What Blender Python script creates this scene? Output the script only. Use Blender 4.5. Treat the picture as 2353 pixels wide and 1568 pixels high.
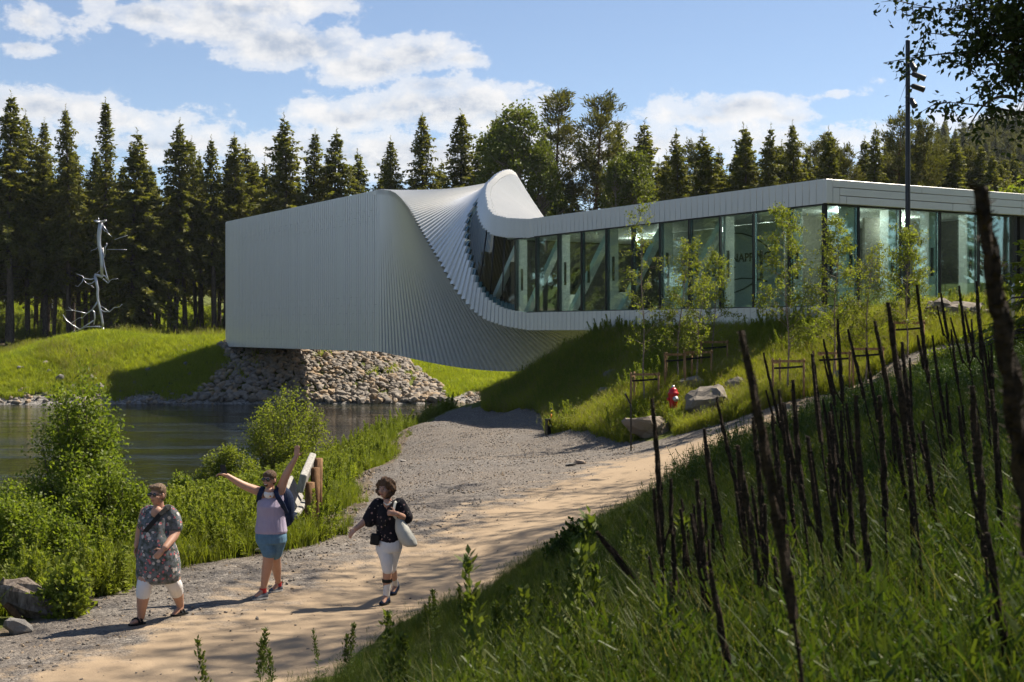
import bpy, bmesh, math, random
import numpy as np
from mathutils import Vector, Matrix, noise

for _o in list(bpy.data.objects):
    bpy.data.objects.remove(_o, do_unlink=True)
S = bpy.context.scene
COL = S.collection
rnd = random.Random(7)
R = np.random.default_rng(11)
rad = math.radians
F_, CX_, CY_ = 3127.0, 1176.5, 759.0          # lens in picture units, used only to measure where things stand

# ------------------------------------------------------------------ camera
cam_d = bpy.data.cameras.new('camera')
cam = bpy.data.objects.new('camera', cam_d); COL.objects.link(cam)
cam.location = (0, 0, 0); cam.rotation_euler = (rad(90), 0, 0)
cam_d.sensor_width = 36; cam_d.lens = 36 * F_ / 2353
cam_d.shift_y = -25 / 2353
cam_d.clip_start = 0.1; cam_d.clip_end = 3000
cam_d.dof.use_dof = True; cam_d.dof.focus_distance = 32; cam_d.dof.aperture_fstop = 8.0
S.camera = cam

# ------------------------------------------------------------------ sun, sky, exposure
SUN_AZ, SUN_EL = rad(57), rad(52)              # azimuth from +Y towards +X
sl = bpy.data.lights.new('sun', 'SUN'); sl.energy = 4.7; sl.angle = rad(0.53); sl.color = (1.0, 0.9, 0.74)
so = bpy.data.objects.new('sun', sl); COL.objects.link(so)
sun_dir = Vector((math.sin(SUN_AZ) * math.cos(SUN_EL), math.cos(SUN_AZ) * math.cos(SUN_EL), math.sin(SUN_EL)))
so.rotation_euler = sun_dir.to_track_quat('Z', 'Y').to_euler()
so.location = (40, 60, 60)
S.view_settings.view_transform = 'Standard'; S.view_settings.look = 'None'
S.view_settings.exposure = 1.1; S.view_settings.gamma = 1.0
S.view_settings.use_curve_mapping = False
S.render.engine = 'CYCLES'
S.cycles.max_bounces = 8; S.cycles.transparent_max_bounces = 12
S.cycles.diffuse_bounces = 3; S.cycles.glossy_bounces = 3; S.cycles.transmission_bounces = 4
S.cycles.sample_clamp_indirect = 6.0
S.cycles.use_denoising = True

class NT:
    """tiny helper to write node trees"""
    def __init__(s, tree): s.t = tree; s.n = tree.nodes; s.l = tree.links
    def node(s, typ, **kw):
        n = s.n.new(typ)
        for k, v in kw.items(): setattr(n, k, v)
        return n
    def lk(s, a, b): s.l.new(a, b)
    def setin(s, sock, v):
        if isinstance(v, bpy.types.NodeSocket): s.l.new(v, sock)
        elif v is not None:
            if hasattr(sock, 'default_value'):
                try: sock.default_value = v
                except Exception: sock.default_value = (v, v, v)
    def math(s, op, a, b=None, c=None, clamp=False):
        n = s.node('ShaderNodeMath', operation=op); n.use_clamp = clamp
        for i, x in enumerate((a, b, c)):
            if x is not None: s.setin(n.inputs[i], x)
        return n.outputs[0]
    def vmath(s, op, a, b=None):
        n = s.node('ShaderNodeVectorMath', operation=op)
        s.setin(n.inputs[0], a)
        if b is not None: s.setin(n.inputs[1], b)
        return n.outputs['Value'] if op in ('LENGTH', 'DOT_PRODUCT', 'DISTANCE') else n.outputs[0]
    def ramp(s, f, stops, interp='LINEAR'):
        n = s.node('ShaderNodeValToRGB'); r = n.color_ramp; r.interpolation = interp
        while len(r.elements) < len(stops): r.elements.new(0.5)
        for e, (p, c) in zip(r.elements, stops):
            e.position = p; e.color = (c, c, c, 1) if not hasattr(c, '__len__') else (*c, 1)[:4]
        s.setin(n.inputs[0], f); return n.outputs[0]
    def mix(s, f, a, b, blend='MIX'):
        n = s.node('ShaderNodeMix', data_type='RGBA', blend_type=blend)
        s.setin(n.inputs[0], f)
        for i, x in ((6, a), (7, b)):
            s.setin(n.inputs[i], (*x, 1) if isinstance(x, tuple) and len(x) == 3 else x)
        return n.outputs[2]
    def noise(s, vec, scale, detail=4, rough=0.5, dist=0.0, out=0):
        n = s.node('ShaderNodeTexNoise'); n.inputs['Scale'].default_value = scale
        n.inputs['Detail'].default_value = detail; n.inputs['Roughness'].default_value = rough
        n.inputs['Distortion'].default_value = dist
        if vec is not None: s.lk(vec, n.inputs['Vector'])
        return n.outputs[out]
    def voronoi(s, vec, scale, feature='F1', out='Distance', rand=1.0):
        n = s.node('ShaderNodeTexVoronoi', feature=feature); n.inputs['Scale'].default_value = scale
        n.inputs['Randomness'].default_value = rand
        if vec is not None: s.lk(vec, n.inputs['Vector'])
        return n.outputs[out]
    def mapping(s, vec, scale=(1, 1, 1), loc=(0, 0, 0), rot=(0, 0, 0)):
        n = s.node('ShaderNodeMapping'); s.lk(vec, n.inputs[0])
        n.inputs['Scale'].default_value = scale; n.inputs['Location'].default_value = loc; n.inputs['Rotation'].default_value = rot
        return n.outputs[0]
    def bump(s, h, strength=0.3, dist=0.02, normal=None):
        n = s.node('ShaderNodeBump'); n.inputs['Strength'].default_value = strength; n.inputs['Distance'].default_value = dist
        s.lk(h, n.inputs['Height'])
        if normal is not None: s.lk(normal, n.inputs['Normal'])
        return n.outputs[0]
    def obj(s): return s.node('ShaderNodeTexCoord').outputs['Object']
    def pos(s): return s.node('ShaderNodeNewGeometry').outputs['Position']
    def attr(s, name, out='Fac'):
        n = s.node('ShaderNodeAttribute'); n.attribute_name = name; return n.outputs[out]

# ------------------------------------------------------------------ world: daylight sky with cumulus
W = bpy.data.worlds.new('World'); S.world = W; W.use_nodes = True
wt = NT(W.node_tree); W.node_tree.nodes.clear()
SKY_STRENGTH = 0.12
sky = wt.node('ShaderNodeTexSky', sky_type='NISHITA'); sky.sun_disc = False
sky.sun_elevation = SUN_EL; sky.sun_rotation = SUN_AZ
sky.altitude = 200; sky.air_density = 0.9; sky.dust_density = 0.25; sky.ozone_density = 3.0
dirv = wt.node('ShaderNodeTexCoord').outputs['Generated']
sep = wt.node('ShaderNodeSeparateXYZ'); wt.lk(dirv, sep.inputs[0])
az = wt.math('ARCTAN2', sep.outputs[0], sep.outputs[1])
el = wt.math('ARCSINE', sep.outputs[2])
cmb = wt.node('ShaderNodeCombineXYZ'); wt.lk(az, cmb.inputs[0]); wt.lk(el, cmb.inputs[1])
ang = cmb.outputs[0]
# warp the outlines so the banks billow
w1 = wt.noise(wt.mapping(ang, (9, 13, 1)), 1.0, 3, 0.55, 0, 1)
w1 = wt.vmath('MULTIPLY', wt.vmath('SUBTRACT', w1, (0.5, 0.5, 0.5)), (0.06, 0.03, 0))
angw = wt.vmath('ADD', ang, w1)
def sky_at(x, y):
    a = math.atan((x - CX_) / F_); return a, math.atan((CY_ - y) / F_ * math.cos(a))
clouds = [  # centre in the sky (measured on the photo), half-widths, weight
    (330, 20, 130, 42, 1.0), (520, 55, 200, 70, 1.1), (680, 105, 240, 62, 1.2), (560, 5, 260, 40, 1.0), (870, 150, 170, 48, 1.0), (960, 130, 130, 62, 1.1),
    (1060, 148, 90, 26, .8), (985, 205, 130, 40, .85), (1010, 255, 330, 62, 1.05), (800, 262, 190, 45, .9), (1150, 262, 150, 45, .9),
    (60, 52, 95, 34, .85), (50, 100, 70, 26, .8), (90, 235, 240, 52, 1.0), (250, 270, 220, 50, .8), (400, 340, 420, 60, .75), (900, 360, 620, 75, .95),
    (1700, 240, 190, 42, .9), (1620, 262, 200, 32, .75), (1820, 258, 130, 22, .7), (1760, 320, 420, 55, .72), (1905, 213, 90, 16, .6), (2330, 300, 170, 40, .8), (1400, 330, 420, 60, .75),
    (2300, 395, 400, 40, .7),
    # the same kind of sky goes on outside the frame
    (-700, 150, 420, 90, 1.0), (-1500, 250, 500, 80, 1.0), (-450, 330, 500, 60, .8), (3100, 220, 420, 70, .9), (3700, 60, 400, 90, .9), (-2600, 120, 700, 120, 1.0)]
dens = None
for x, y, rx, ry, wgt in clouds:
    a, e = sky_at(x, y)
    d = wt.vmath('SUBTRACT', angw, (a, e, 0))
    d = wt.vmath('MULTIPLY', d, (F_ / rx, F_ / ry, 0))
    d = wt.math('MULTIPLY', wt.math('SUBTRACT', 1.12, wt.vmath('LENGTH', d)), wgt)
    dens = d if dens is None else wt.math('SMOOTH_MAX', dens, d, 0.25)
dens = wt.math('MAXIMUM', dens, -0.9)
n1 = wt.noise(wt.mapping(ang, (24, 36, 1), (3, 1, 0)), 1.0, 12, 0.66)
n2 = wt.noise(wt.mapping(ang, (24, 36, 1), (3.0 - 0.16, 1.0 - 0.22, 0)), 1.0, 12, 0.66)
field = wt.math('ADD', dens, wt.math('MULTIPLY', wt.math('SUBTRACT', n1, 0.5), 2.7))
cover = wt.ramp(wt.math('ADD', wt.math('MULTIPLY', field, 0.5), 0.20), [(0.24, 0.0), (0.40, 0.62), (0.64, 0.98)], 'EASE')
# self shadow: thick cores go grey, the side towards the sun stays white
core = wt.ramp(wt.math('MULTIPLY', dens, 0.6), [(0.22, 0.0), (0.66, 1.0)], 'EASE')
lit = wt.math('ADD', wt.math('MULTIPLY', wt.math('SUBTRACT', n1, n2), 3.2), 0.5, clamp=True)
shade = wt.math('MULTIPLY', core, wt.math('SUBTRACT', 1.15, wt.math('MULTIPLY', lit, 0.95)), clamp=True)
hi = tuple(v / SKY_STRENGTH for v in (0.475, 0.463, 0.452)); lo = tuple(v / SKY_STRENGTH for v in (0.235, 0.265, 0.315))
ccol = wt.mix(shade, hi, lo)
bw = wt.node('ShaderNodeRGBToBW'); wt.lk(sky.outputs[0], bw.inputs[0])
skyc = wt.mix(1.0, wt.mix(0.22, sky.outputs[0], bw.outputs[0]), (0.53, 0.55, 0.575), 'MULTIPLY')
final = wt.mix(wt.math('MULTIPLY', cover, 0.94), skyc, ccol)
bg = wt.node('ShaderNodeBackground'); wt.lk(final, bg.inputs[0]); bg.inputs[1].default_value = SKY_STRENGTH
wo = wt.node('ShaderNodeOutputWorld'); wt.lk(bg.outputs[0], wo.inputs[0])

# ------------------------------------------------------------------ object helpers
def tag(o, label=None, cat=None, group=None, kind=None):
    if label: o['label'] = label
    if cat: o['category'] = cat
    if group: o['group'] = group
    if kind: o['kind'] = kind
    return o
def empty(name, loc=(0, 0, 0), rz=0.0, parent=None):
    o = bpy.data.objects.new(name, None); COL.objects.link(o); o.empty_display_size = 0.2
    o.location = loc; o.rotation_euler = (0, 0, rz)
    if parent: o.parent = parent
    return o
def link(name, me, parent=None, loc=None, rot=None, scale=None):
    o = bpy.data.objects.new(name, me); COL.objects.link(o)
    if parent: o.parent = parent
    if loc is not None: o.location = loc
    if rot is not None: o.rotation_euler = rot
    if scale is not None: o.scale = scale
    return o
def mesh_np(name, v, f, m=None, smooth=False):
    """v (N,3); f (M,k) array of one face size, or list of faces"""
    me = bpy.data.meshes.new(name)
    if isinstance(f, np.ndarray):
        k = f.shape[1]
        me.vertices.add(len(v)); me.vertices.foreach_set('co', np.asarray(v, np.float32).ravel())
        me.loops.add(f.size); me.loops.foreach_set('vertex_index', f.astype(np.int32).ravel())
        me.polygons.add(len(f)); me.polygons.foreach_set('loop_start', np.arange(0, f.size, k, dtype=np.int32))
        me.polygons.foreach_set('loop_total', np.full(len(f), k, np.int32))
        me.update(calc_edges=True)
    else:
        me.from_pydata([tuple(x) for x in v], [], f)
    if smooth:
        me.polygons.foreach_set('use_smooth', np.ones(len(me.polygons), bool))
    if m: me.materials.append(m)
    return me

class MB:
    def __init__(s): s.v = []; s.f = []; s.sm = []
    def add(s, vs, fs, smooth=False):
        b = len(s.v); s.v += [tuple(x) for x in vs]
        for f in fs: s.f.append(tuple(i + b for i in f)); s.sm.append(smooth)
        return s
    def box(s, c, size, rot=None):
        hx, hy, hz = (x / 2 for x in size)
        vs = [Vector((x, y, z)) for x in (-hx, hx) for y in (-hy, hy) for z in (-hz, hz)]
        if rot is not None: vs = [rot @ v for v in vs]
        c = Vector(c); vs = [v + c for v in vs]
        return s.add(vs, [(0, 1, 3, 2), (4, 6, 7, 5), (0, 4, 5, 1), (2, 3, 7, 6), (0, 2, 6, 4), (1, 5, 7, 3)])
    def hexa(s, p):      # 8 corners: bottom ring 0-3, top ring 4-7
        return s.add(p, [(3, 2, 1, 0), (4, 5, 6, 7), (0, 1, 5, 4), (1, 2, 6, 5), (2, 3, 7, 6), (3, 0, 4, 7)])
    def beam(s, a, b, w, h, up=(0, 0, 1)):
        a, b = Vector(a), Vector(b); d = (b - a).normalized(); sd = d.cross(Vector(up))
        if sd.length < 1e-4: sd = d.cross(Vector((1, 0, 0)))
        sd.normalize(); u = sd.cross(d)
        p = [q + sd * (sx * w / 2) + u * (sz * h / 2) for q in (a, b) for sx, sz in ((-1, -1), (1, -1), (1, 1), (-1, 1))]
        return s.hexa(p)
    def tube(s, pts, r, n=8, cap=True, smooth=True):
        pts = [Vector(p) for p in pts]
        if not hasattr(r, '__len__'): r = [r] * len(pts)
        rings = []; prev = None
        for i, p in enumerate(pts):
            d = (pts[min(i + 1, len(pts) - 1)] - pts[max(i - 1, 0)]).normalized()
            if prev is None:
                x = d.cross(Vector((0, 0, 1)))
                if x.length < 0.05: x = d.cross(Vector((1, 0, 0)))
            else: x = prev - d * prev.dot(d)
            if x.length < 1e-5: x = d.orthogonal()
            x.normalize(); prev = x; y = d.cross(x)
            rings.append([p + (x * math.cos(2 * math.pi * k / n) + y * math.sin(2 * math.pi * k / n)) * r[i] for k in range(n)])
        vs = [v for q in rings for v in q]
        fs = [(i * n + k, i * n + (k + 1) % n, (i + 1) * n + (k + 1) % n, (i + 1) * n + k) for i in range(len(pts) - 1) for k in range(n)]
        if cap: fs += [tuple(range(n - 1, -1, -1)), tuple((len(pts) - 1) * n + k for k in range(n))]
        return s.add(vs, fs, smooth)
    def rings(s, rings, cap=True, smooth=True, close=True):   # list of rings (same length)
        n = len(rings[0]); vs = [v for q in rings for v in q]
        fs = [(i * n + k, i * n + (k + 1) % n, (i + 1) * n + (k + 1) % n, (i + 1) * n + k)
              for i in range(len(rings) - 1) for k in range(n if close else n - 1)]
        if cap: fs += [tuple(range(n - 1, -1, -1)), tuple((len(rings) - 1) * n + k for k in range(n))]
        return s.add(vs, fs, smooth)
    def lathe(s, prof, n=20, c=(0, 0, 0), axis=None, smooth=True, cap=True):
        q = Matrix.Identity(3) if axis is None else Vector((0, 0, 1)).rotation_difference(Vector(axis)).to_matrix()
        c = Vector(c)
        rg = [[c + q @ Vector((r * math.cos(2 * math.pi * k / n), r * math.sin(2 * math.pi * k / n), z)) for k in range(n)] for r, z in prof]
        return s.rings(rg, cap, smooth)
    def ball(s, c, r, n=12, m=8, rot=None):
        if not hasattr(r, '__len__'): r = (r, r, r)
        c = Vector(c); rg = []
        for i in range(m + 1):
            ph = math.pi * (0.02 + 0.96 * i / m) - math.pi / 2; q = []
            for k in range(n):
                t = 2 * math.pi * k / n
                v = Vector((r[0] * math.cos(ph) * math.cos(t), r[1] * math.cos(ph) * math.sin(t), r[2] * math.sin(ph)))
                if rot is not None: v = rot @ v
                q.append(c + v)
            rg.append(q)
        return s.rings(rg)
    def mesh(s, name, m=None):
        me = bpy.data.meshes.new(name); me.from_pydata(s.v, [], s.f)
        me.polygons.foreach_set('use_smooth', s.sm); me.update()
        if m: me.materials.append(m)
        return me
    def build(s, name, m=None, parent=None, loc=None, rot=None):
        return link(name, s.mesh(name, m), parent, loc, rot)

def bevel(o, w=0.01, seg=2):
    md = o.modifiers.new('bevel', 'BEVEL'); md.width = w; md.segments = seg; md.limit_method = 'ANGLE'; return o
def copy_tree(o, parent=None):
    c = o.copy(); COL.objects.link(c)
    if parent: c.parent = parent
    for ch in list(o.children): copy_tree(ch, c)
    return c
def leaf_quads(p, d, nrm, ln, wd):
    """rhombic leaves: p base (N,3), d direction, nrm approx normal, ln length, wd width -> verts, quads"""
    d = d / np.maximum(np.linalg.norm(d, axis=1, keepdims=True), 1e-6)
    sd = np.cross(d, nrm); sd /= np.maximum(np.linalg.norm(sd, axis=1, keepdims=True), 1e-6)
    nn = np.cross(sd, d)
    ln = np.asarray(ln).reshape(-1, 1) * np.ones((len(p), 1)); wd = np.asarray(wd).reshape(-1, 1) * np.ones((len(p), 1))
    a = p; b = p + d * ln * 0.45 + sd * wd * 0.5 + nn * ln * 0.08
    c = p + d * ln; e = p + d * ln * 0.45 - sd * wd * 0.5 + nn * ln * 0.08
    v = np.stack([a, b, c, e], 1).reshape(-1, 3)
    f = np.arange(len(p) * 4).reshape(-1, 4)
    return v, f
def unit(n, rg=R):
    v = rg.normal(size=(n, 3)); return v / np.linalg.norm(v, axis=1, keepdims=True)

# ------------------------------------------------------------------ materials
def new_mat(name):
    m = bpy.data.materials.new(name); m.use_nodes = True; t = NT(m.node_tree); m.node_tree.nodes.clear()
    out = t.node('ShaderNodeOutputMaterial'); return m, t, out
def principled(t, out, **kw):
    b = t.node('ShaderNodeBsdfPrincipled')
    for k, v in kw.items():
        key = k.replace('_', ' ')
        t.setin(b.inputs[key], (*v, 1) if isinstance(v, tuple) and len(v) == 3 and 'Color' in key else v)
    if out: t.lk(b.outputs[0], out.inputs[0])
    return b
def plain(name, col, rough=0.6, metal=0.0, var=0.12, scale=8.0, bump=0.0, spec=0.4):
    m, t, out = new_mat(name); o = t.obj()
    n = t.noise(o, scale, 5, 0.6)
    c = t.mix(n, tuple(x * (1 - var) for x in col), tuple(min(1, x * (1 + var)) for x in col))
    b = principled(t, out, Base_Color=c, Metallic=metal, Specular_IOR_Level=spec)
    t.lk(t.math('ADD', t.math('MULTIPLY', n, 0.2), rough - 0.1), b.inputs['Roughness'])
    if bump: t.lk(t.bump(t.noise(o, scale * 6, 5, 0.6), bump, 0.01), b.inputs['Normal'])
    return m
def leafy(name, c1, c2, trans=0.45, rough=0.5, tint=1.0):
    """leaf or blade: reflects and lets light through; each leaf its own shade"""
    m, t, out = new_mat(name)
    g = t.node('ShaderNodeNewGeometry'); oi = t.node('ShaderNodeObjectInfo')
    r = t.math('FRACT', t.math('ADD', g.outputs['Random Per Island'], oi.outputs['Random']))
    big = t.noise(t.pos(), 0.35, 3, 0.5)
    f = t.math('ADD', t.math('MULTIPLY', r, 0.65), t.math('MULTIPLY', t.math('SUBTRACT', big, 0.32), 0.9), clamp=True)
    c = t.mix(f, c1, c2)
    b = principled(t, None, Base_Color=c, Roughness=rough, Specular_IOR_Level=0.18)
    tr = t.node('ShaderNodeBsdfTranslucent')
    t.lk(t.mix(1.0, c, (1.5 * tint, 1.55 * tint, 0.55 * tint), 'MULTIPLY'), tr.inputs[0])
    mx = t.node('ShaderNodeMixShader'); mx.inputs[0].default_value = trans
    t.lk(b.outputs[0], mx.inputs[1]); t.lk(tr.outputs[0], mx.inputs[2]); t.lk(mx.outputs[0], out.inputs[0])
    return m

M = {}
M['spruce'] = leafy('spruce_needles', (0.060, 0.072, 0.018), (0.175, 0.165, 0.042), 0.42, 0.6)
M['pine'] = leafy('pine_needles', (0.055, 0.064, 0.022), (0.140, 0.130, 0.042), 0.36, 0.6)
M['birch'] = leafy('birch_leaves', (0.105, 0.140, 0.022), (0.215, 0.235, 0.045), 0.5)
M['birch_old'] = leafy('old_birch_leaves', (0.060, 0.085, 0.016), (0.140, 0.155, 0.034), 0.42)
M['alder'] = leafy('shrub_leaves', (0.085, 0.130, 0.020), (0.200, 0.235, 0.040), 0.5, 0.5)
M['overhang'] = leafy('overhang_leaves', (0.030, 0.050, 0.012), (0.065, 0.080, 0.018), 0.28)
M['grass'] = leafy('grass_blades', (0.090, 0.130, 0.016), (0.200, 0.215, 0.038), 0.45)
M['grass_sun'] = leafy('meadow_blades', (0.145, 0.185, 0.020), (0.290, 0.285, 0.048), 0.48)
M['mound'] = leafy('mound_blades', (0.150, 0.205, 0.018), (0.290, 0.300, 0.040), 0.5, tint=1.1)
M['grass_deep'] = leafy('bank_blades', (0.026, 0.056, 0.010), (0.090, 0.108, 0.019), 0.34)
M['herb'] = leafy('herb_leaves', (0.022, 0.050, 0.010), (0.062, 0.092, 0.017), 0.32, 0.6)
M['weed'] = leafy('weed_leaves', (0.120, 0.165, 0.024), (0.230, 0.250, 0.050), 0.45, 0.6)
M['dock'] = leafy('dock_seed', (0.050, 0.085, 0.016), (0.120, 0.140, 0.035), 0.35, 0.6)
M['dry'] = leafy('dry_grass', (0.16, 0.14, 0.06), (0.28, 0.24, 0.11), 0.3)

def bark(name, c1, c2, scale=3.0, stretch=0.25):
    m, t, out = new_mat(name); o = t.obj()
    v = t.mapping(o, (1, 1, stretch))
    n = t.noise(v, scale * 4, 6, 0.65)
    c = t.mix(t.ramp(n, [(0.35, 0.0), (0.65, 1.0)]), c1, c2)
    b = principled(t, out, Base_Color=c, Roughness=0.9, Specular_IOR_Level=0.2)
    t.lk(t.bump(n, 0.6, 0.03), b.inputs['Normal']); return m
M['bark'] = bark('spruce_bark', (0.045, 0.035, 0.028), (0.13, 0.10, 0.085))
M['bark_pine'] = bark('pine_bark', (0.08, 0.045, 0.025), (0.20, 0.115, 0.06))
M['bark_birch'] = bark('birch_bark', (0.10, 0.075, 0.06), (0.34, 0.28, 0.23), 5, 1.5)
M['twig'] = bark('twig_bark', (0.06, 0.045, 0.03), (0.15, 0.12, 0.085), 6)
M['deadwood'] = bark('weathered_wood', (0.06, 0.045, 0.035), (0.24, 0.20, 0.17), 4, 0.3)
M['mullein'] = bark('dead_mullein', (0.010, 0.007, 0.005), (0.050, 0.032, 0.019), 14, 1.0)
M['stake'] = bark('stake_wood', (0.16, 0.095, 0.045), (0.34, 0.22, 0.12), 3, 0.2)
M['benchwood'] = bark('bench_wood', (0.10, 0.055, 0.028), (0.26, 0.15, 0.08), 3, 0.25)
M['benchgrey'] = bark('greyed_wood', (0.20, 0.19, 0.175), (0.40, 0.39, 0.37), 5, 0.2)

def rock_mat(name, c1, c2, c3, scale=1.6):
    m, t, out = new_mat(name)
    o = t.obj(); oi = t.node('ShaderNodeObjectInfo'); g = t.node('ShaderNodeNewGeometry')
    r = t.math('FRACT', t.math('ADD', oi.outputs['Random'], g.outputs['Random Per Island']))
    n = t.noise(o, scale * 3, 7, 0.65); n2 = t.noise(o, scale * 14, 4, 0.6)
    c = t.mix(t.math('ADD', t.math('MULTIPLY', n, 0.6), t.math('MULTIPLY', r, 0.5), clamp=True), c1, c2)
    c = t.mix(t.ramp(r, [(0.62, 0.0), (0.9, 0.75)]), c, c3)
    c = t.mix(t.ramp(n2, [(0.62, 0.0), (0.72, 0.5)]), c, tuple(x * 0.45 for x in c1))
    b = principled(t, out, Base_Color=c, Roughness=0.85, Specular_IOR_Level=0.3)
    t.lk(t.bump(t.math('ADD', n, t.math('MULTIPLY', n2, 0.4)), 0.5, 0.06), b.inputs['Normal']); return m
M['rock'] = rock_mat('field_rock', (0.12, 0.11, 0.10), (0.30, 0.28, 0.26), (0.26, 0.19, 0.14))
M['riprap'] = rock_mat('riprap_stone', (0.10, 0.088, 0.078), (0.34, 0.30, 0.26), (0.32, 0.225, 0.135))
M['boulder'] = rock_mat('boulder_granite', (0.10, 0.085, 0.07), (0.23, 0.20, 0.17), (0.21, 0.165, 0.12), 0.9)

# painted aluminium cladding
m, t, out = new_mat('white_cladding'); o = t.obj()
n = t.noise(o, 0.8, 4, 0.6); r_ = t.node('ShaderNodeObjectInfo').outputs['Random']
c = t.mix(t.math('ADD', t.math('MULTIPLY', n, 0.5), t.math('MULTIPLY', r_, 0.5)), (0.80, 0.79, 0.765), (0.86, 0.85, 0.83))
st = t.noise(t.mapping(o, (7, 7, 0.5)), 1.0, 4, 0.6)
c = t.mix(t.ramp(st, [(0.55, 0.0), (0.8, 0.16)]), c, (0.55, 0.55, 0.52))
b = principled(t, out, Base_Color=c, Roughness=0.36, Metallic=0.25, Specular_IOR_Level=0.5)
M['clad'] = m
M['liner'] = plain('dark_liner', (0.05, 0.055, 0.055), 0.7)
M['frame'] = plain('black_frame', (0.012, 0.013, 0.014), 0.4)
M['white_paint'] = plain('white_paint', (0.74, 0.75, 0.74), 0.45, var=0.05)
M['floor_in'] = plain('pale_floor', (0.36, 0.35, 0.32), 0.35, var=0.06)
M['ceiling'] = plain('pale_ceiling', (0.52, 0.53, 0.52), 0.6, var=0.04)
M['inner_wall'] = plain('grey_inner_wall', (0.20, 0.185, 0.155), 0.7, var=0.06)
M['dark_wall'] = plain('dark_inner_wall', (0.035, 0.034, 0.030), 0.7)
M['plaster'] = plain('white_plaster', (0.55, 0.56, 0.55), 0.7, var=0.03)
M['print'] = plain('dark_lettering', (0.022, 0.010, 0.008), 0.6)
M['bronze'] = plain('dark_bronze', (0.03, 0.026, 0.022), 0.45, 0.3)
M['concrete'] = plain('concrete', (0.30, 0.29, 0.27), 0.8, var=0.15, bump=0.2)
# tinted glass sheet: lets light through greenish and mirrors by angle
def glass(name, tint, f0, f1):
    m, t, out = new_mat(name)
    tr = t.node('ShaderNodeBsdfTransparent'); tr.inputs[0].default_value = (*tint, 1)
    gl = t.node('ShaderNodeBsdfGlossy'); gl.inputs['Roughness'].default_value = 0.012
    gl.inputs[0].default_value = (0.92, 1.0, 0.97, 1)
    nz = t.noise(t.mapping(t.obj(), (0.5, 0.5, 0.5)), 1.2, 2, 0.5)
    t.lk(t.bump(nz, 0.02, 0.05), gl.inputs['Normal'])
    lw = t.node('ShaderNodeLayerWeight'); lw.inputs[0].default_value = 0.35
    f = t.math('ADD', t.math('MULTIPLY', lw.outputs['Fresnel'], f1), f0, clamp=True)
    mx = t.node('ShaderNodeMixShader'); t.lk(f, mx.inputs[0]); t.lk(tr.outputs[0], mx.inputs[1]); t.lk(gl.outputs[0], mx.inputs[2])
    t.lk(mx.outputs[0], out.inputs[0]); return m
M['glass'] = glass('facade_glass', (0.80, 0.935, 0.905), 0.045, 0.40)
M['glass_edge'] = plain('teal_glass_edge', (0.03, 0.10, 0.13), 0.12, spec=0.8)
M['steel_pole'] = plain('grey_pole', (0.04, 0.042, 0.048), 0.4, 0.4)
M['black_metal'] = plain('black_metal', (0.012, 0.012, 0.014), 0.45, 0.2)
M['silver'] = plain('brushed_steel', (0.52, 0.53, 0.56), 0.38, 0.75, var=0.2, scale=6)
M['red'] = plain('red_paint', (0.42, 0.012, 0.020), 0.32, var=0.15)
M['zinc'] = plain('zinc_grey', (0.42, 0.43, 0.44), 0.4, 0.5)
M['strap'] = plain('black_strap', (0.012, 0.012, 0.012), 0.8)
M['yellow'] = plain('reflex_yellow', (0.75, 0.62, 0.03), 0.4)
M['orange'] = plain('reflex_orange', (0.65, 0.23, 0.02), 0.4)
M['bluegrey'] = plain('blue_grey_paint', (0.14, 0.19, 0.26), 0.6)
M['tarp'] = plain('faded_blue_cloth', (0.08, 0.12, 0.18), 0.7)
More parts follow.
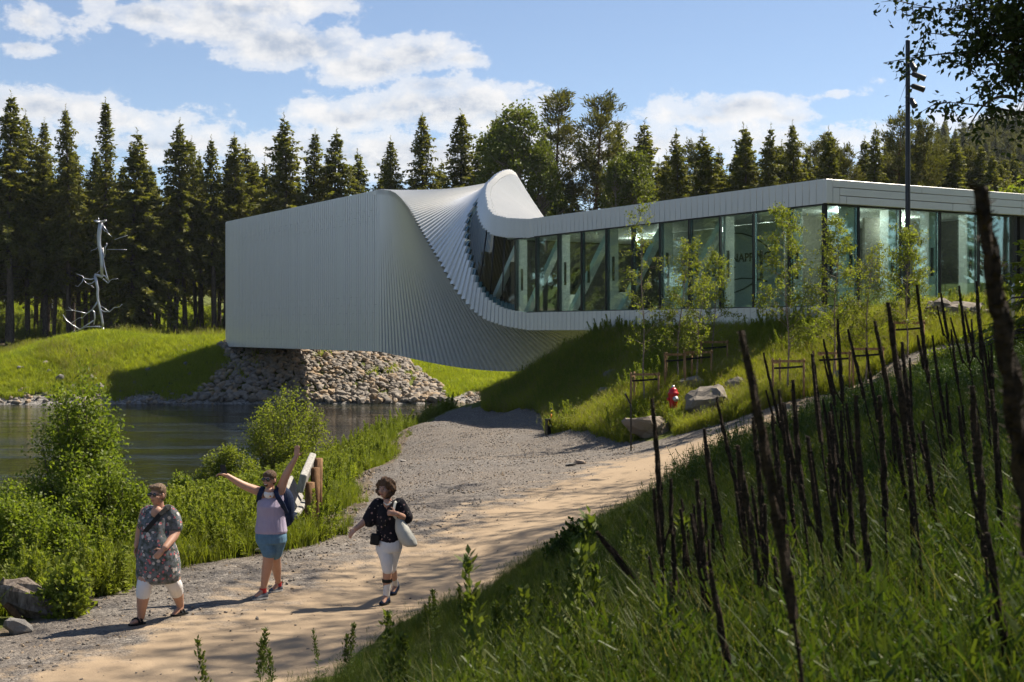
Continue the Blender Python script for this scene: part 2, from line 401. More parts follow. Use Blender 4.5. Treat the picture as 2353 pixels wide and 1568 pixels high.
# ================================================================== TERRAIN
CTRL = np.array([
    # the bank the photographer stands on
    (0, 0, -1.65), (0, -8, -1.2), (6, 0, -.4), (14, -6, .6), (-5, 0, -2.6), (-11, 0, -3.5), (-6, 6, -3.45), (-12, -8, -3.2),
    (.7, 6.5, -1.72), (-.53, 9.5, -2.5), (-1.2, 11.5, -3.05), (3, 8, -1.3), (5, 6, -.75), (4, 14, -1.65), (2, 15, -2.45), (3.5, 20, -2.2),
    (1.2, 18.5, -3.0), (7.5, 20, -1.35), (6, 24.5, -1.95), (5.1, 26.3, -2.55), (8, 27.5, -1.7), (10, 31, -1.45), (9.5, 33.3, -1.65), (12, 34, -1.0), (12, 35.6, -1.25),
    (12, 26, -.75), (12, 18, -.5), (15.5, 33, -.55), (10, 12, -.25), (8, 8, -.25), (20, 15, .8), (25, 25, 1),
    # footpath
    (-4.4, 16, -3.48), (-2, 18, -3.6), (-.5, 17.6, -3.5), (0, 24, -3.52), (1.6, 29, -3.4), (3.05, 34.9, -3.22), (3.2, 36.4, -3.22), (4.7, 34.6, -2.88), (-5.7, 15.2, -3.5), (-4, 13, -3.42), (-8, 13.8, -3.55), (-3, 9.5, -3.35), (-4.9, 20, -3.5),
    (-1.83, 13.1, -3.38), (-.95, 16.8, -3.42), (.5, 21, -3.43), (2.7, 25.6, -3.2), (4.0, 27.2, -2.97), (5.5, 29.8, -2.5), (4.2, 31, -2.93), (5.2, 33, -2.74), (6.4, 35, -2.43), (6.2, 37, -2.43), (8.1, 36.6, -2.06), (7.6, 34.2, -2.12), (9.5, 37, -1.8), (12, 37.6, -1.35), (15, 37.6, -.85),
    # gravel spit
    (-2.9, 26.6, -3.55), (-3.4, 36, -3.56), (-3.6, 52, -3.58), (-3.2, 57, -3.6), (1.2, 44, -3.38), (-1, 45, -3.48), (-1, 30, -3.5), (-1.3, 55.5, -3.42),
    # low meadow towards the river
    (-5, 30, -4.05), (-5, 26, -3.75), (-6, 36, -4.6), (-5.6, 45, -4.75), (-5.4, 54, -5.15), (-4.8, 61, -5.3), (-3, 65, -5.4), (-8, 28, -4.3), (-9, 36, -5.0), (-8.5, 22, -3.95), (-7, 18.5, -3.75),
    (-10, 18, -4.1), (-11, 24, -4.7), (-12, 30, -5.15), (-14, 24, -5.3), (-14, 16, -4.8), (-19, 16, -5.5), (-20, 25, -6.1),
    # river bed
    (-9, 50, -5.8), (-10, 60, -6.2), (-15, 70, -6.6), (-30, 70, -6.6), (-20, 45, -6.4), (-30, 50, -6.6), (-50, 60, -6.6), (-16, 36, -6.0), (-28, 84, -6.3), (-10, 85, -6.3), (-2, 72, -5.6), (-1.5, 82, -5.6), (-5, 78, -6.2), (-50, 80, -6.4), (-45, 30, -6.6),
    # grass slope below the glass gallery
    (9.88, 42.88, 0.04), (7.84, 46.40, -0.05), (5.84, 49.76, -0.10), (3.76, 53.20, -0.20), (2.48, 55.36, -0.76), (0.96, 58.08, -1.88), (-0.72, 60.80, -3.08), (-1.76, 63.20, -3.92), (9.28, 56.80, -0.40), (6.48, 61.60, -1.76), (3.60, 66.40, -3.60), (12.00, 52.80, -0.16), (4.00, 48.00, -1.40), (4.00, 43.20, -1.92), (6.40, 43.20, -1.40), (5.36, 41.60, -1.72), (7.64, 38.08, -1.76), (9.12, 38.88, -1.54), (10.00, 38.88, -1.40), (10.88, 38.40, -0.96), (12.48, 41.60, 0.36), (11.92, 37.60, -0.60), (8.00, 41.60, -0.88), (9.60, 40.80, -0.56), (12.00, 43.68, 0.40), (14.00, 45.12, 0.60), (16.00, 46.24, 0.76), (18.40, 47.60, 0.88),
    (3.4, 40.2, -3.15), (5.0, 38.5, -2.75), (5.4, 40, -2.45), (1.5, 57, -1.4), (1.3, 50.5, -2.9), (2.6, 46, -2.75), (1.6, 45.5, -3.25), (.2, 60, -2.75), (0, 54, -3.1),
    (15, 41, .2), (19, 40, .4), (18, 34, 0), (26, 32, 1), (28, 55, 1.4), (22, 65, .8), (35, 90, 2),
    # far bank
    (-34.4, 91.6, -5.05), (-24, 91.8, -5.05), (-16, 92, -5.05), (-10, 92.6, -5.05), (-5, 93, -5.05), (-3.4, 94, -5.05), (-48, 92, -5.05), (-60, 92, -5.05),
    (-31.6, 104.5, -.32), (-39.5, 105, -2.35), (-37, 106, -1.3), (-27.5, 106, -.75), (-26.6, 124.5, -1.2), (-27, 98.5, -2.5), (-31, 98.5, -2.05), (-33, 95, -3.6), (-25.5, 95, -3.75), (-38, 96.5, -3.5), (-33, 112, -.9), (-24, 113, -1.2), (-22, 101, -1.05), (-36, 122, -1.3), (-46, 118, -2.6), (-46, 100, -3.5), (-60, 106, -3),
    (-20, 96.5, -2.9), (-16, 97, -2.8), (-12, 97, -2.9), (-9, 97, -3.3), (-20.5, 100.5, -1.3), (-16, 102, -1.35), (-11, 103, -1.4), (-9, 105, -1.9), (-5.6, 100, -3.8), (-6, 108, -3.0), (-2.5, 103, -3.9), (-1.1, 99, -4.1), (2.4, 94, -4.5), (0, 108, -3.2), (-10, 112, -1.8), (7, 98, -3.0), (5, 85, -3.9), (8, 75, -2.4),
    (-30, 142, -1.4), (0, 145, -1.2), (-60, 145, -.8), (30, 145, 1), (60, 140, 4), (0, 125, -1.6), (20, 120, -.5), (45, 110, 2.5), (-75, 120, -2), (55, 70, 3), (50, 30, 3),
], float)
def tps_fit(P):
    xy = P[:, :2] / 40.0; n = len(P)
    d2 = ((xy[:, None] - xy[None]) ** 2).sum(-1)
    K = 0.5 * d2 * np.log(d2 + 1e-12); K[np.arange(n), np.arange(n)] += 2e-4
    A = np.zeros((n + 3, n + 3)); A[:n, :n] = K; A[:n, n] = 1; A[:n, n + 1:] = xy; A[n, :n] = 1; A[n + 1:, :n] = xy.T
    return xy, np.linalg.solve(A, np.r_[P[:, 2], 0, 0, 0])
TXY, TW = tps_fit(CTRL)
def sstep(a, b, x):
    t = np.clip((x - a) / (b - a), 0, 1); return t * t * (3 - 2 * t)
def base_z(x, y):
    z = -1.0 + 46 * sstep(150, 400, y) * sstep(10, 140, x) + 9 * sstep(135, 230, y) * sstep(-20, -70, x) + 4 * sstep(60, 160, x) * sstep(160, 60, y)
    z = z + 3 * sstep(-58, -72, x) * sstep(20, 40, y)
    return z + 10 * sstep(400, 640, np.hypot(x, y)) * sstep(-200, 100, y + 100)
def ground(x, y):
    x = np.atleast_1d(np.asarray(x, float)); y = np.atleast_1d(np.asarray(y, float)); sh = x.shape
    x = x.ravel(); y = y.ravel(); z = np.empty_like(x)
    for i in range(0, len(x), 20000):
        q = np.stack([np.clip(x[i:i + 20000], -80, 62), np.clip(y[i:i + 20000], -12, 150)], 1) / 40.0
        d2 = ((q[:, None] - TXY[None]) ** 2).sum(-1)
        z[i:i + 20000] = (0.5 * d2 * np.log(d2 + 1e-12)) @ TW[:-3] + TW[-3] + q @ TW[-2:]
    far = np.maximum(np.maximum(sstep(125, 160, y), sstep(45, 70, x)), np.maximum(sstep(-56, -68, x), sstep(-8, -25, y)))
    return (z * (1 - far) + base_z(x, y) * far).reshape(sh)
def gz(x, y): return float(ground(x, y)[0])
WATER_Z = -5.0
def gpt(px, py, z):                     # a photo point that lies at height z -> place in the world
    Y = F_ * (-z) / (py - CY_); return ((px - CX_) / F_ * Y, Y)
def at(px, py, Y): return Vector(((px - CX_) / F_ * Y, Y, (CY_ - py) / F_ * Y))
def on_ground(px, py, y0=3.0, y1=140.0):
    """where the sight line through a photo point first meets the ground"""
    Y = np.geomspace(y0, y1, 900); X = (px - CX_) / F_ * Y; Z = (CY_ - py) / F_ * Y
    k = np.argmax(Z - ground(X, Y) < 0); return Vector((X[k], Y[k], float(ground(X[k], Y[k])[0])))
def inpoly(poly, x, y):
    poly = np.asarray(poly, float); r = np.zeros(x.shape, bool); j = len(poly) - 1
    for i in range(len(poly)):
        xi, yi = poly[i]; xj, yj = poly[j]
        c = ((yi > y) != (yj > y)) & (x < (xj - xi) * (y - yi) / (yj - yi + 1e-12) + xi); r ^= c; j = i
    return r
def resample(p, step):
    p = np.asarray(p, float); s = np.r_[0, np.cumsum(np.linalg.norm(np.diff(p, axis=0), axis=1))]
    k = np.arange(0, s[-1], step); q = np.stack([np.interp(k, s, p[:, 0]), np.interp(k, s, p[:, 1])], 1)
    return np.vstack([q, p[-1:]])
def rounded(p, step=0.35, it=10):
    q = resample(p, step)
    for _ in range(it): q[1:-1] = (q[:-2] + 2 * q[1:-1] + q[2:]) / 4
    return q
LEFT_EDGE = [(-12, 12), (-8.3, 13.6), (-5.75, 15.3), (-5.5, 18.5), (-4.9, 20), (-4.0, 21.6), (-2.9, 23.5), (-2.95, 26.7), (-3.25, 31.3), (-3.6, 36.5), (-3.75, 44), (-3.75, 52.5), (-3.4, 56.6), (-2.4, 57.8), (-1.2, 56), (.1, 53), (1.0, 50.6)]
FAR_EDGE = [(1.0, 50.6), (1.25, 48.5), (1.2, 44), (3.3, 39.4), (4.6, 37.5), (6.2, 37.2), (8.1, 37.4), (9.9, 38.6), (12, 39.4), (15.5, 39.6)]
NEAR_EDGE = [(15.5, 36.0), (12, 35.7), (9.2, 34.8), (7.6, 33.6), (5.5, 29.6), (4.0, 27.2), (2.7, 25.4), (.5, 21), (-.95, 16.8), (-1.83, 13.1), (-2.4, 10.6), (-3.4, 7.5), (-6, 4.5), (-12, 5)]
LE, FE, NE = rounded(LEFT_EDGE), rounded(FAR_EDGE), rounded(NEAR_EDGE)
def wobble(p, a, s):
    q = p.copy(); n = [noise.noise((x * s, y * s, 3.1)) for x, y in p]; q[:, 0] += a * np.array(n); return q
LE = wobble(LE, 0.22, 1.3); FE = wobble(FE, 0.22, 1.3); NE = wobble(NE, 0.2, 1.2)
PATH = np.vstack([LE, FE[1:], NE])
SAND = rounded([(-6.5, 10), (-4.6, 13.4), (-4.0, 15.8), (-3.1, 19.4), (-1.66, 22.9), (.2, 28.6), (3.0, 34.4), (4.7, 35.6), (6.4, 36.3), (9, 37.4), (15.4, 38.6)], 0.4)
NE_Y = NE[np.argsort(NE[:, 1])]
def near_x(y): return np.interp(y, NE_Y[:, 1], NE_Y[:, 0])
def signed_sand(x, y):
    """+ on the sandy side of the tread line"""
    q = np.stack([x, y], 1); out = np.empty(len(x))
    for i in range(0, len(x), 20000):
        d2 = ((q[i:i + 20000, None] - SAND[None]) ** 2).sum(-1); k = d2.argmin(1); k1 = np.clip(k, 0, len(SAND) - 2)
        t = SAND[k1 + 1] - SAND[k1]; r = q[i:i + 20000] - SAND[k1]
        out[i:i + 20000] = np.sqrt(d2.min(1)) * np.sign(t[:, 1] * r[:, 0] - t[:, 0] * r[:, 1])
    return out
# grid: fine near the lens and the path, wide to the horizon
ys = [-14.0]
while ys[-1] < 760:
    y = ys[-1]; ys.append(y + (0.6 if y < 2 else 0.13 + max(0, y - 12) * 0.0065 if y < 70 else 0.55 if y < 130 else 3 + (y - 130) * 0.12))
xs = [0.0]
while xs[-1] < 620:
    x = xs[-1]; xs.append(x + (0.14 if x < 6 else 0.2 if x < 14 else 0.45 if x < 48 else 2 + (x - 48) * 0.14))
xs = np.array(sorted([-x for x in xs[1:]] + xs)); ys = np.array(ys)
ys = np.r_[[-420, -200, -90, -45, -25], ys]
GX, GY = np.meshgrid(xs, ys); shp = GX.shape
gx, gy = GX.ravel().copy(), GY.ravel().copy()
# pull the vertices nearest to the path's edge onto it, so path and grass meet in a clean curve
edge = resample(np.vstack([PATH, PATH[:1]]), 0.03); cand = np.where((np.abs(gx) < 16) & (gy > 3) & (gy < 64))[0]
cell = {}
for e in edge: cell.setdefault((int(e[0] // 0.4), int(e[1] // 0.4)), []).append(e)
for i in cand:
    cx, cy = int(gx[i] // 0.4), int(gy[i] // 0.4)
    near = [e for a in (-1, 0, 1) for b_ in (-1, 0, 1) for e in cell.get((cx + a, cy + b_), ())]
    if near:
        near = np.array(near); d = np.hypot(near[:, 0] - gx[i], near[:, 1] - gy[i]); k = d.argmin()
        if d[k] < 0.085: gx[i], gy[i] = near[k]
gzv = ground(gx, gy)
rough = np.array([noise.fractal((x * 1.1, y * 1.1, 0), 1.0, 2.0, 4) for x, y in zip(gx, gy)])
inp = inpoly(PATH, gx, gy)
sd = np.full(len(gx), -9.0); kk = np.where((np.abs(gx) < 26) & (gy > 2) & (gy < 66))[0]; sd[kk] = signed_sand(gx[kk], gy[kk])
gzv += rough * np.where(inp, 0.02, np.where(gy > 70, 0.16, 0.07))
# heaped shoulder of the gravel spit
gzv += np.where(inp, 0, 1) * 0.0
ny, nx = shp
idx = np.arange(ny * nx).reshape(ny, nx)
quads = np.stack([idx[:-1, :-1], idx[:-1, 1:], idx[1:, 1:], idx[1:, :-1]], -1).reshape(-1, 4)
qc = np.stack([gx[quads].mean(1), gy[quads].mean(1)], 1)
qin = inpoly(PATH, qc[:, 0], qc[:, 1])
V3 = np.stack([gx, gy, gzv], 1)
def sub_mesh(name, mask, mats):
    q = quads[mask]; used, inv = np.unique(q, return_inverse=True)
    me = mesh_np(name, V3[used], inv.reshape(-1, 4), None, True)
    for m_ in mats: me.materials.append(m_)
    return me, used
# --- path material: trodden sand, gravel margins
m, t, out = new_mat('path_surface'); p = t.pos(); s_ = t.attr('sand')
wob = t.noise(p, 1.6, 6, 0.65)
sandf = t.ramp(t.math('ADD', t.math('ADD', t.math('MULTIPLY', s_, 0.34), 0.48), t.math('MULTIPLY', t.math('SUBTRACT', wob, 0.5), 1.9)), [(0.22, 0.0), (0.72, 1.0)], 'EASE')
v1 = t.node('ShaderNodeTexVoronoi'); v1.inputs['Scale'].default_value = 16; t.lk(p, v1.inputs['Vector'])
v2 = t.node('ShaderNodeTexVoronoi'); v2.inputs['Scale'].default_value = 38; t.lk(p, v2.inputs['Vector'])
stone = t.mix(t.math('MULTIPLY', t.node('ShaderNodeSeparateColor').outputs[0], 0), (0, 0, 0), (0, 0, 0))
sc1 = t.node('ShaderNodeSeparateColor'); t.lk(v1.outputs['Color'], sc1.inputs[0]); sc2 = t.node('ShaderNodeSeparateColor'); t.lk(v2.outputs['Color'], sc2.inputs[0])
gcol = t.mix(sc2.outputs[0], (0.062, 0.056, 0.052), (0.205, 0.185, 0.168))
gcol = t.mix(t.ramp(sc1.outputs[0], [(0.55, 0.0), (0.95, 0.8)]), gcol, t.mix(sc1.outputs[1], (0.08, 0.07, 0.065), (0.30, 0.27, 0.24)))
gcol = t.mix(t.ramp(t.noise(p, 0.5, 4, 0.6), [(0.35, 0.0), (0.7, 0.32)]), gcol, (0.20, 0.155, 0.115))
scol = t.mix(t.noise(p, 0.9, 5, 0.62), (0.265, 0.195, 0.128), (0.37, 0.285, 0.195))
fine = t.noise(p, 60, 3, 0.6)
scol = t.mix(t.ramp(fine, [(0.35, 0.35), (0.6, 0.0)]), scol, (0.24, 0.17, 0.11))
speck = t.ramp(t.math('MULTIPLY', v2.outputs['Distance'], 1.0), [(0.10, 0.55), (0.22, 0.0)])
scol = t.mix(t.math('MULTIPLY', speck, t.ramp(sc2.outputs[2], [(0.72, 0.0), (0.78, 1.0)])), scol, (0.16, 0.135, 0.115))
col = t.mix(sandf, gcol, scol)
b = principled(t, out, Base_Color=col, Roughness=0.92, Specular_IOR_Level=0.2)
hg = t.math('SUBTRACT', 1.0, t.math('ADD', t.math('MULTIPLY', v1.outputs['Distance'], 0.7), t.math('MULTIPLY', v2.outputs['Distance'], 0.5)))
h = t.math('ADD', t.math('MULTIPLY', hg, t.math('SUBTRACT', 1.05, sandf)), t.math('ADD', t.math('MULTIPLY', fine, 0.12), t.math('MULTIPLY', t.noise(p, 3.0, 4, 0.6), 0.5)))
t.lk(t.bump(h, 0.9, 0.035), b.inputs['Normal']); M['path'] = m
# --- soil under the grass
m, t, out = new_mat('grassy_soil'); p = t.pos()
n = t.noise(p, 0.6, 6, 0.62); n2 = t.noise(p, 9, 5, 0.65)
col = t.mix(n, (0.060, 0.080, 0.016), (0.12, 0.13, 0.032))
dirt = t.mix(n2, (0.07, 0.055, 0.038), (0.23, 0.18, 0.13))
bare = t.attr('bare')
col = t.mix(t.ramp(t.math('ADD', bare, t.math('MULTIPLY', t.math('SUBTRACT', n2, 0.5), 0.7)), [(0.35, 0.0), (0.62, 1.0)]), col, dirt)
vs = t.node('ShaderNodeTexVoronoi'); vs.inputs['Scale'].default_value = 9; t.lk(p, vs.inputs['Vector'])
sc = t.node('ShaderNodeSeparateColor'); t.lk(vs.outputs['Color'], sc.inputs[0])
peb = t.mix(sc.outputs[0], (0.10, 0.095, 0.09), (0.33, 0.31, 0.29))
col = t.mix(t.ramp(t.attr('pebble'), [(0.3, 0.0), (0.6, 1.0)]), col, peb)
b = principled(t, out, Base_Color=col, Roughness=0.95, Specular_IOR_Level=0.15)
t.lk(t.bump(t.math('ADD', n2, t.math('MULTIPLY', vs.outputs['Distance'], -0.6)), 0.8, 0.08), b.inputs['Normal']); M['soil'] = m

me, used = sub_mesh('footpath', qin, [M['path']])
at_ = me.attributes.new('sand', 'FLOAT', 'POINT'); at_.data.foreach_set('value', sd[used].astype(np.float32))
tag(link('footpath', me), kind='structure')
me, used = sub_mesh('ground', ~qin, [M['soil']])
ux, uy, uz = gx[used], gy[used], gzv[used]
# bare shoulder along the gravel spit, pebbly shore, forest litter
dl = np.full(len(ux), 9.0); nk = np.where((np.abs(ux) < 14) & (uy > 8) & (uy < 72))[0]
for i in range(0, len(nk), 20000):
    j = nk[i:i + 20000]; dl[j] = np.sqrt(((np.stack([ux[j], uy[j]], 1)[:, None] - LE[None]) ** 2).sum(-1).min(1))
bare = np.where(uy > 24, sstep(1.9, 0.5, dl) * (uy < 52.5), sstep(0.5, 0.1, dl) * 0.8)
bare = np.maximum(bare, sstep(126, 131, uy) * 0.75 * (uy < 170))
bare = np.maximum(bare, (uz < -4.9) * 0.8)
peb = sstep(-4.25, -4.7, uz) * (uy > 84)
for nm, a in (('bare', bare), ('pebble', peb)):
    at_ = me.attributes.new(nm, 'FLOAT', 'POINT'); at_.data.foreach_set('value', a.astype(np.float32))
tag(link('ground', me), kind='structure')

# ------------------------------------------------------------------ river
m, t, out = new_mat('river_water'); p = t.pos()
a1 = t.noise(t.mapping(p, (0.35, 1.5, 1), (0, 0, 0), (0, 0, rad(8))), 1.0, 5, 0.62, 0.5)
a2 = t.noise(t.mapping(p, (0.06, 0.22, 1), (5, 2, 0), (0, 0, rad(6))), 1.0, 3, 0.5, 0.4)
a3 = t.noise(t.mapping(p, (1.6, 4.5, 1)), 1.0, 3, 0.6)
riff = t.ramp(a2, [(0.46, 0.25), (0.66, 1.0)])
h = t.math('MULTIPLY', t.math('ADD', a1, t.math('MULTIPLY', a3, 0.35)), riff)
b = principled(t, out, Base_Color=(0.012, 0.014, 0.006), Roughness=0.07, Specular_IOR_Level=0.5, IOR=1.33)
t.lk(t.bump(h, 0.55, 0.22), b.inputs['Normal']); M['water'] = m
wx = np.concatenate([np.linspace(-140, -45, 8), np.linspace(-40, 12, 30)]); wy = np.linspace(12, 100, 30)
A, B_ = np.meshgrid(wx, wy); iw = np.arange(A.size).reshape(A.shape)
wv = np.stack([A.ravel(), B_.ravel(), np.full(A.size, WATER_Z)], 1)
wq = np.stack([iw[:-1, :-1], iw[:-1, 1:], iw[1:, 1:], iw[1:, :-1]], -1).reshape(-1, 4)
tag(link('river', mesh_np('river', wv, wq, M['water'], True)), kind='structure')
# ================================================================== MUSEUM: a long box that turns by a quarter over the river
TH = [0, 0, 2, 5, 10, 15, 20, 25, 30, 35, 40, 45, 50, 55, 60, 65, 70, 75, 80, 85, 90, 90]
TT = [-5, 22.6, 25, 26.9, 28.2, 29, 29.9, 30.6, 31.3, 32.1, 33.1, 34.1, 35.2, 36.3, 37.5, 38.8, 40.2, 41.7, 43.3, 45.2, 48, 90]
WD, HT, LEN = 11.55, 6.0, 81.6
def theta(t): return rad(float(np.interp(t, TT, TH)))
def section(th, a, b):      # a across (front -), b up, in the turned section -> (back, height)
    q = th / (math.pi / 2); cz = 3 + 1.25 * q; cv = WD / 2 + (5.99 - WD / 2) * q
    sag = float(np.interp(math.degrees(th), [45, 50, 55, 60, 65, 72, 80, 90], [0, .12, .42, .8, .9, .5, .3, 0])) * max(0, (b + 3) / 6) * max(0, (WD / 2 - a) / WD)
    return cv + a * math.cos(th) + b * math.sin(th), cz - a * math.sin(th) + b * math.cos(th) - sag
bu = Vector((-.508, .861)).normalized()
BS = 0.8
museum = empty('museum_building', (12.35 * BS, 54.0 * BS, 0.0), math.atan2(-bu.y, -bu.x)); museum.scale = (BS,) * 3
tag(museum, 'long white museum with a twisted middle and a glass gallery on the right', 'building')
def L(t, back, z): return (-t, back, z)
def to_world(t, back, z): return museum.matrix_basis @ Vector((-t, back, z))
STEP = 0.4; NSL = int(LEN / STEP)
GB_T = [22, 24.2, 25.7, 27.1, 28.1, 29, 30, 31, 31.8, 32.3, 32.55]; GB_B = [-2.05, -2.07, -2.0, -1.75, -1.45, -1.1, -.65, -.2, .25, .95, 1.86]
def glass_lo(t): return float(np.interp(t, GB_T, GB_B))
def glass_hi(t): return float(np.interp(t, [22, 24.4, 28, 29.2, 31.5, 32.6], [2.0, 1.93, 1.8, 1.62, 1.85, 1.9]))
def skew(th, face, s):       # the upper edge of the turning front runs a little ahead
    g = -float(np.interp(math.degrees(th), [30, 40, 45, 50, 55, 60, 65, 72, 80, 88], [0, 1.2, 2.1, 3.0, 3.7, 4.0, 3.2, 1.7, .6, 0]))
    return g if face == 'top' else g * (s + 3) / 6 if face == 'front' else 0.0
def plank(name, t0, t1, th, face, lo, hi, dep, gap=0.014, out_=0.0, tilt=0.0):
    """one straight cladding plank on a face of the turned section, dep thick inward"""
    def pt(s, d):
        if face == 'front': return section(th, -WD / 2 + d, s)
        if face == 'under': return section(th, s, -HT / 2 + d)
        if face == 'top': return section(th, s, HT / 2 - d)
        return section(th, WD / 2 - d, s)
    p = []
    for d in (-out_, dep):
        for t, s in ((t0 + gap, lo), (t1 - gap, lo), (t1 - gap, hi), (t0 + gap, hi)):
            y, z = pt(s, d + (tilt if t > t0 + gap else 0.0)); p.append(L(t + skew(th, face, s), y, z))
    me = MB().hexa(p).mesh(name, M['clad'])
    bm = bmesh.new(); bm.from_mesh(me); bmesh.ops.recalc_face_normals(bm, faces=bm.faces); bm.to_mesh(me); bm.free()
    return me
shared = {}
TILT = {'under': 0, 'front': 0, 'top': 0}
def place(name, i, face, lo, hi, dep, straight):
    t0 = i * STEP
    if straight == 'tall' and face == 'under':       # storey-high sheets, joints stepping from plank to plank
        key = ('sheets', i % 3)
        if key not in shared:
            cut = [lo] + [lo + (hi - lo) * (c + o * (i % 3)) for c, o in ((.12, .035), (.66, .05), (.83, .05))] + [hi]; bm = bmesh.new()
            for a, c in zip(cut[:-1], cut[1:]): bm.from_mesh(plank(name, 0, STEP, rad(90), face, a + .014, c - .014, dep, .016, 0, .03))
            shared[key] = bpy.data.meshes.new(name); bm.to_mesh(shared[key]); bm.free(); shared[key].materials.append(M['clad'])
        return link(name, shared[key], museum, (-t0, 0, 0))
    if straight:            # alike planks share one mesh and only slide along
        key = (name, face, round(lo, 3), round(hi, 3), straight)
        if key not in shared: shared[key] = plank(name, 0, STEP, rad(0 if straight == 'flat' else 90), face, lo, hi, dep, .05 if straight == 'flat' and face == 'under' else .016, 0, .03 if straight == 'tall' else 0)
        return link(name, shared[key], museum, (-t0, 0, 0))
    return link(name, plank(name, t0, t0 + STEP, theta(t0 + STEP / 2), face, lo, hi, dep, .05 if face == 'under' else .022), museum)
for i in range(NSL):
    t = (i + .5) * STEP
    st = 'flat' if t < 22.4 else 'tall' if t > 48.2 else None
    if t < 32.6:
        hi = glass_hi(t) if t >= 22 else 2.03; lo = glass_lo(t) if t >= 22 else -2.05
        place('fascia_panel', i, 'front', hi, 3, .34, st)
        place('fascia_panel', i, 'front', -3, lo, .34, st)
        if 24.2 < t:
            th = theta(t)
            link('glass_fin', plank('glass_fin', i * STEP + .02, i * STEP + STEP - .02, th, 'front', lo, min(lo + .34, hi), .10, out_=-0.06), museum).data.materials[0] = M['glass_edge']
    else:
        if t < 49: place('roof_fin', i, 'front', -3, 3, .34, st)
    if t > 7: place('wall_plank', i, 'under', -WD / 2 + .002, WD / 2, .30, st)
    if 20 < t < 49: place('roof_plank', i, 'top', -WD / 2 + .36, WD / 2, .30, st)
# what lies behind the planks: a dark liner following the turn, and plain lids where nothing shows
def skin(name, face, t0, t1, inset, mat_, n, lo=None, hi=None):
    b = MB(); rg = []
    for k in range(n + 1):
        t = t0 + (t1 - t0) * k / n; th = theta(t)
        if face == 'front': q = [section(th, -WD / 2 + inset, s) for s in (lo(t) if lo else -2.9, hi(t) if hi else 2.9)]
        elif face == 'under': q = [section(th, s, -HT / 2 + inset) for s in (-WD / 2 + .3, WD / 2)]
        elif face == 'top': q = [section(th, s, HT / 2 - inset) for s in (-WD / 2 + .3, WD / 2)]
        else: q = [section(th, WD / 2 - inset, s) for s in (-3, 3)]
        rg.append([L(t + skew(th, face, s_), *x) for x, s_ in zip(q, (-3, 3) if face == 'front' else (0, 0))])
    return b.rings(rg, False, False, False).build(name, mat_, museum)
skin('liner', 'under', 7, 81.4, .5, M['liner'], 150)
skin('liner', 'top', 22, 49, .5, M['liner'], 90)
skin('liner', 'front', 32.7, 49, .45, M['liner'], 50)
skin('back_wall', 'far', 18, 81.4, 0, M['clad'], 150)
MB().box((-11, WD / 2, 5.92), (22, WD - .72, .16)).build('roof', M['clad'], museum)
MB().box((-65, 6.0, 9.9), (33, 5.9, .2)).build('roof', M['clad'], museum)
MB().box((-81.5, 6.0, 4.25), (.2, 5.9, 11.4)).build('end_wall', M['clad'], museum)
MB().box((-3.6, WD / 2, .12), (6.8, WD - .7, .2)).build('base_slab', M['liner'], museum)
# gable end towards the right of the photo: corner piece, long horizontal boards
def board(y0, y1, z0, z1): 
    g = .014
    return bevel(MB().box((.02, (y0 + y1) / 2, (z0 + z1) / 2), (.3, y1 - y0 - 2 * g, z1 - z0 - 2 * g)).build('fascia_board', M['clad'], museum), .008, 1)
board(.0, .36, 5.03, 6.0)
for (z0, z1, y0, cuts) in ((5.68, 6.0, .36, (5.35,)), (5.36, 5.68, .73, (9.0,)), (5.03, 5.36, 1.10, (7.2,))):
    e = [y0] + list(cuts) + [WD]
    for a, c in zip(e[:-1], e[1:]): board(a, c, z0, z1)
board(.36, .73, 5.03, 5.68); board(.73, 1.10, 5.03, 5.36)
for a, c in ((5.68, 6.0), (5.36, 5.68), (5.03, 5.36)): board(WD, 16.5, a, c)
MB().box((-3.2, 14.1, 5.5), (6.2, 4.9, .9)).build('roof', M['clad'], museum)
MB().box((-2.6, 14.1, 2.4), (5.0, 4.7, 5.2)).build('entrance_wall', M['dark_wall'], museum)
for y in np.arange(0, WD - .1, 1.65): board(y, min(y + 1.65, WD), -.35, .95)
# glazing: black bars and tinted panes along the gallery
GLZ = .13
ts_m = [.06] + [2.05 + 2.2 * k for k in range(11)]
for t in ts_m:
    MB().box((-t, GLZ, 3), (.09, .22, 4.06)).build('mullion', M['frame'], museum)
    MB().box((-t, GLZ + .35, 2.75 + .3 * math.sin(t * 3)), (.085, .1, 1.2)).build('shade_motor', M['frame'], museum)
ends = ts_m + [24.05]
for a, c in zip(ts_m[:-1], ts_m[1:]):
    MB().box((-(a + c) / 2, GLZ, 2.99), (c - a - .1, .03, 4.02)).build('window_pane', M['glass'], museum)
MB().box((-12.1, GLZ, .965), (24.2, .2, .05)).build('sill_bar', M['frame'], museum)
MB().box((-12.1, GLZ, 5.01), (24.2, .2, .07)).build('head_bar', M['frame'], museum)
def curved_pane(t0, t1):
    rg = []
    for k in range(9):
        t = t0 + (t1 - t0) * k / 8; th = theta(t); lo, hi = glass_lo(t) + .02, glass_hi(t) - .02
        rg.append([L(t + skew(th, 'front', lo + (hi - lo) * j / 10), *section(th, -WD / 2 + GLZ, lo + (hi - lo) * j / 10)) for j in range(11)])
    MB().rings(rg, False, True, False).build('window_pane', M['glass'], museum)
tw = [24.05, 25.5, 26.8, 28.0, 29.0, 30.0, 31.0, 32.0, 32.55]
for a, c in zip(tw[:-1], tw[1:]):
    curved_pane(a, c)
    if a < 27:
        th = theta(c); b = MB()
        b.tube([L(c, *section(th, -WD / 2 + GLZ, s)) for s in (glass_lo(c), 0, glass_hi(c))], .045, 6).build('mullion', M['frame'], museum)
vs_m = [1.97, 4.33, 6.66, 9.04, 11.42]
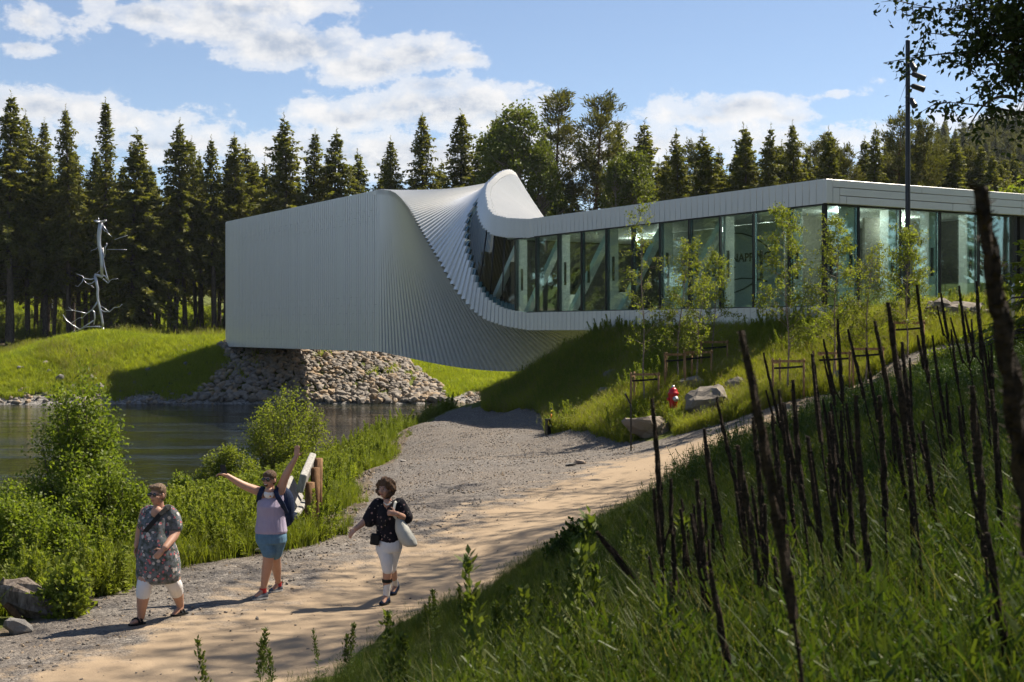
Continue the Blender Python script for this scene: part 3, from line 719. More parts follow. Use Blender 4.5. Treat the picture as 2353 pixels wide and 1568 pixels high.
for v_ in vs_m:
    MB().box((-GLZ, v_, 3), (.22, .09, 4.06)).build('mullion', M['frame'], museum)
    MB().box((-GLZ - .35, v_, 2.9), (.1, .085, 1.2)).build('shade_motor', M['frame'], museum)
for a, c in zip([.1] + vs_m[:-1], vs_m):
    MB().box((-GLZ, (a + c) / 2, 2.99), (.03, c - a - .1, 4.02)).build('window_pane', M['glass'], museum)
MB().box((-GLZ, 5.8, .965), (.2, 11.4, .05)).build('sill_bar', M['frame'], museum)
MB().box((-GLZ, 5.8, 5.01), (.2, 11.4, .07)).build('head_bar', M['frame'], museum)
# rooms behind the glass
MB().box((-13, 5.9, .75), (25, 11, .16)).build('floor', M['floor_in'], museum)
MB().box((-13, 5.9, 5.14), (25, 11, .12)).build('ceiling', M['ceiling'], museum)
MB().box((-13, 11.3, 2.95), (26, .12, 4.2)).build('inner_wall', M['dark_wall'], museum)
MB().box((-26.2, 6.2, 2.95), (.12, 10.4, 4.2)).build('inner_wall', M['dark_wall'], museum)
MB().box((-12.2, .55, .93), (24, .5, .16)).build('window_ledge', M['white_paint'], museum)
MB().box((-.55, 6, .93), (.5, 10.6, .16)).build('window_ledge', M['white_paint'], museum)
MB().box((-5.2, 3.9, 2.95), (.14, 2.2, 4.2)).build('inner_wall', M['inner_wall'], museum)
MB().box((-4.4, 8.9, 2.95), (.14, 4.6, 4.2)).build('inner_wall', M['inner_wall'], museum)
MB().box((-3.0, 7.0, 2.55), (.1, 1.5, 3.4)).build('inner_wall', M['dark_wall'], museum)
MB().box((-14.4, 5.0, 2.95), (5.0, .14, 4.2)).build('display_wall', M['plaster'], museum)
MB().box((-9.6, 4.86, 2.95), (3.9, .14, 4.2)).build('display_wall', M['plaster'], museum)
for k, t in enumerate((2.9, 7.3, 11.8, 16.3, 20.8, 25.2)):
    bevel(MB().box((-t, 1.15, 2.95), (.36, .52, 4.24)).build('column', M['white_paint'], museum), .02)
    if 0 < k:
        a, c = Vector((-(t + 3.75), 1.15, .95)), Vector((-(t + .35), 1.15, 4.75))
        if k < 5 or True:
            d = MB().beam(a, c, .30, .36, (0, 1, 0)).build('brace', M['white_paint'], museum)
            hl = MB()
            for q in (.05, .09, .13, .87, .91, .95):
                pp = a.lerp(c, q)
                for s_ in (-.075, .075): hl.lathe([(.035, 0), (.035, .006)], 8, pp + Vector((s_, -.152, s_ * .9)), (0, -1, 0))
            hl.build('bolt_holes', M['bluegrey'], d)
for v_ in (2.5, 4.9, 7.3, 9.7):
    bevel(MB().box((-1.25, v_, 2.95), (.5, .52, 4.24)).build('column', M['white_paint'], museum), .02)
lm, lt, lo_ = new_mat('lamp_glow'); e_ = lt.node('ShaderNodeEmission'); e_.inputs[0].default_value = (1, .9, .7, 1); e_.inputs[1].default_value = 8; lt.lk(e_.outputs[0], lo_.inputs[0]); M['lamp'] = lm
for t, v_ in ((10.5, 6.2), (13.2, 6.4), (17.2, 5.0), (18.4, 6.0), (2.6, 3.4), (3.6, 8.2), (6, 7), (21, 6)):
    MB().lathe([(.06, 0), (.09, .1), (.09, .16)], 12, (-t, v_, 4.9)).build('ceiling_spot', M['lamp'], museum)
    pl_ = bpy.data.lights.new('spot_bulb', 'POINT'); pl_.energy = 60; pl_.color = (1, .93, .82); pl_.shadow_soft_size = .12
    po_ = bpy.data.objects.new('spot_bulb', pl_); COL.objects.link(po_); po_.parent = museum; po_.location = (-t, v_, 4.75)
# lettering on the display walls (what can be read between the birches)
def letters(txt, t_left, t_right, z, h, back):
    cu = bpy.data.curves.new('lettering', 'FONT'); cu.body = txt; cu.size = 1; cu.extrude = .01; cu.offset = .012; cu.resolution_u = 2
    o = bpy.data.objects.new('lettering', cu); COL.objects.link(o); bpy.context.view_layer.update()
    me = bpy.data.meshes.new_from_object(o); bpy.data.objects.remove(o)
    v_ = np.array([q.co for q in me.vertices]); mn, mx = v_.min(0), v_.max(0)
    w = t_left - t_right
    for q in me.vertices:
        x = (q.co.x - mn[0]) / (mx[0] - mn[0]) * w; zz = (q.co.y - mn[1]) / (mx[1] - mn[1]) * h; d = q.co.z
        q.co = Vector((-t_left + x, back - d, z + zz))
    me.materials.append(M['print']); return link('lettering', me, museum)
letters('BEST TO THE POINT', 15.55, 12.15, 3.28, .42, 4.915); letters('A S', 16.8, 16.3, 3.28, .42, 4.915)
letters('ER', 16.8, 16.35, 2.66, .42, 4.915); letters('DER', 15.8, 15.0, 2.66, .42, 4.915); letters('AB E IN', 13.9, 12.1, 2.66, .42, 4.915)
letters('NAPPING', 11.35, 8.6, 3.28, .42, 4.775); letters('T', 11.35, 11.1, 2.66, .42, 4.775)
def arc(pts):
    p = [Vector((-t, 4.77, z)) for t, z in pts]; MB().tube(p, .035, 6).build('wall_line', M['frame'], museum)
arc([(11.4, 4.72), (10.6, 4.66), (9.7, 4.42), (8.9, 4.0), (8.35, 3.5), (8.15, 3.0), (8.2, 2.6)])
arc([(11.45, 2.42), (10.6, 2.5), (9.6, 2.45), (8.8, 2.3)]); arc([(11.45, 1.75), (10.5, 1.98), (9.6, 2.3), (9.1, 2.55)])
bpy.context.view_layer.update()
def inside(name, label, cat, t, back, group=None):
    w = to_world(t, back, .83); o = empty(name, w, museum.rotation_euler.z); o.scale = (BS,) * 3; return tag(o, label, cat, group)
def simple(o, b, name, m_, **k): return b.build(name, m_, o, **k)
# exhibits, seats and a visitor
for t, lab in ((22.6, 'white plinth behind the gallery glass near the twist, nothing on it'), (17.9, 'white plinth behind the gallery glass carrying a small dark sculpture')):
    o = inside('plinth', lab, 'plinth', t, 2.6, 'plinths inside the gallery'); bevel(simple(o, MB().box((0, 0, .56), (.75, .75, 1.12)), 'block', M['white_paint']), .012)
o = inside('small_sculpture', 'small dark bronze sculpture standing on the white plinth indoors', 'sculpture', 17.9, 2.6); o.location.z += 1.12 * BS
b = MB(); b.box((0, 0, .06), (.6, .3, .12)); b.tube([(-.2, 0, .1), (-.16, 0, .35), (-.05, 0, .5)], [.05, .07, .03]); b.tube([(.2, 0, .1), (.08, 0, .45), (.02, 0, .75), (.12, .02, .9)], [.08, .06, .05, .02]); b.ball((-.17, 0, .55), .07)
simple(o, b, 'figure', M['bronze'])
o = inside('tall_sculpture', 'tall dark rough sculpture standing in the gallery near the twist', 'sculpture', 24.4, 4.4)
b = MB(); b.rings([[(.42 * k * math.cos(a) * (1 + .2 * math.sin(3 * a + z)), .36 * k * math.sin(a), z) for a in np.linspace(0, 2 * math.pi, 14, endpoint=False)] for z, k in ((0, 1), (.5, .92), (1.1, 1.08), (1.7, .85), (2.3, 1.0), (2.7, .55))]); simple(o, b, 'block', M['bronze'])
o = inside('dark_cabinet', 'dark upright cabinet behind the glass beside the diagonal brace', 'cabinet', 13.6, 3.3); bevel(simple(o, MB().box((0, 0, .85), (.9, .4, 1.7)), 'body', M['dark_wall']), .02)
def seat(t, back, lab):
    o = inside('sofa', lab, 'sofa', t, back, 'pale sofas inside the glass end')
    bevel(simple(o, MB().box((0, 0, .25), (.8, 1.7, .34)), 'seat', M['white_paint']), .04); bevel(simple(o, MB().box((.36, 0, .6), (.16, 1.7, .5)), 'backrest', M['white_paint']), .04)
    for y in (-.78, .78): simple(o, MB().box((0, y, .05), (.7, .06, .1)), 'leg', M['frame'])
seat(1.9, 8.1, 'pale low sofa behind the end glass, left of the seated visitor'); seat(2.0, 10.6, 'pale low sofa behind the end glass, under the seated visitor')
# ================================================================== STONES
def rock_mesh(name, seed, m_, sub=1, flat=True, sq=(1, .8, .6), cuts=7, rug=.10):
    bm = bmesh.new(); bmesh.ops.create_icosphere(bm, subdivisions=sub, radius=1)
    r = random.Random(seed)
    pl = [(Vector((r.gauss(0, 1), r.gauss(0, 1), r.gauss(0, .8))).normalized(), r.uniform(.52, .8)) for _ in range(cuts)]
    for v in bm.verts:
        for n_, d in pl:
            k = v.co.dot(n_)
            if k > d: v.co -= n_ * (k - d)
        v.co += Vector(noise.noise_vector(v.co * 1.7 + Vector((seed, 0, 0)))) * rug + v.co.normalized() * noise.fractal(v.co * 4 + Vector((0, seed, 0)), .8, 2, 3) * rug * .45
        v.co = Vector((v.co.x * sq[0], v.co.y * sq[1], v.co.z * sq[2]))
    me = bpy.data.meshes.new(name); bm.to_mesh(me); bm.free(); me.materials.append(m_)
    if not flat: me.polygons.foreach_set('use_smooth', np.ones(len(me.polygons), bool))
    return me
RIP = [rock_mesh('stone', s, M['riprap'], 1, True, (1, rnd.uniform(.65, .95), rnd.uniform(.45, .75)), 8) for s in range(10)]
def heap(name, label, poly, n, rmin, rmax, keep, zoff=.0, power=1.6, lift=0.0):
    """stones of a heap: the largest as parts, the small ones joined"""
    poly = np.array(poly, float); (x0, y0), (x1, y1) = poly.min(0), poly.max(0)
    pts = []
    while len(pts) < n:
        x, y = R.uniform(x0, x1, 4000), R.uniform(y0, y1, 4000); k = inpoly(poly, x, y); pts += list(zip(x[k], y[k]))
    pts = np.array(pts[:n]); z = ground(pts[:, 0], pts[:, 1]); r = rmin + (rmax - rmin) * R.random(n) ** power
    r *= np.where(z < -4.5, 1.25, 1.0)
    root = empty(name, (pts[:, 0].mean(), pts[:, 1].mean(), float(z.mean()))); tag(root, label, 'stone heap')
    o0 = np.array(root.location); order = np.argsort(-r); vs, fs = [], []
    for j, i in enumerate(order):
        me = RIP[i % len(RIP)]; rot = (rnd.uniform(-.5, .5), rnd.uniform(-.5, .5), rnd.uniform(0, 6.3))
        if j < keep:
            o = link('stone', me, root, Vector((pts[i, 0], pts[i, 1], z[i] + r[i] * .12 + zoff + lift * rnd.random())) - Vector(o0), rot, (r[i],) * 3)
        else:
            mt = Matrix.LocRotScale(Vector((pts[i, 0], pts[i, 1], z[i] + r[i] * .12 + zoff + lift * rnd.random())) - Vector(o0), Matrix.Identity(3).to_quaternion(), None)
            mm = Matrix.LocRotScale(None, __import__('mathutils').Euler(rot).to_quaternion(), (r[i],) * 3)
            q = np.array([(mt @ mm) @ v.co for v in me.vertices]); b0 = sum(len(a) for a in vs)
            vs.append(q); fs.append(np.array([p.vertices[:] for p in me.polygons]) + b0)
    if vs:
        o = link('rubble', mesh_np('rubble', np.vstack(vs), np.vstack(fs), M['riprap']), root); o['kind'] = 'stuff'
    return root
RIPPOLY = [(-22.3, 92.2), (-14, 92.4), (-8, 92.8), (-4.6, 93.4), (-5, 98), (-6.5, 101), (-8.6, 104.5), (-11, 106), (-16, 106), (-20.5, 103.5), (-21.6, 100.5), (-20.4, 98), (-21, 95)]
heap('riprap_slope', 'slope of broken stones under the tall end of the white museum', RIPPOLY, 3400, .15, .46, 300, .05, 2.0, .12)
heap('shore_stones', 'strip of pale pebbles and stones along the far water edge below the mound', [(-60, 91.5), (-20, 91.8), (-19.5, 94.2), (-26, 94.6), (-34, 94.8), (-60, 94.6)], 1300, .07, .30, 40, .02, 2.6)
heap('inlet_stones', 'dark stones lining the inlet at the foot of the shaded grass slope', [(-3.6, 61.6), (-1.6, 61.4), (-.1, 58.4), (1.1, 56.6), (1.7, 58), (.3, 61), (-1.6, 64.5), (-3.2, 64.5)], 110, .12, .55, 60, .0, 2.0)
heap('inlet_pebbles', 'pale pebbles at the tip of the inlet below the lit grass', [(-4.8, 92.6), (-2.0, 92), (.5, 92.6), (.5, 96), (-3, 97.5)], 260, .08, .3, 40, .0, 2.0)
# single rocks in the grass
def rock(px, py, Y, w, label, seed, m_='rock', sq=(1, .8, .62), sub=3, sink=.25, rz=None):
    X = (px - CX_) / F_ * Y; me = rock_mesh('stone_body', seed, M[m_], sub, True, sq, 16, .2)
    z = gz(X, Y); s_ = w / 2
    o = link('rock', me, None, (X, Y, z + s_ * sq[2] * (1 - 2 * sink)), (rnd.uniform(-.15, .15), rnd.uniform(-.15, .15), rnd.uniform(0, 6.3) if rz is None else rz), (s_,) * 3)
    return tag(o, label, 'rock', 'loose rocks in the grass')
mound_rocks = [(48, 845, .75, 'dark rock on the lit mound, at the far left edge of the photo'), (107, 834, .7, 'dark rock on the lit mound, above and right of the one at the left edge'), (112, 851, .5, 'small flat brown stone on the lit mound below the dark one'),
               (138, 872, .95, 'blue grey boulder at the foot of the lit mound'), (210, 868, .8, 'pale angular rock between the lit and the shaded grass'), (172, 843, .5, 'small pale stone in the middle of the lit mound'), (228, 892, 1.1, 'blue grey boulder just inside the shadow near the shore'),
               (340, 849, .6, 'white upright stone in the shaded grass left of the museum'), (436, 859, .55, 'white block in the middle of the shaded grass'), (427, 833, .5, 'pale flat stone at the upper edge of the shadow'), (425, 806, .6, 'brown rock pile on the lit crest near the shadow edge'),
               (437, 793, .5, 'small pale stone on the crest nearest the museum wall'), (309, 880, .55, 'grey stone low in the shaded grass'), (503, 866, .6, 'grey stone at the shaded grass edge beside the broken stones'), (168, 888, .6, 'brown stone on the lit strip above the shore'), (280, 898, .45, 'small orange stone low in the shadow')]
for i, (px, py, w, lab) in enumerate(mound_rocks):
    p = on_ground(px, py + 6, 80, 128); rock(px, py, p.y, w, lab, 40 + i, 'rock', (1, .8, .7), 2, .2)
rock(1497, 990, 39.3, 1.65, 'long grey boulder at the path edge behind the thin black post', 60, 'boulder', (1, .62, .5), 3, .14, .25)
rock(1618, 945, 39.4, 1.7, 'big pale layered boulder in the grass right of the red hydrant', 61, 'boulder', (1, .8, .62), 3, .12, .3)
rock(1695, 925, 40.2, .85, 'smaller dark boulder behind the pale layered one', 62, 'boulder', (1, .8, .62), 3, .15)
rock(2150, 720, 41.4, 1.15, 'brown rounded boulder in front of the glass end', 63, 'boulder', (1, .8, .75), 3, .15, .4)
rock(2225, 712, 41.2, 1.7, 'wide flat grey boulder in front of the glass end, farthest right', 64, 'boulder', (1, .6, .42), 3, .12, .1)
rock(2190, 800, 36.8, 1.2, 'pale grey boulder on the slope behind the dead stalks', 65, 'boulder', (1, .8, .6), 3, .15)
rock(1408, 818, 48, .7, 'small brown rock high in the shaded grass slope', 66, 'rock'); rock(1395, 868, 46.5, .8, 'grey rock half hidden in the shaded grass slope', 67, 'rock'); rock(1590, 900, 41.5, 1.2, 'flat rock in the shaded grass left of the tree stakes', 68, 'rock', (1, .6, .4))
for px, py, Y, w, lab, sd_ in ((432, 1182, 21.0, .5, 'pinkish rock in the weeds right behind the woman in the flowered dress', 70), (485, 1190, 21.2, .45, 'pale pink rock in the weeds between the two women in sunglasses', 71), (500, 1122, 24.5, .6, 'brown rock among weeds below the raised phone', 72),
                               (535, 1128, 24.6, .7, 'pale rock beside the brown one below the raised arm', 73), (40, 1452, 15.9, .45, 'rounded grey stone at the path edge, lower left', 74), (600, 1245, 21.9, .35, 'pale flat slab at the path edge behind the cheering woman', 75), (925, 1050, 36, .35, 'angular brown stone on the gravel shoulder', 76), (1335, 1055, 33.8, .5, 'broken grey flagstone lying in the gravel patch', 77), (1310, 1058, 33.4, .4, 'grey flagstone fragment left of the larger one in the gravel', 78)):
    rock(px, py, Y, w, lab, sd_, 'rock', (1, .75, .6) if sd_ < 75 else (1, .7, .25), 2, .2)

# ================================================================== FOREST
def spruce_meshes(seed, h, base, wid, dead=False, thin=1.0, needle=1.0, kind='spruce'):
    rg = np.random.default_rng(seed)
    tr = MB(); lean = rg.normal(0, .012, 2)
    def axis(z): return np.array([lean[0] * z + .10 * math.sin(z * .35 + seed), lean[1] * z + .08 * math.cos(z * .3 + seed), z])
    zz = np.linspace(-.6, h, 16); r0 = .0125 * h + .03
    tr.tube([axis(z) for z in zz], [max(.012, r0 * (1 - max(z, 0) / h) ** .8) for z in zz], 9)
    for _ in range(26):                                     # dry lower branches
        z = rg.uniform(.12 * h, max(base, .3) * h + 1); a = rg.uniform(0, 6.28); l = rg.uniform(.6, 2.0)
        p = Vector(axis(z)); d = Vector((math.cos(a), math.sin(a), 0))
        tr.tube([p, p + d * l * .5 + Vector((0, 0, -.05)), p + d * l + Vector((0, 0, -.25 * l))], [.03, .02, .008], 4)
    P, D, Ln, Wd = [], [], [], []
    z = base * h
    while z < h * .985:
        f = (z - base * h) / (h - base * h); env = (1 - f) ** .82 * (.55 + .45 * min(1, f / .16)) * (1 + .13 * math.sin(f * 17 + seed))
        nb = rg.integers(4, 7)
        if f > .93: nb = 3
        a0 = rg.uniform(0, 6.28)
        for k in range(nb):
            Lb = wid * 1.5 * env * rg.uniform(.5, 1.25)
            if rg.random() < .10 * thin: continue
            if Lb < .12: Lb = .12
            a = a0 + 6.283 * k / nb + rg.normal(0, .25); ca, sa = math.cos(a), math.sin(a)
            ns = max(3, int(Lb / .15 * thin)); s = (np.arange(ns) + rg.random(ns)) / ns * .92 + .08
            rise = .30 * f + .05; dr = .55 * (1 - f) + .12
            zc = z + Lb * (rise * s - dr * s ** 1.7) + .12 * Lb * np.maximum(0, s - .75)
            pos = np.stack([ca * Lb * s, sa * Lb * s, zc], 1) + np.array([*axis(z)[:2], 0])
            for sd_ in (-1, 1, 0):
                ss = rg.uniform(.55, 1.15, ns) * (1 - .35 * s)
                d = np.stack([ca * (.55 if sd_ else .2) - sa * sd_ * .75 + rg.normal(0, .16, ns), sa * (.55 if sd_ else .2) + ca * sd_ * .75 + rg.normal(0, .16, ns), (-.38 if sd_ else -.95) + rg.normal(0, .2, ns) + .55 * f], 1)
                P.append(pos + rg.normal(0, .03, (ns, 3))); D.append(d)
                Ln.append(ss * (.78 if sd_ else .72) * (.6 + .4 * env) * needle); Wd.append(np.full(ns, .25 * needle) * rg.uniform(.7, 1.3, ns))
        z += rg.uniform(.26, .44) * (1.15 - .45 * f)
    # leader
    n = 14; zt = np.linspace(h * .965, h + .25, n); P.append(np.stack([np.zeros(n) + axis(h)[0], np.zeros(n) + axis(h)[1], zt], 1)); D.append(np.stack([rg.normal(0, .5, n), rg.normal(0, .5, n), np.full(n, .7)], 1)); Ln.append(np.full(n, .26)); Wd.append(np.full(n, .07))
    P = np.vstack(P); D = np.vstack(D); nr = unit(len(P), rg) * .8 + np.array([0, 0, 1.0])
    v, f_ = leaf_quads(P, D, nr, np.concatenate(Ln), np.concatenate(Wd))
    return tr.mesh('trunk', M['bark']), mesh_np('crown', v, f_, M[kind])
def pine_meshes(seed, h, base, wid):
    rg = np.random.default_rng(seed); tr = MB()
    def axis(z): return np.array([.25 * math.sin(z * .22 + seed), .2 * math.cos(z * .2 + seed), z])
    zz = np.linspace(-.6, h * .97, 16); tr.tube([axis(z) for z in zz], [max(.02, .24 * (1 - max(z, 0) / h) ** .7) for z in zz], 9)
    P, D = [], []
    z = base * h
    while z < h:
        f = (z - base * h) / (h * (1 - base)); env = (1 - f) ** .55 * (.6 + .4 * min(1, f / .2))
        for k in range(rg.integers(3, 6)):
            a = rg.uniform(0, 6.28); Lb = wid * env * rg.uniform(.45, 1.2) + .25; up = .15 + .5 * f + rg.normal(0, .1)
            p0 = axis(z); d = np.array([math.cos(a), math.sin(a), up]); tr.tube([p0, p0 + d * Lb * .5 - [0, 0, .03 * Lb], p0 + d * Lb], [.05 * (1 - f) + .015, .03 * (1 - f) + .01, .008], 5)
            for q in range(max(2, int(Lb / .42))):
                c = p0 + d * Lb * rg.uniform(.3, 1.05) + rg.normal(0, .12 + .10 * Lb, 3); n = rg.integers(26, 40)
                P.append(c + rg.normal(0, .19, (n, 3))); D.append(unit(n, rg) * .8 + np.array([*d[:2] * .7, .8]))
        z += rg.uniform(.35, .7)
    P = np.vstack(P); D = np.vstack(D); v, f_ = leaf_quads(P, D, unit(len(P), rg), rg.uniform(.28, .5, len(P)), rg.uniform(.06, .11, len(P)))
    return tr.mesh('trunk', M['bark_pine']), mesh_np('crown', v, f_, M['pine'])
def broad_meshes(seed, h, w, leaf=.2, n_cl=90, per=120, base=.18, m_='birch_old', bk='bark_birch'):
    rg = np.random.default_rng(seed); tr = MB(); top = Vector((rg.normal(0, .3), rg.normal(0, .3), h * .93))
    tr.tube([(0, 0, -.5), (.1, 0, h * .3), (top.x * .5, top.y * .5, h * .6), top], [.02 * h, .015 * h, .009 * h, .02], 9)
    P, D = [], []
    for k in range(n_cl):
        f = rg.random() ** .8; z = h * (base + (1 - base) * f); a = rg.uniform(0, 6.28); env = math.sin(math.pi * (.16 + .8 * f)) ** .7
        r_ = w * env * rg.uniform(.2, 1.25) ** .7; c = np.array([r_ * math.cos(a), r_ * math.sin(a), z])
        z0 = max(h * .15, z - r_ * rg.uniform(.5, 1.1)); tr.tube([(top.x * z0 / h, top.y * z0 / h, z0), (c[0] * .55, c[1] * .55, (z0 + z) / 2 + .2), tuple(c)], [.012 * h * .35, .006 * h * .35, .012], 5)
        n = int(per * rg.uniform(.6, 1.3)); s = rg.normal(0, 1, (n, 3)) * np.array([.42, .42, .5]) * w * .25 * rg.uniform(.6, 1.4)
        s[:, 2] -= np.abs(rg.normal(0, .35, n)) * w * .22      # hanging sprays
        P.append(c + s); D.append(unit(n, rg) * .8 + np.array([0, 0, -.7]))
    P = np.vstack(P); D = np.vstack(D); v, f_ = leaf_quads(P, D, unit(len(P), rg) + [0, 0, .4], rg.uniform(.7, 1.25, len(P)) * leaf, rg.uniform(.5, .8, len(P)) * leaf)
    return tr.mesh('trunk', M[bk]), mesh_np('crown', v, f_, M[m_])
KINDS = {}
for i, (h, bs, wd, th_) in enumerate(((23, .38, 2.5, 1.0), (22, .33, 2.9, 1.15), (24, .42, 2.3, .9), (21, .30, 3.1, 1.2), (25, .48, 2.0, .7), (20, .08, 2.9, 1.25), (22, .05, 3.3, 1.3))):
    KINDS['spruce', i] = (h, spruce_meshes(100 + i, h, bs, wd, thin=th_))
KINDS['snag', 0] = (24, spruce_meshes(120, 24, .22, 1.5, thin=.55))
for i in range(3): KINDS['pine', i] = (20, pine_meshes(140 + i, 20, (.32, .42, .25)[i], 2.6))
for i in range(2): KINDS['birch', i] = (16, broad_meshes(150 + i, 16, 2.4, .2, 170, 85))
KINDS['small', 0] = (4, broad_meshes(160, 4, 1.5, .16, 40, 90, .05, 'birch', 'twig'))
def tree(kind, var, px, Y, h, label, group, rz=None, X=None):
    h0, (tm, cm) = KINDS[kind, var]; s_ = h / h0; X = (px - CX_) / F_ * Y if X is None else X
    nm = {'spruce': 'spruce_tree', 'snag': 'spruce_tree', 'pine': 'pine_tree', 'birch': 'birch_tree', 'small': 'small_tree'}[kind]
    o = empty(nm, (X, Y, gz(X, Y) - .1), rnd.uniform(0, 6.28) if rz is None else rz); o.scale = (s_ * rnd.uniform(.82, 1.22),) * 2 + (s_,); o.rotation_euler.x = rnd.gauss(0, .012); o.rotation_euler.y = rnd.gauss(0, .012)
    tag(o, label, 'tree', group); link('trunk', tm, o); link('crown', cm, o); return o
def top_h(px, py, Y):               # height a tree needs so its tip shows at that height in the sky
    X = (px - CX_) / F_ * Y; return (CY_ - py) / F_ * Y - gz(X, Y) + .1
G1, G2, G3 = 'spruces behind the grass mound', 'conifers behind the museum roof', 'trees on the far hazy hillside'
sky_l = [(22, 215, 129, 'spruce', 0), (62, 262, 133, 'spruce', 1), (100, 277, 136, 'spruce', 2), (160, 250, 131, 'spruce', 0), (240, 232, 130, 'snag', 0), (305, 300, 128, 'spruce', 5), (212, 345, 137, 'spruce', 3), (350, 385, 140, 'spruce', 4), (404, 278, 130, 'spruce', 1), (450, 318, 134, 'spruce', 4), (492, 318, 131, 'spruce', 2),
         (535, 312, 133, 'spruce', 0), (575, 338, 137, 'spruce', 3), (612, 372, 140, 'spruce', 1), (668, 268, 131, 'spruce', 1), (716, 305, 136, 'spruce', 2), (770, 302, 133, 'spruce', 3), (830, 347, 140, 'spruce', 5), (905, 318, 132, 'spruce', 2), (962, 265, 134, 'spruce', 0), (880, 365, 142, 'spruce', 3), (1012, 372, 138, 'spruce', 5), (1056, 258, 130, 'spruce', 0), (1095, 315, 136, 'spruce', 3)]
ORD = ['first', 'second', 'third', 'fourth', 'fifth', 'sixth', 'seventh', 'eighth', 'ninth', 'tenth', 'eleventh', 'twelfth', 'thirteenth', 'fourteenth', 'fifteenth', 'sixteenth', 'seventeenth', 'eighteenth', 'nineteenth', 'twentieth',
       'twenty-first', 'twenty-second', 'twenty-third', 'twenty-fourth', 'twenty-fifth', 'twenty-sixth', 'twenty-seventh', 'twenty-eighth', 'twenty-ninth', 'thirtieth']
def ordn(i): return ORD[i] if i < len(ORD) else f'{i + 1}th'
for i, (px, py, Y, k, v_) in enumerate(sorted(sky_l)):
    lab = 'tall ragged spruce with a bare narrow top above the steel tree sculpture' if k == 'snag' else f'dark spruce against the sky left of the roof hump, {ordn(i)} treetop from the left'
    tree(k, v_, px, Y, top_h(px, py, Y), lab, G1)
sky_r = [(1130, 262, 118, 'spruce', 4), (1290, 228, 112, 'pine', 0), (1378, 222, 110, 'pine', 1), (1425, 278, 118, 'spruce', 0), (1470, 278, 112, 'spruce', 5), (1560, 302, 108, 'spruce', 6), (1632, 306, 110, 'spruce', 6), (1705, 290, 116, 'spruce', 5), (1722, 296, 112, 'spruce', 3), (1765, 292, 110, 'spruce', 6), (1828, 284, 114, 'spruce', 0),
         (1900, 296, 112, 'spruce', 6), (1950, 345, 120, 'pine', 2), (2003, 290, 112, 'spruce', 5), (2065, 265, 114, 'pine', 1), (2118, 290, 116, 'pine', 0), (2192, 312, 118, 'spruce', 5), (1985, 316, 122, 'spruce', 4), (2155, 345, 118, 'pine', 2), (1660, 345, 118, 'spruce', 3), (1530, 350, 116, 'spruce', 5), (1850, 350, 120, 'spruce', 6), (2090, 345, 122, 'spruce', 6), (2350, 385, 95, 'spruce', 5), (2225, 352, 126, 'pine', 0)]
for i, (px, py, Y, k, v_) in enumerate(sorted(sky_r)):
    if px < 1520: Y += 14
    lab = f'brown-trunked pine behind the museum roof, {ordn(i)} conifer from the hump rightwards' if k == 'pine' else f'dark spruce behind the museum roof, {ordn(i)} conifer from the hump rightwards'
    tree(k, v_, px, Y, top_h(px, py, Y), lab, G2)
tree('birch', 0, 1195, 123, top_h(1195, 250, 123), 'light green birch rising right behind the white roof hump', 'birches behind the museum')
tree('birch', 1, 1250, 121, top_h(1250, 330, 121), 'lower birch crown spilling over the right foot of the roof hump', 'birches behind the museum')
tree('birch', 1, 1160, 126, top_h(1160, 290, 126), 'birch standing close behind the crest of the hump, leftmost of its group', 'birches behind the museum')
tree('birch', 0, 1462, 120, top_h(1462, 350, 120), 'light green birch behind the low roof, between pine and spruce', 'birches behind the museum')
tree('birch', 1, 1425, 119, top_h(1425, 365, 119), 'drooping birch beside the roof edge, left of the lone light one', 'birches behind the museum')
tree('small', 0, 2040, 84, 7.2, 'small bright green tree peeping over the fascia left of the mast', 'small trees over the roof'); tree('small', 0, 2330, 92, top_h(2330, 425, 92), 'small light green tree over the roof at the right edge', 'small trees over the roof')
n_fill = 0
for row, (Y0, cnt, x0, x1) in enumerate(((134, 24, -330, 560), (143, 26, -420, 1250), (153, 28, -420, 1300), (165, 30, -480, 1350))):
    for k in range(cnt):
        px = x0 + (x1 - x0) * (k + rnd.uniform(.1, .9)) / cnt; Y = Y0 + rnd.uniform(-2, 3)
        if px < 75 and px > -60 and row > 0: continue            # a clearing shows between the leftmost trunks
        tree('spruce', rnd.choice((0, 1, 2, 3, 4)), px, Y, rnd.uniform(15.5, 19.5), 'dark spruce deep in the forest behind the grass mound', 'spruces inside the dark forest')
for k in range(44):
    px = 1480 + 860 * (k + rnd.random()) / 44; Y = rnd.uniform(122, 142)
    tree(*rnd.choice((('spruce', 3), ('spruce', 5), ('spruce', 6), ('pine', 2), ('pine', 0))), px, Y, top_h(px, rnd.uniform(325, 405), Y), 'middling dark conifer filling the wood behind the low museum roof', 'conifers filling the wood behind the roof')
for k in range(34):
    px = 560 + 1740 * (k + rnd.random()) / 34; Y = rnd.uniform(122, 140)
    tree('spruce', rnd.choice((3, 5, 6)), px, Y, rnd.uniform(10, 13.5), 'lower dark spruce filling the wood behind the museum', 'spruces filling the wood behind the museum')
for k in range(14):
    Y = rnd.uniform(172, 205); px = rnd.uniform(-120, 110); tree('spruce', rnd.choice((0, 2, 5)), px, Y, rnd.uniform(12, 20), 'spruce on the slope beyond the white rail fence', 'spruces beyond the rail fence')
for k in range(9):
    px = rnd.uniform(-40, 520); Y = rnd.uniform(150, 168); tree('small', 0, px, Y, rnd.uniform(2.5, 4.5), 'small leafy tree lit between the forest trunks', 'small trees between the trunks')
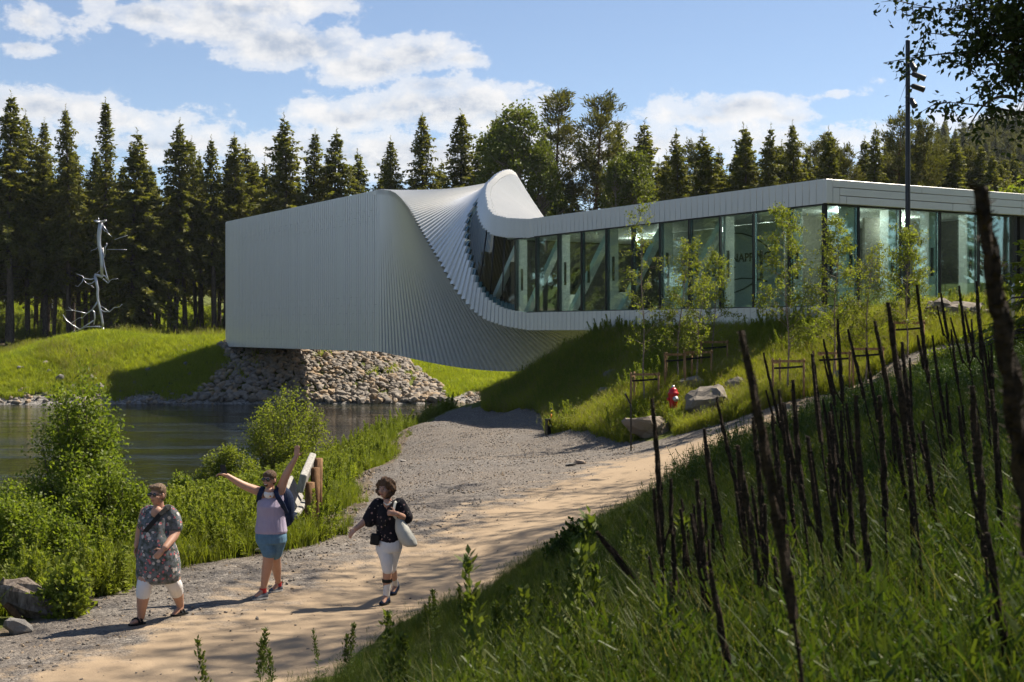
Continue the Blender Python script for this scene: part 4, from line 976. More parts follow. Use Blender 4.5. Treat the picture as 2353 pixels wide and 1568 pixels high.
# young pine at the right edge
o = empty('young_pine', (11.4, 30, gz(11.4, 30) - .05)); tag(o, 'young bushy pine at the right edge of the photo above the dead stalks', 'tree')
tm, cm = spruce_meshes(190, 3.4, .03, 1.15, needle=.42, thin=2.2, kind='birch'); link('trunk', tm, o); link('crown', cm, o)
# ================================================================== YOUNG BIRCHES WITH STAKES
def young_birch(seed, h, clear, wid, n_br, sparse=1.0):
    rg = np.random.default_rng(seed); tr = MB(); bend = rg.normal(0, .05, 2)
    def axis(z): return np.array([bend[0] * z * z / h + .03 * math.sin(z * 2 + seed), bend[1] * z * z / h, z])
    zz = np.linspace(-.1, h, 14); tr.tube([axis(z) for z in zz], [max(.006, .034 * (1 - max(z, 0) / h) + .004) for z in zz], 7)
    P, D = [], []
    for k in range(n_br):
        f = (k + rg.random()) / n_br; z = clear + (h - clear) * f; a = rg.uniform(0, 6.28)
        Lb = wid * (1 - f) ** .6 * rg.uniform(.6, 1.25) + .15; up = rg.uniform(.35, 1.1)
        p0 = axis(z); d = np.array([math.cos(a), math.sin(a), up]); d /= np.linalg.norm(d)
        q = [p0, p0 + d * Lb * .5, p0 + d * Lb - [0, 0, Lb * .16], p0 + d * Lb * 1.25 - [0, 0, Lb * .42]]
        tr.tube(q, [.011 * (1 - .6 * f), .008 * (1 - .6 * f), .005, .003], 4)
        tw = [p0 + (q[2] - p0) * u for u in rg.uniform(.3, 1, 4)]
        for w in tw:
            e = w + rg.normal(0, .16, 3) + d * .22; tr.tube([w, e], [.004, .002], 3)
            n = int(rg.uniform(13, 22) * sparse); P.append(w + (e - w) * rg.random((n, 1)) + rg.normal(0, .055, (n, 3))); D.append(unit(n, rg) + np.array([0, 0, -.6]))
        n = int(14 * sparse); u = rg.random((n, 1)); P.append(q[1] + (q[3] - q[1]) * u + rg.normal(0, .05, (n, 3))); D.append(unit(n, rg) + np.array([0, 0, -.6]))
    n = int(50 * sparse); z = rg.uniform(h * .82, h * 1.0, n); P.append(np.array([axis(q) for q in z]) + rg.normal(0, .07, (n, 3))); D.append(unit(n, rg))
    P = np.vstack(P); D = np.vstack(D); v, f_ = leaf_quads(P, D, unit(len(P), rg), rg.uniform(.06, .10, len(P)), rg.uniform(.045, .07, len(P)))
    return tr.mesh('trunk', M['bark_birch']), mesh_np('crown', v, f_, M['birch'])
births = [(1480, 893, 52, 470, 3, 1.15, 30, .9, 'low drooping birch sapling, leftmost of the staked row'), (1556, 880, 52.5, 560, 2, 1.0, 40, 1, 'staked young birch, second of the row from the left, before the lettering'), (1600, 890, 52, 640, 1, .75, 26, .8, 'slim young birch in the front pair of stakes, before the glass'),
          (1638, 858, 54, 585, 4, .95, 34, 1, 'staked young birch nearest the white base wall'), (1812, 905, 47.2, 478, 5, 1.25, 56, 1.1, 'widest young birch, white-stemmed, left of the glass corner'), (1916, 882, 48, 505, 6, 1.15, 54, 1.1, 'young birch standing at the glass corner of the museum'),
          (1990, 872, 47.5, 575, 7, .95, 36, .7, 'thin half-bare young birch with a dead tip, right of the glass corner'), (2084, 828, 48.5, 535, 8, .95, 44, 1.2, 'young birch with bright leaves beside the grey light mast')]
for px, py, Y, ptop, sd_, wd, nb, sp, lab in births:
    Y *= .8
    X = (px - CX_) / F_ * Y; z = gz(X, Y); h = ((CY_ - ptop) / F_ * Y - z) / .8
    tm, cm = young_birch(200 + sd_, h, h * .24, wd * 1.0, int(nb * 1.1), sp * .75)
    o = empty('young_birch', (X, Y, z)); o.scale = (.8,) * 3; tag(o, lab, 'tree', 'young birches along the glass gallery'); link('trunk', tm, o); link('crown', cm, o)
    # guard of posts and rails
    g = empty('tree_stakes', (X, Y, z), rnd.uniform(-.25, .25)); g.scale = (.8,) * 3; tag(g, 'wooden stake frame round a young birch, ' + ordn(sd_ if sd_ > 3 else (2, 1, 0)[sd_ - 1]).replace('first', 'leftmost') + ' of the row from the left', 'tree stakes', 'stake frames round the young birches')
    w = .52; posts = [(-w, -.18), (w, -.22), (-w + .2, .45)] if sd_ != 6 else [(-w - .2, -.2), (w, -.2), (.1, .45)]
    for x, y in posts: MB().tube([(x, y, -.3), (x * 1.01, y, 1.34)], .038, 8).build('post', M['stake'], g)
    MB().box((0, -.245, 1.25), (2 * w + .12, .03, .085)).build('rail', M['stake'], g)
    MB().beam((-w, -.18, 1.2), (-w + .2, .45, 1.2), .03, .08).build('rail', M['stake'], g)
    b = MB(); b.beam((-w, -.16, 1.0), (0, -.03, 1.02), .02, .07); b.beam((0, -.03, 1.02), (w, -.2, 1.07), .02, .07); b.build('tie_strap', M['strap'], g)

# ================================================================== SHRUBS BY THE RIVER
def shrub(name, lab, cat, loc, h, rx, ry, n_st, leaf, seed, per=26, m_='alder', group=None, dense=1.0):
    rg = np.random.default_rng(seed); tr = MB(); P, D = [], []
    for k in range(n_st):
        a = rg.uniform(0, 6.28); r_ = math.sqrt(rg.random()); e = np.array([rx * r_ * math.cos(a), ry * r_ * math.sin(a), 0]); hh = h * (1 - .62 * r_ ** 2) * rg.uniform(.72, 1.05)
        b0 = e * .35 + rg.normal(0, .06, 3) * [1, 1, 0]; q = [b0 - [0, 0, .2], b0 + (e - b0) * .35 + [0, 0, hh * .4], b0 + (e - b0) * .8 + [0, 0, hh * .75], e + [0, 0, hh]]
        tr.tube(q, [.022, .016, .010, .004], 5)
        for u in np.linspace(.12, 1, int(9 * dense)):
            i = min(int(u * 3), 2); c = q[i] + (q[i + 1] - q[i]) * (u * 3 - i); 
            for _ in range(2):
                tw = unit(1, rg)[0] * np.array([.5, .5, .3]) * h * .22 * (1.15 - .5 * u) + [0, 0, .06]; tr.tube([c, c + tw], [.006, .002], 3)
                n = int(per * rg.uniform(.6, 1.3)); w = rg.random((n, 1)); P.append(c + tw * w + rg.normal(0, .05 + .02 * h, (n, 3))); D.append(unit(n, rg) * .8 + tw / (np.linalg.norm(tw) + 1e-6) * .6 + [0, 0, .1])
    P = np.vstack(P); D = np.vstack(D); P[:, 2] = np.maximum(P[:, 2], .05)
    v, f_ = leaf_quads(P, D, unit(len(P), rg) * .7 + [0, 0, .6], rg.uniform(.75, 1.2, len(P)) * leaf, rg.uniform(.5, .72, len(P)) * leaf)
    o = empty(name, loc); tag(o, lab, cat, group); tr.build('stems', M['twig'], o); link('crown', mesh_np('crown', v, f_, M[m_]), o); return o
GS = 'leafy shrubs between path and river'
def sh(px, py, Y, **k):
    X = (px - CX_) / F_ * Y; return (X, Y, gz(X, Y) - .05)
shrub('shrub', 'tall leafy alder shrub on the river side at the left edge', 'shrub', sh(182, 0, 22), 3.0, .85, 1.1, 36, .064, 301, 44, 'alder', GS, 1.1)
shrub('shrub', 'dark lower shrub mass at the far left edge of the photo', 'shrub', sh(30, 0, 20), 1.45, 1.2, 1.0, 40, .06, 302, 42, 'alder', GS)
shrub('shrub', 'dark shrub at the left edge behind the dead stump', 'shrub', sh(70, 0, 19.4), 1.25, 1.0, .7, 30, .06, 303, 40, 'alder', GS)
shrub('shrub', 'rounded leafy shrub left of the woman in the flowered dress', 'shrub', sh(245, 0, 20.8), 1.65, .8, .8, 30, .058, 304, 40, 'alder', GS)
shrub('shrub', 'sunlit willow shrub at the water edge below the stone slope', 'shrub', sh(655, 0, 46), 3.5, 1.6, 1.4, 44, .085, 305, 26, 'birch', GS, 1.0)
shrub('shrub', 'low leafy shrub left of the sunlit willow by the water', 'shrub', sh(535, 0, 44), 1.75, 1.3, 1.0, 26, .085, 306, 26, 'birch', GS)
shrub('shrub', 'slim leafy sapling at the water edge above the raised phone', 'shrub', sh(420, 0, 37), 1.15, .5, .5, 9, .09, 307, 20, 'alder', GS)
shrub('shrub', 'small leafy sapling beside the tall alder at the river', 'shrub', sh(345, 0, 34), 1.05, .5, .5, 9, .09, 308, 20, 'alder', GS)
shrub('shrub', 'bright feathery sapling between the stump and the broken snag', 'shrub', sh(155, 0, 17.0), .62, .36, .3, 15, .075, 309, 20, 'weed', GS)
shrub('shrub', 'dark nettle clump at the near path edge below the lit sand', 'shrub', (.9, 17.9, gz(.9, 17.9) - .05), .5, .4, .35, 16, .075, 310, 22, 'herb', GS)
shrub('shrub', 'leafy clump on the slope below the pale boulder among dead stalks', 'shrub', (10.6, 33.4, gz(10.6, 33.4)), .8, .8, .7, 22, .09, 311, 20, 'weed', GS)

# ================================================================== THE TREE WHOSE BRANCHES HANG INTO THE TOP RIGHT CORNER, AND ITS SHADY NEIGHBOURS
def shade_tree(name, lab, loc, h, cr, seed, limbs, leaf=.115, n_cl=210, per=58, cz=.66):
    rg = np.random.default_rng(seed); tr = MB(); loc = Vector(loc); P, D = [], []
    tr.tube([(0, 0, -.4), (.1, .05, h * .25), (.05, .2, h * .5), (0, .1, h * .9)], [.30, .24, .17, .03], 12)
    for k in range(n_cl):
        d = unit(1, rg)[0]; r_ = rg.random() ** .42; c = np.array([0, 0, h * cz]) + d * r_ * np.array([cr, cr, h * (1 - cz)])
        w = loc + Vector(c); px = CX_ + F_ * w.x / max(w.y, .1); py = CY_ - F_ * w.z / max(w.y, .1)
        if w.y > 2 and px < 2500 and py > -160 and px > 0: continue      # only the hanging boughs below reach into view
        if k % 3 == 0:
            z0 = max(h * .22, c[2] - np.hypot(c[0], c[1]) * .7); tr.tube([(0, .1, z0), (c[0] * .5, c[1] * .5, (z0 + c[2]) / 2 + .3), tuple(c)], [.05, .03, .008], 5)
        n = int(per * rg.uniform(.6, 1.3)); P.append(c + rg.normal(0, .36, (n, 3))); D.append(unit(n, rg) + [0, 0, -.3])
    for pts, twigs in limbs:
        twigs = int(twigs * .62)
        q = [Vector(p) - loc for p in pts]; q = [q[0] * (1 - t_) * (1 - t_) + q[1] * 2 * t_ * (1 - t_) + q[2] * t_ * t_ for t_ in np.linspace(0, 1, 9)] if len(q) == 3 else q
        tr.tube(q, list(np.linspace(.034, .005, len(q))), 6)
        for _ in range(twigs):
            i = rg.integers(max(1, int(len(q) * .25)), len(q) - 1); c = q[i].lerp(q[i + 1], rg.random()); e = c + Vector(rg.normal(0, .30, 3)) + Vector((-.10, 0, -.10)); tr.tube([c, c.lerp(e, .5) + Vector((0, 0, .04)), e], [.010, .006, .002], 4)
            n = int(rg.integers(20, 40)); u = rg.random((n, 1)); P.append(np.array(c) + (np.array(e) - np.array(c)) * u + rg.normal(0, .085, (n, 3))); D.append(unit(n, rg) + [-.2, 0, -.5])
    P = np.vstack(P); D = np.vstack(D); v, f_ = leaf_quads(P, D, unit(len(P), rg), rg.uniform(.7, 1.2, len(P)) * leaf, rg.uniform(.42, .6, len(P)) * leaf)
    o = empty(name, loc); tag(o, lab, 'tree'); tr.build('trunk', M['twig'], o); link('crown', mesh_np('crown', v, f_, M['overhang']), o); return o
Yb = 20.0
def A_(px, py, Y=Yb): return at(px, py, Y)
limbs = [([A_(2560, -60), A_(2300, 60), A_(2095, 10)], 20), ([A_(2560, 40), A_(2330, 100), A_(2118, 75)], 26), ([A_(2540, 60), A_(2350, 180), A_(2160, 140)], 22), ([A_(2520, 150), A_(2300, 90), A_(2030, 145)], 9),
         ([A_(2560, 60), A_(2400, 150), A_(2255, 205)], 20), ([A_(2520, 330), A_(2353, 240), A_(2160, 235)], 13), ([A_(2440, 230), A_(2340, 120), A_(2240, 70)], 24), ([A_(2500, 130), A_(2420, 60), A_(2290, 5)], 30), ([A_(2540, -40), A_(2440, 10), A_(2350, 60)], 34),
         ([A_(2520, 20), A_(2440, 70), A_(2340, 130)], 34), ([A_(2540, 180), A_(2440, 170), A_(2330, 190)], 22), ([A_(2480, -60), A_(2380, -20), A_(2200, 15)], 26), ([A_(2480, -30), A_(2400, 20), A_(2280, 40)], 30), ([A_(2520, 90), A_(2430, 120), A_(2370, 90)], 30),
         ([A_(2330, 225), A_(2262, 205), A_(2222, 305)], 0), ([A_(2480, 230), A_(2353, 255), A_(2240, 282)], 0)]
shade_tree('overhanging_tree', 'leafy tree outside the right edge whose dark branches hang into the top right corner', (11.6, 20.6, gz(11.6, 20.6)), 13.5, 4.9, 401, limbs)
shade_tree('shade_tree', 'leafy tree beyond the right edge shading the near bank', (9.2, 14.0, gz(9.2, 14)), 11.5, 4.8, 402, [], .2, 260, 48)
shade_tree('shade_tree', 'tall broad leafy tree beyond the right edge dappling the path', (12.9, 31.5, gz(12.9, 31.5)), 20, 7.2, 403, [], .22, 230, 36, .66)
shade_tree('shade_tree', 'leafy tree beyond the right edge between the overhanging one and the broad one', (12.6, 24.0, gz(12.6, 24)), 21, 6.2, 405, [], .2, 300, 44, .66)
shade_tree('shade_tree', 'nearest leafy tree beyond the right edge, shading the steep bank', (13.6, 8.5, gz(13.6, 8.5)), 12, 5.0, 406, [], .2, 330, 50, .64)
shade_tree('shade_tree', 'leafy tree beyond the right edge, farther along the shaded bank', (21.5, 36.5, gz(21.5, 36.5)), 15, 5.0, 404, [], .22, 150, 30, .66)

# ================================================================== GROUND COVER
LIB = bpy.data.collections.new('plant_library')
def lib(name, me, coll):
    o = bpy.data.objects.new(name, me); coll.objects.link(o); return o
def libcol(name): return bpy.data.collections.new(name)
def tuft(seed, n, h, spread, w, m_, seedheads=0):
    rg = np.random.default_rng(seed); V, Fq = [], []
    for k in range(n):
        a = rg.uniform(0, 6.28); r_ = spread * math.sqrt(rg.random()); b0 = np.array([r_ * math.cos(a), r_ * math.sin(a), 0]); hh = h * rg.uniform(.5, 1.1); ln = rg.normal(0, .32 * hh, 2); cv = rg.uniform(.1, .5); ww = w * rg.uniform(.6, 1.2); th = rg.uniform(0, 3.14); sd = np.array([math.cos(th), math.sin(th), 0]) * ww / 2
        p = [b0 + np.array([ln[0] * u ** 1.8, ln[1] * u ** 1.8, hh * (u - cv * .35 * u ** 3)]) for u in (0, .38, .72, 1)]; b = len(V)
        V += [p[0] - sd, p[0] + sd, p[1] - sd * .9, p[1] + sd * .9, p[2] - sd * .55, p[2] + sd * .55, p[3] - sd * .06, p[3] + sd * .06]; Fq += [(b, b + 1, b + 3, b + 2), (b + 2, b + 3, b + 5, b + 4), (b + 4, b + 5, b + 7, b + 6)]
        if k < seedheads:
            for q in range(9):
                c = p[3] + np.array([0, 0, -.012 * q]) + rg.normal(0, .008, 3); e = c + np.array([rg.normal(0, .02), rg.normal(0, .02), .03]); s2 = np.array([.0035, 0, 0]); b = len(V); V += [c - s2, c + s2, e + s2, e - s2]; Fq.append((b, b + 1, b + 2, b + 3))
    return mesh_np('tuft', np.array(V), np.array(Fq), M[m_])
def herb(seed, h, n_st, leaf, m_, spread=.12, spike=False):
    rg = np.random.default_rng(seed); P, D, Ln, Wd = [], [], [], []; V, Fq = [], []
    for s in range(n_st):
        a = rg.uniform(0, 6.28); b0 = np.array([spread * rg.normal(), spread * rg.normal(), 0]); top = b0 + np.array([rg.normal(0, .1), rg.normal(0, .1), 1.0]) * h * rg.uniform(.65, 1.1)
        sd = np.array([.004, .002, 0]) * (1.6 if spike else 1); b = len(V); V += [b0 - sd, b0 + sd, top + sd * .5, top - sd * .5]; Fq.append((b, b + 1, b + 2, b + 3))
        nl = int(12 if not spike else 7)
        for k in range(nl):
            u = .1 + .85 * k / nl * (1 if not spike else .6); c = b0 + (top - b0) * u
            for q in (0, 1):
                aa = k * 1.57 + q * 3.14 + rg.normal(0, .3); P.append(c); D.append([math.cos(aa), math.sin(aa), rg.uniform(-.1, .55)]); Ln.append(leaf * rg.uniform(.7, 1.2) * (1.15 - .6 * u)); Wd.append(Ln[-1] * (.26 if spike else .46))
        if spike:
            for k in range(170):
                u = .48 + .52 * rg.random(); c = b0 + (top - b0) * u; r_ = .045 * (1.22 - u); P.append(c + rg.normal(0, r_, 3)); D.append([rg.normal(0, .5), rg.normal(0, .5), .8]); Ln.append(.05 * rg.uniform(.7, 1.2)); Wd.append(.022)
    P = np.array(P); D = np.array(D, float); v, f_ = leaf_quads(P, D, np.tile([0, 0, 1.0], (len(P), 1)) + rg.normal(0, .25, (len(P), 3)), np.array(Ln), np.array(Wd))
    V = np.vstack([np.array(V), v]); Fq = np.vstack([np.array(Fq), f_ + (len(V) - len(v))]); return mesh_np('herb', V, Fq, M[m_])
C_bank, C_mead, C_sun, C_far, C_herbn, C_weed = (libcol(n_) for n_ in ('bank_tufts', 'meadow_tufts', 'slope_tufts', 'mound_tufts', 'bank_herbs', 'meadow_weeds'))
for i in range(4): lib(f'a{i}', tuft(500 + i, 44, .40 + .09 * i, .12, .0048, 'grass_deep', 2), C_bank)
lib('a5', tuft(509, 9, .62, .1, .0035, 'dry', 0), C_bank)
for i in range(3): lib(f'b{i}', tuft(510 + i, 24, .34 + .08 * i, .12, .013, 'grass', 3), C_mead)
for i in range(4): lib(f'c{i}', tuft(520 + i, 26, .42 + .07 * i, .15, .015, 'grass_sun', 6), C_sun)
lib('c5', tuft(529, 14, .62, .14, .010, 'dry', 8), C_sun)
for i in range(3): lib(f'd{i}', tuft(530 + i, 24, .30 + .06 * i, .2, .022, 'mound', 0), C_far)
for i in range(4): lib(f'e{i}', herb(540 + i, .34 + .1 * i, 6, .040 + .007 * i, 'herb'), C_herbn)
for i in range(4): lib(f'f{i}', herb(550 + i, .34 + .09 * i, 4, .095, 'weed', .14), C_weed)
lib('f5', herb(556, .85, 1, .12, 'weed', .03, True), C_weed); lib('f6', herb(557, .7, 2, .12, 'weed', .06, True), C_weed)

def scatter(name, xy, coll, smin, smax, lean=.12, zoff=-.02, fac_=None):
    n = len(xy); z = ground(xy[:, 0], xy[:, 1]) + zoff
    me = bpy.data.meshes.new(name); me.vertices.add(n); me.vertices.foreach_set('co', np.stack([xy[:, 0], xy[:, 1], z], 1).astype(np.float32).ravel())
    def at_(nm, typ, arr, key):
        a = me.attributes.new(nm, typ, 'POINT'); a.data.foreach_set(key, arr.ravel())
    at_('rot', 'FLOAT_VECTOR', np.stack([R.normal(0, lean, n), R.normal(0, lean, n), R.uniform(0, 6.28, n)], 1).astype(np.float32), 'vector')
    at_('scl', 'FLOAT', (R.uniform(smin, smax, n) * (1 if fac_ is None else fac_)).astype(np.float32), 'value')
    at_('pick', 'INT', R.integers(0, len(coll.objects), n).astype(np.int32), 'value')
    o = link(name, me); o['kind'] = 'stuff'
    ng = bpy.data.node_groups.new(name, 'GeometryNodeTree'); ng.interface.new_socket('Geometry', in_out='INPUT', socket_type='NodeSocketGeometry'); ng.interface.new_socket('Geometry', in_out='OUTPUT', socket_type='NodeSocketGeometry')
    gi, go = ng.nodes.new('NodeGroupInput'), ng.nodes.new('NodeGroupOutput'); ip = ng.nodes.new('GeometryNodeInstanceOnPoints'); ci = ng.nodes.new('GeometryNodeCollectionInfo')
    ci.inputs['Collection'].default_value = coll; ci.inputs['Separate Children'].default_value = True; ci.inputs['Reset Children'].default_value = True
    def na(nm, dt):
        q = ng.nodes.new('GeometryNodeInputNamedAttribute'); q.data_type = dt; q.inputs[0].default_value = nm; return q.outputs['Attribute']
    ip.inputs['Pick Instance'].default_value = True
    for a, b in ((gi.outputs[0], ip.inputs['Points']), (ci.outputs[0], ip.inputs['Instance']), (na('rot', 'FLOAT_VECTOR'), ip.inputs['Rotation']), (na('scl', 'FLOAT'), ip.inputs['Scale']), (na('pick', 'INT'), ip.inputs['Instance Index']), (ip.outputs[0], go.inputs[0])): ng.links.new(a, b)
    md = o.modifiers.new('scatter', 'NODES'); md.node_group = ng; return o
EXCL = [(*on_ground(75, 1420, 10, 25)[:2], .62), (*on_ground(150, 1400, 10, 25)[:2], .42), (*on_ground(194, 1378, 10, 25)[:2], .3), (*on_ground(20, 1455, 10, 25)[:2], .5), (-3.75, 24.3, .75), (-4.0, 23.2, .5)]
EXCL += [(o.location.x, o.location.y, .26) for o in bpy.data.objects if o.name[:4] == 'rock' and o.location.y < 44]
EXCL += [(o.location.x, o.location.y - .5, .75) for o in bpy.data.objects if o.get('label', '').startswith(('long grey boulder', 'big pale layered'))]
def clear(q):
    k = np.ones(len(q), bool)
    for x, y, r_ in EXCL: k &= np.hypot(q[:, 0] - x, (q[:, 1] - y) * .8 + .12) > r_
    return q[k]
def sample(n, x0, x1, y0, y1, keep, byY=0.0):
    """random spots that lie in view (with a margin) and pass the test"""
    x = R.uniform(x0, x1, n); u = R.random(n)
    y = y0 + (y1 - y0) * u if not byY else np.exp(np.log(y0) + (np.log(y1) - np.log(y0)) * u)
    px = CX_ + F_ * x / y; k = (px > -260) & (px < 2640); x, y = x[k], y[k]
    z = ground(x, y); py = CY_ - F_ * (z + .5) / y; k = (py < 1720) & keep(x, y, z); return clear(np.stack([x[k], y[k]], 1))
def out_path(x, y): return ~inpoly(PATH, x, y)
fac = lambda x, y: ((x - 9.88) * .861 + (y - 43.2) * .508)            # depth behind the glass front
def patchy(x, y, s, thr): return np.array([noise.noise((a * s, b * s, 7.7)) for a, b in zip(x, y)]) > thr
edge_f = lambda q: .34 + .66 * sstep(.3, 3.2, q[:, 0] - near_x(q[:, 1])) * sstep(3, 9, np.hypot(q[:, 0] - near_x(q[:, 1]), q[:, 1] * 0) + q[:, 1] * .25)
is_bank = lambda x, y, z: (x > near_x(y) + .05) & (y < 36.2) & out_path(x, y)
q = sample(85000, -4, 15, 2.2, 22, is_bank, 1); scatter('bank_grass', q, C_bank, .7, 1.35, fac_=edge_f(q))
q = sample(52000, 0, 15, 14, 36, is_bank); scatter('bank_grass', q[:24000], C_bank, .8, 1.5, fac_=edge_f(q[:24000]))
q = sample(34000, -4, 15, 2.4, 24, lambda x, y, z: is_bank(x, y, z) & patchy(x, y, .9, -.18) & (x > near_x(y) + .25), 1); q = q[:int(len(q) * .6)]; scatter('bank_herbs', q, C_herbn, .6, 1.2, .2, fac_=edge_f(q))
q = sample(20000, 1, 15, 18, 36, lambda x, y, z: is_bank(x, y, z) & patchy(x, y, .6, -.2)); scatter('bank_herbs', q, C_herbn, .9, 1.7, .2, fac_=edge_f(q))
mid = lambda x, y, z: out_path(x, y) & ((y > 39.5) | (x < near_x(y))) & (y > 36.5) & ((x > .8) | ((y > 51.5) & (x > -1.2))) & (z > -4.6) & ((fac(x, y) < -.1) | ((x < 3.4) & (z < -.8)) | ((x > 9.9) & (y < 43 + (x - 9.9) * .59)))
q = sample(150000, -2.5, 20, 36.5, 68, mid); scatter('slope_grass', q[:34000], C_sun, .5, .95)
q = sample(30000, -2, 20, 36.5, 56, lambda x, y, z: mid(x, y, z) & patchy(x, y, .35, .12)); scatter('slope_weeds', q[:3600], C_weed, .6, 1.1, .2)
dle = lambda x, y: np.sqrt(((np.stack([x, y], 1)[:, None] - LE[None, ::2]) ** 2).sum(-1).min(1))
def left(x, y, z):
    k = (z > -5.0) & (y < 64) & (x < -1.5); k[k] &= out_path(x[k], y[k]); k &= (x < np.interp(y, [12, 20, 24, 30, 60], [-4.5, -3.9, -2.2, -2.4, -2.6]))
    d = np.full(len(x), 9.0); i = np.where(k)[0]
    for j in range(0, len(i), 8000): d[i[j:j + 8000]] = dle(x[i[j:j + 8000]], y[i[j:j + 8000]])
    return k & (d > np.where(y > 24, 1.0 + .7 * np.sin(y * .8) * .5, .12) * R.uniform(.4, 1.2, len(x)))
q = sample(90000, -13, -1.5, 13, 62, left); scatter('meadow_grass', q[:24000], C_mead, .75, 1.4)
q = sample(60000, -13, -1.5, 14, 62, lambda x, y, z: left(x, y, z) & patchy(x, y, .5, -.12)); scatter('meadow_weeds', q[:11000], C_weed, .6, 1.2, .18)
q = sample(5000, -5, -2.2, 24, 62, lambda x, y, z: (z > -4.6) & out_path(x, y) & patchy(x, y, .7, .12)); scatter('meadow_grass', q[:500], C_mead, .3, .6)
RP = np.array(RIPPOLY)
far = lambda x, y, z: (z > -4.55 + .25 * np.sin(x * 1.7)) & ~inpoly(RP, x, y) & (y > 90) & (y < 129) & ~((x > -21.5) & (fac(x, y) > 2.2) & (fac(x, y) < 7.4) & (x < -8)) & ~((x > 1) & (y < 95))
q = sample(150000, -64, 6, 91, 129, far); scatter('mound_grass', q[:62000], C_far, .8, 1.5)
q = sample(700, -24, -7, 93, 112, lambda x, y, z: inpoly(RP, x, y) & patchy(x, y, .5, .28)); scatter('mound_grass', q[:110], C_far, 1.2, 2.0)
q = sample(16000, -60, -8, 92, 126, lambda x, y, z: far(x, y, z) & patchy(x, y, .22, .15)); scatter('mound_grass', q[:3000], C_sun, 1.0, 1.9)
q = sample(20000, -70, 40, 126, 160, lambda x, y, z: patchy(x, y, .12, .05)); scatter('forest_undergrowth', q[:6000], C_weed, 1.5, 3.2, .2)
q = sample(20000, -75, -20, 150, 205, lambda x, y, z: y > 0); scatter('hillside_grass', q[:7000], C_far, 2, 3.5)

C_peb = libcol('gravel_stones')
for i in range(4): lib(f'p{i}', RIP[i], C_peb)
q = sample(60000, -6, 6, 11, 54, lambda x, y, z: inpoly(PATH, x, y) & (signed_sand(x, y) < R.normal(-.5, .5, len(x)))); scatter('gravel_stones', q[:9000], C_peb, .012, .042, .5, .0)
q = sample(9000, -6, 12, 9, 44, lambda x, y, z: inpoly(PATH, x, y)); scatter('gravel_stones', q[:1200], C_peb, .008, .024, .5, .0)
q = sample(30000, -6.5, -2.4, 24, 56, lambda x, y, z: out_path(x, y) & (dle(x, y) < 1.6)); scatter('shoulder_stones', q[:2600], C_peb, .015, .07, .5, .0)

# woods that read as one mass: the hazy hillside, and those beyond both edges that the glass mirrors
C_wood = libcol('wood_trees')
for kv in (('spruce', 0), ('spruce', 2), ('spruce', 5), ('pine', 1)):
    h0, (tm, cm) = KINDS[kv]; bm = bmesh.new(); bm.from_mesh(tm); nf = len(bm.faces); bm.from_mesh(cm); bm.faces.ensure_lookup_table()
    for f_ in bm.faces: f_.material_index = 0 if f_.index < nf else 1
    bmesh.ops.scale(bm, vec=(1 / h0 * 20,) * 3, verts=bm.verts); me = bpy.data.meshes.new('wood_tree'); bm.to_mesh(me); bm.free(); me.materials.append(M['bark']); me.materials.append(M[kv[0]]); lib('w' + str(kv), me, C_wood)
n_ = 320; yy = R.uniform(185, 400, n_); pxs = R.uniform(2030, 2560, n_)
scatter('hillside_wood', np.stack([(pxs - CX_) / F_ * yy, yy], 1), C_wood, .55, .95, .01)
scatter('upstream_wood', np.stack([R.uniform(-100, -63, 150), R.uniform(30, 112, 150)], 1), C_wood, .7, 1.15, .01)
scatter('riverside_wood', np.stack([R.uniform(36, 62, 46), R.uniform(12, 60, 46)], 1), C_wood, .5, .8, .01)

# green dock spikes standing along the near edge of the path, each a plant of its own
DOCK = [herb(570 + i, 1.0, 1 + i % 2, .13, 'dock', .03, True) for i in range(4)]
spots = [(500, 1480, .80), (603, 1425, .75), (622, 1468, .6), (800, 1420, .62), (738, 1450, .5), (905, 1375, .8), (1003, 1330, .7), (1068, 1335, .6), (1118, 1305, .95), (1160, 1320, .7), (1190, 1298, .8), (1225, 1305, .7), (1232, 1235, 1.0), (1272, 1290, .6), (1303, 1190, .9), (1362, 1215, .85), (1430, 1180, .8), (1468, 1205, .7), (1545, 1120, .95), (1660, 1060, .8), (1690, 1040, .7), (985, 1360, .5), (1490, 1170, .7)]
for i, (px, ptop, h) in enumerate(spots):
    Y = np.linspace(5, 34, 1500); X = (px - CX_) / F_ * Y; Zt = (CY_ - ptop) / F_ * Y; d = Zt - ground(X, Y) - h; k = np.argmax(d < 0) if (d < 0).any() else len(Y) - 1
    o = empty('dock_plant', (X[k], Y[k], gz(X[k], Y[k]) - .03), rnd.uniform(0, 6.28)); tag(o, f'green seed spike of a dock plant at the near path edge, {ordn(i)} from the left' , 'plant', 'dock spikes along the near path edge')
    s_ = h * 1.12; link('stalk', DOCK[i % 4], o, None, None, (s_,) * 3)

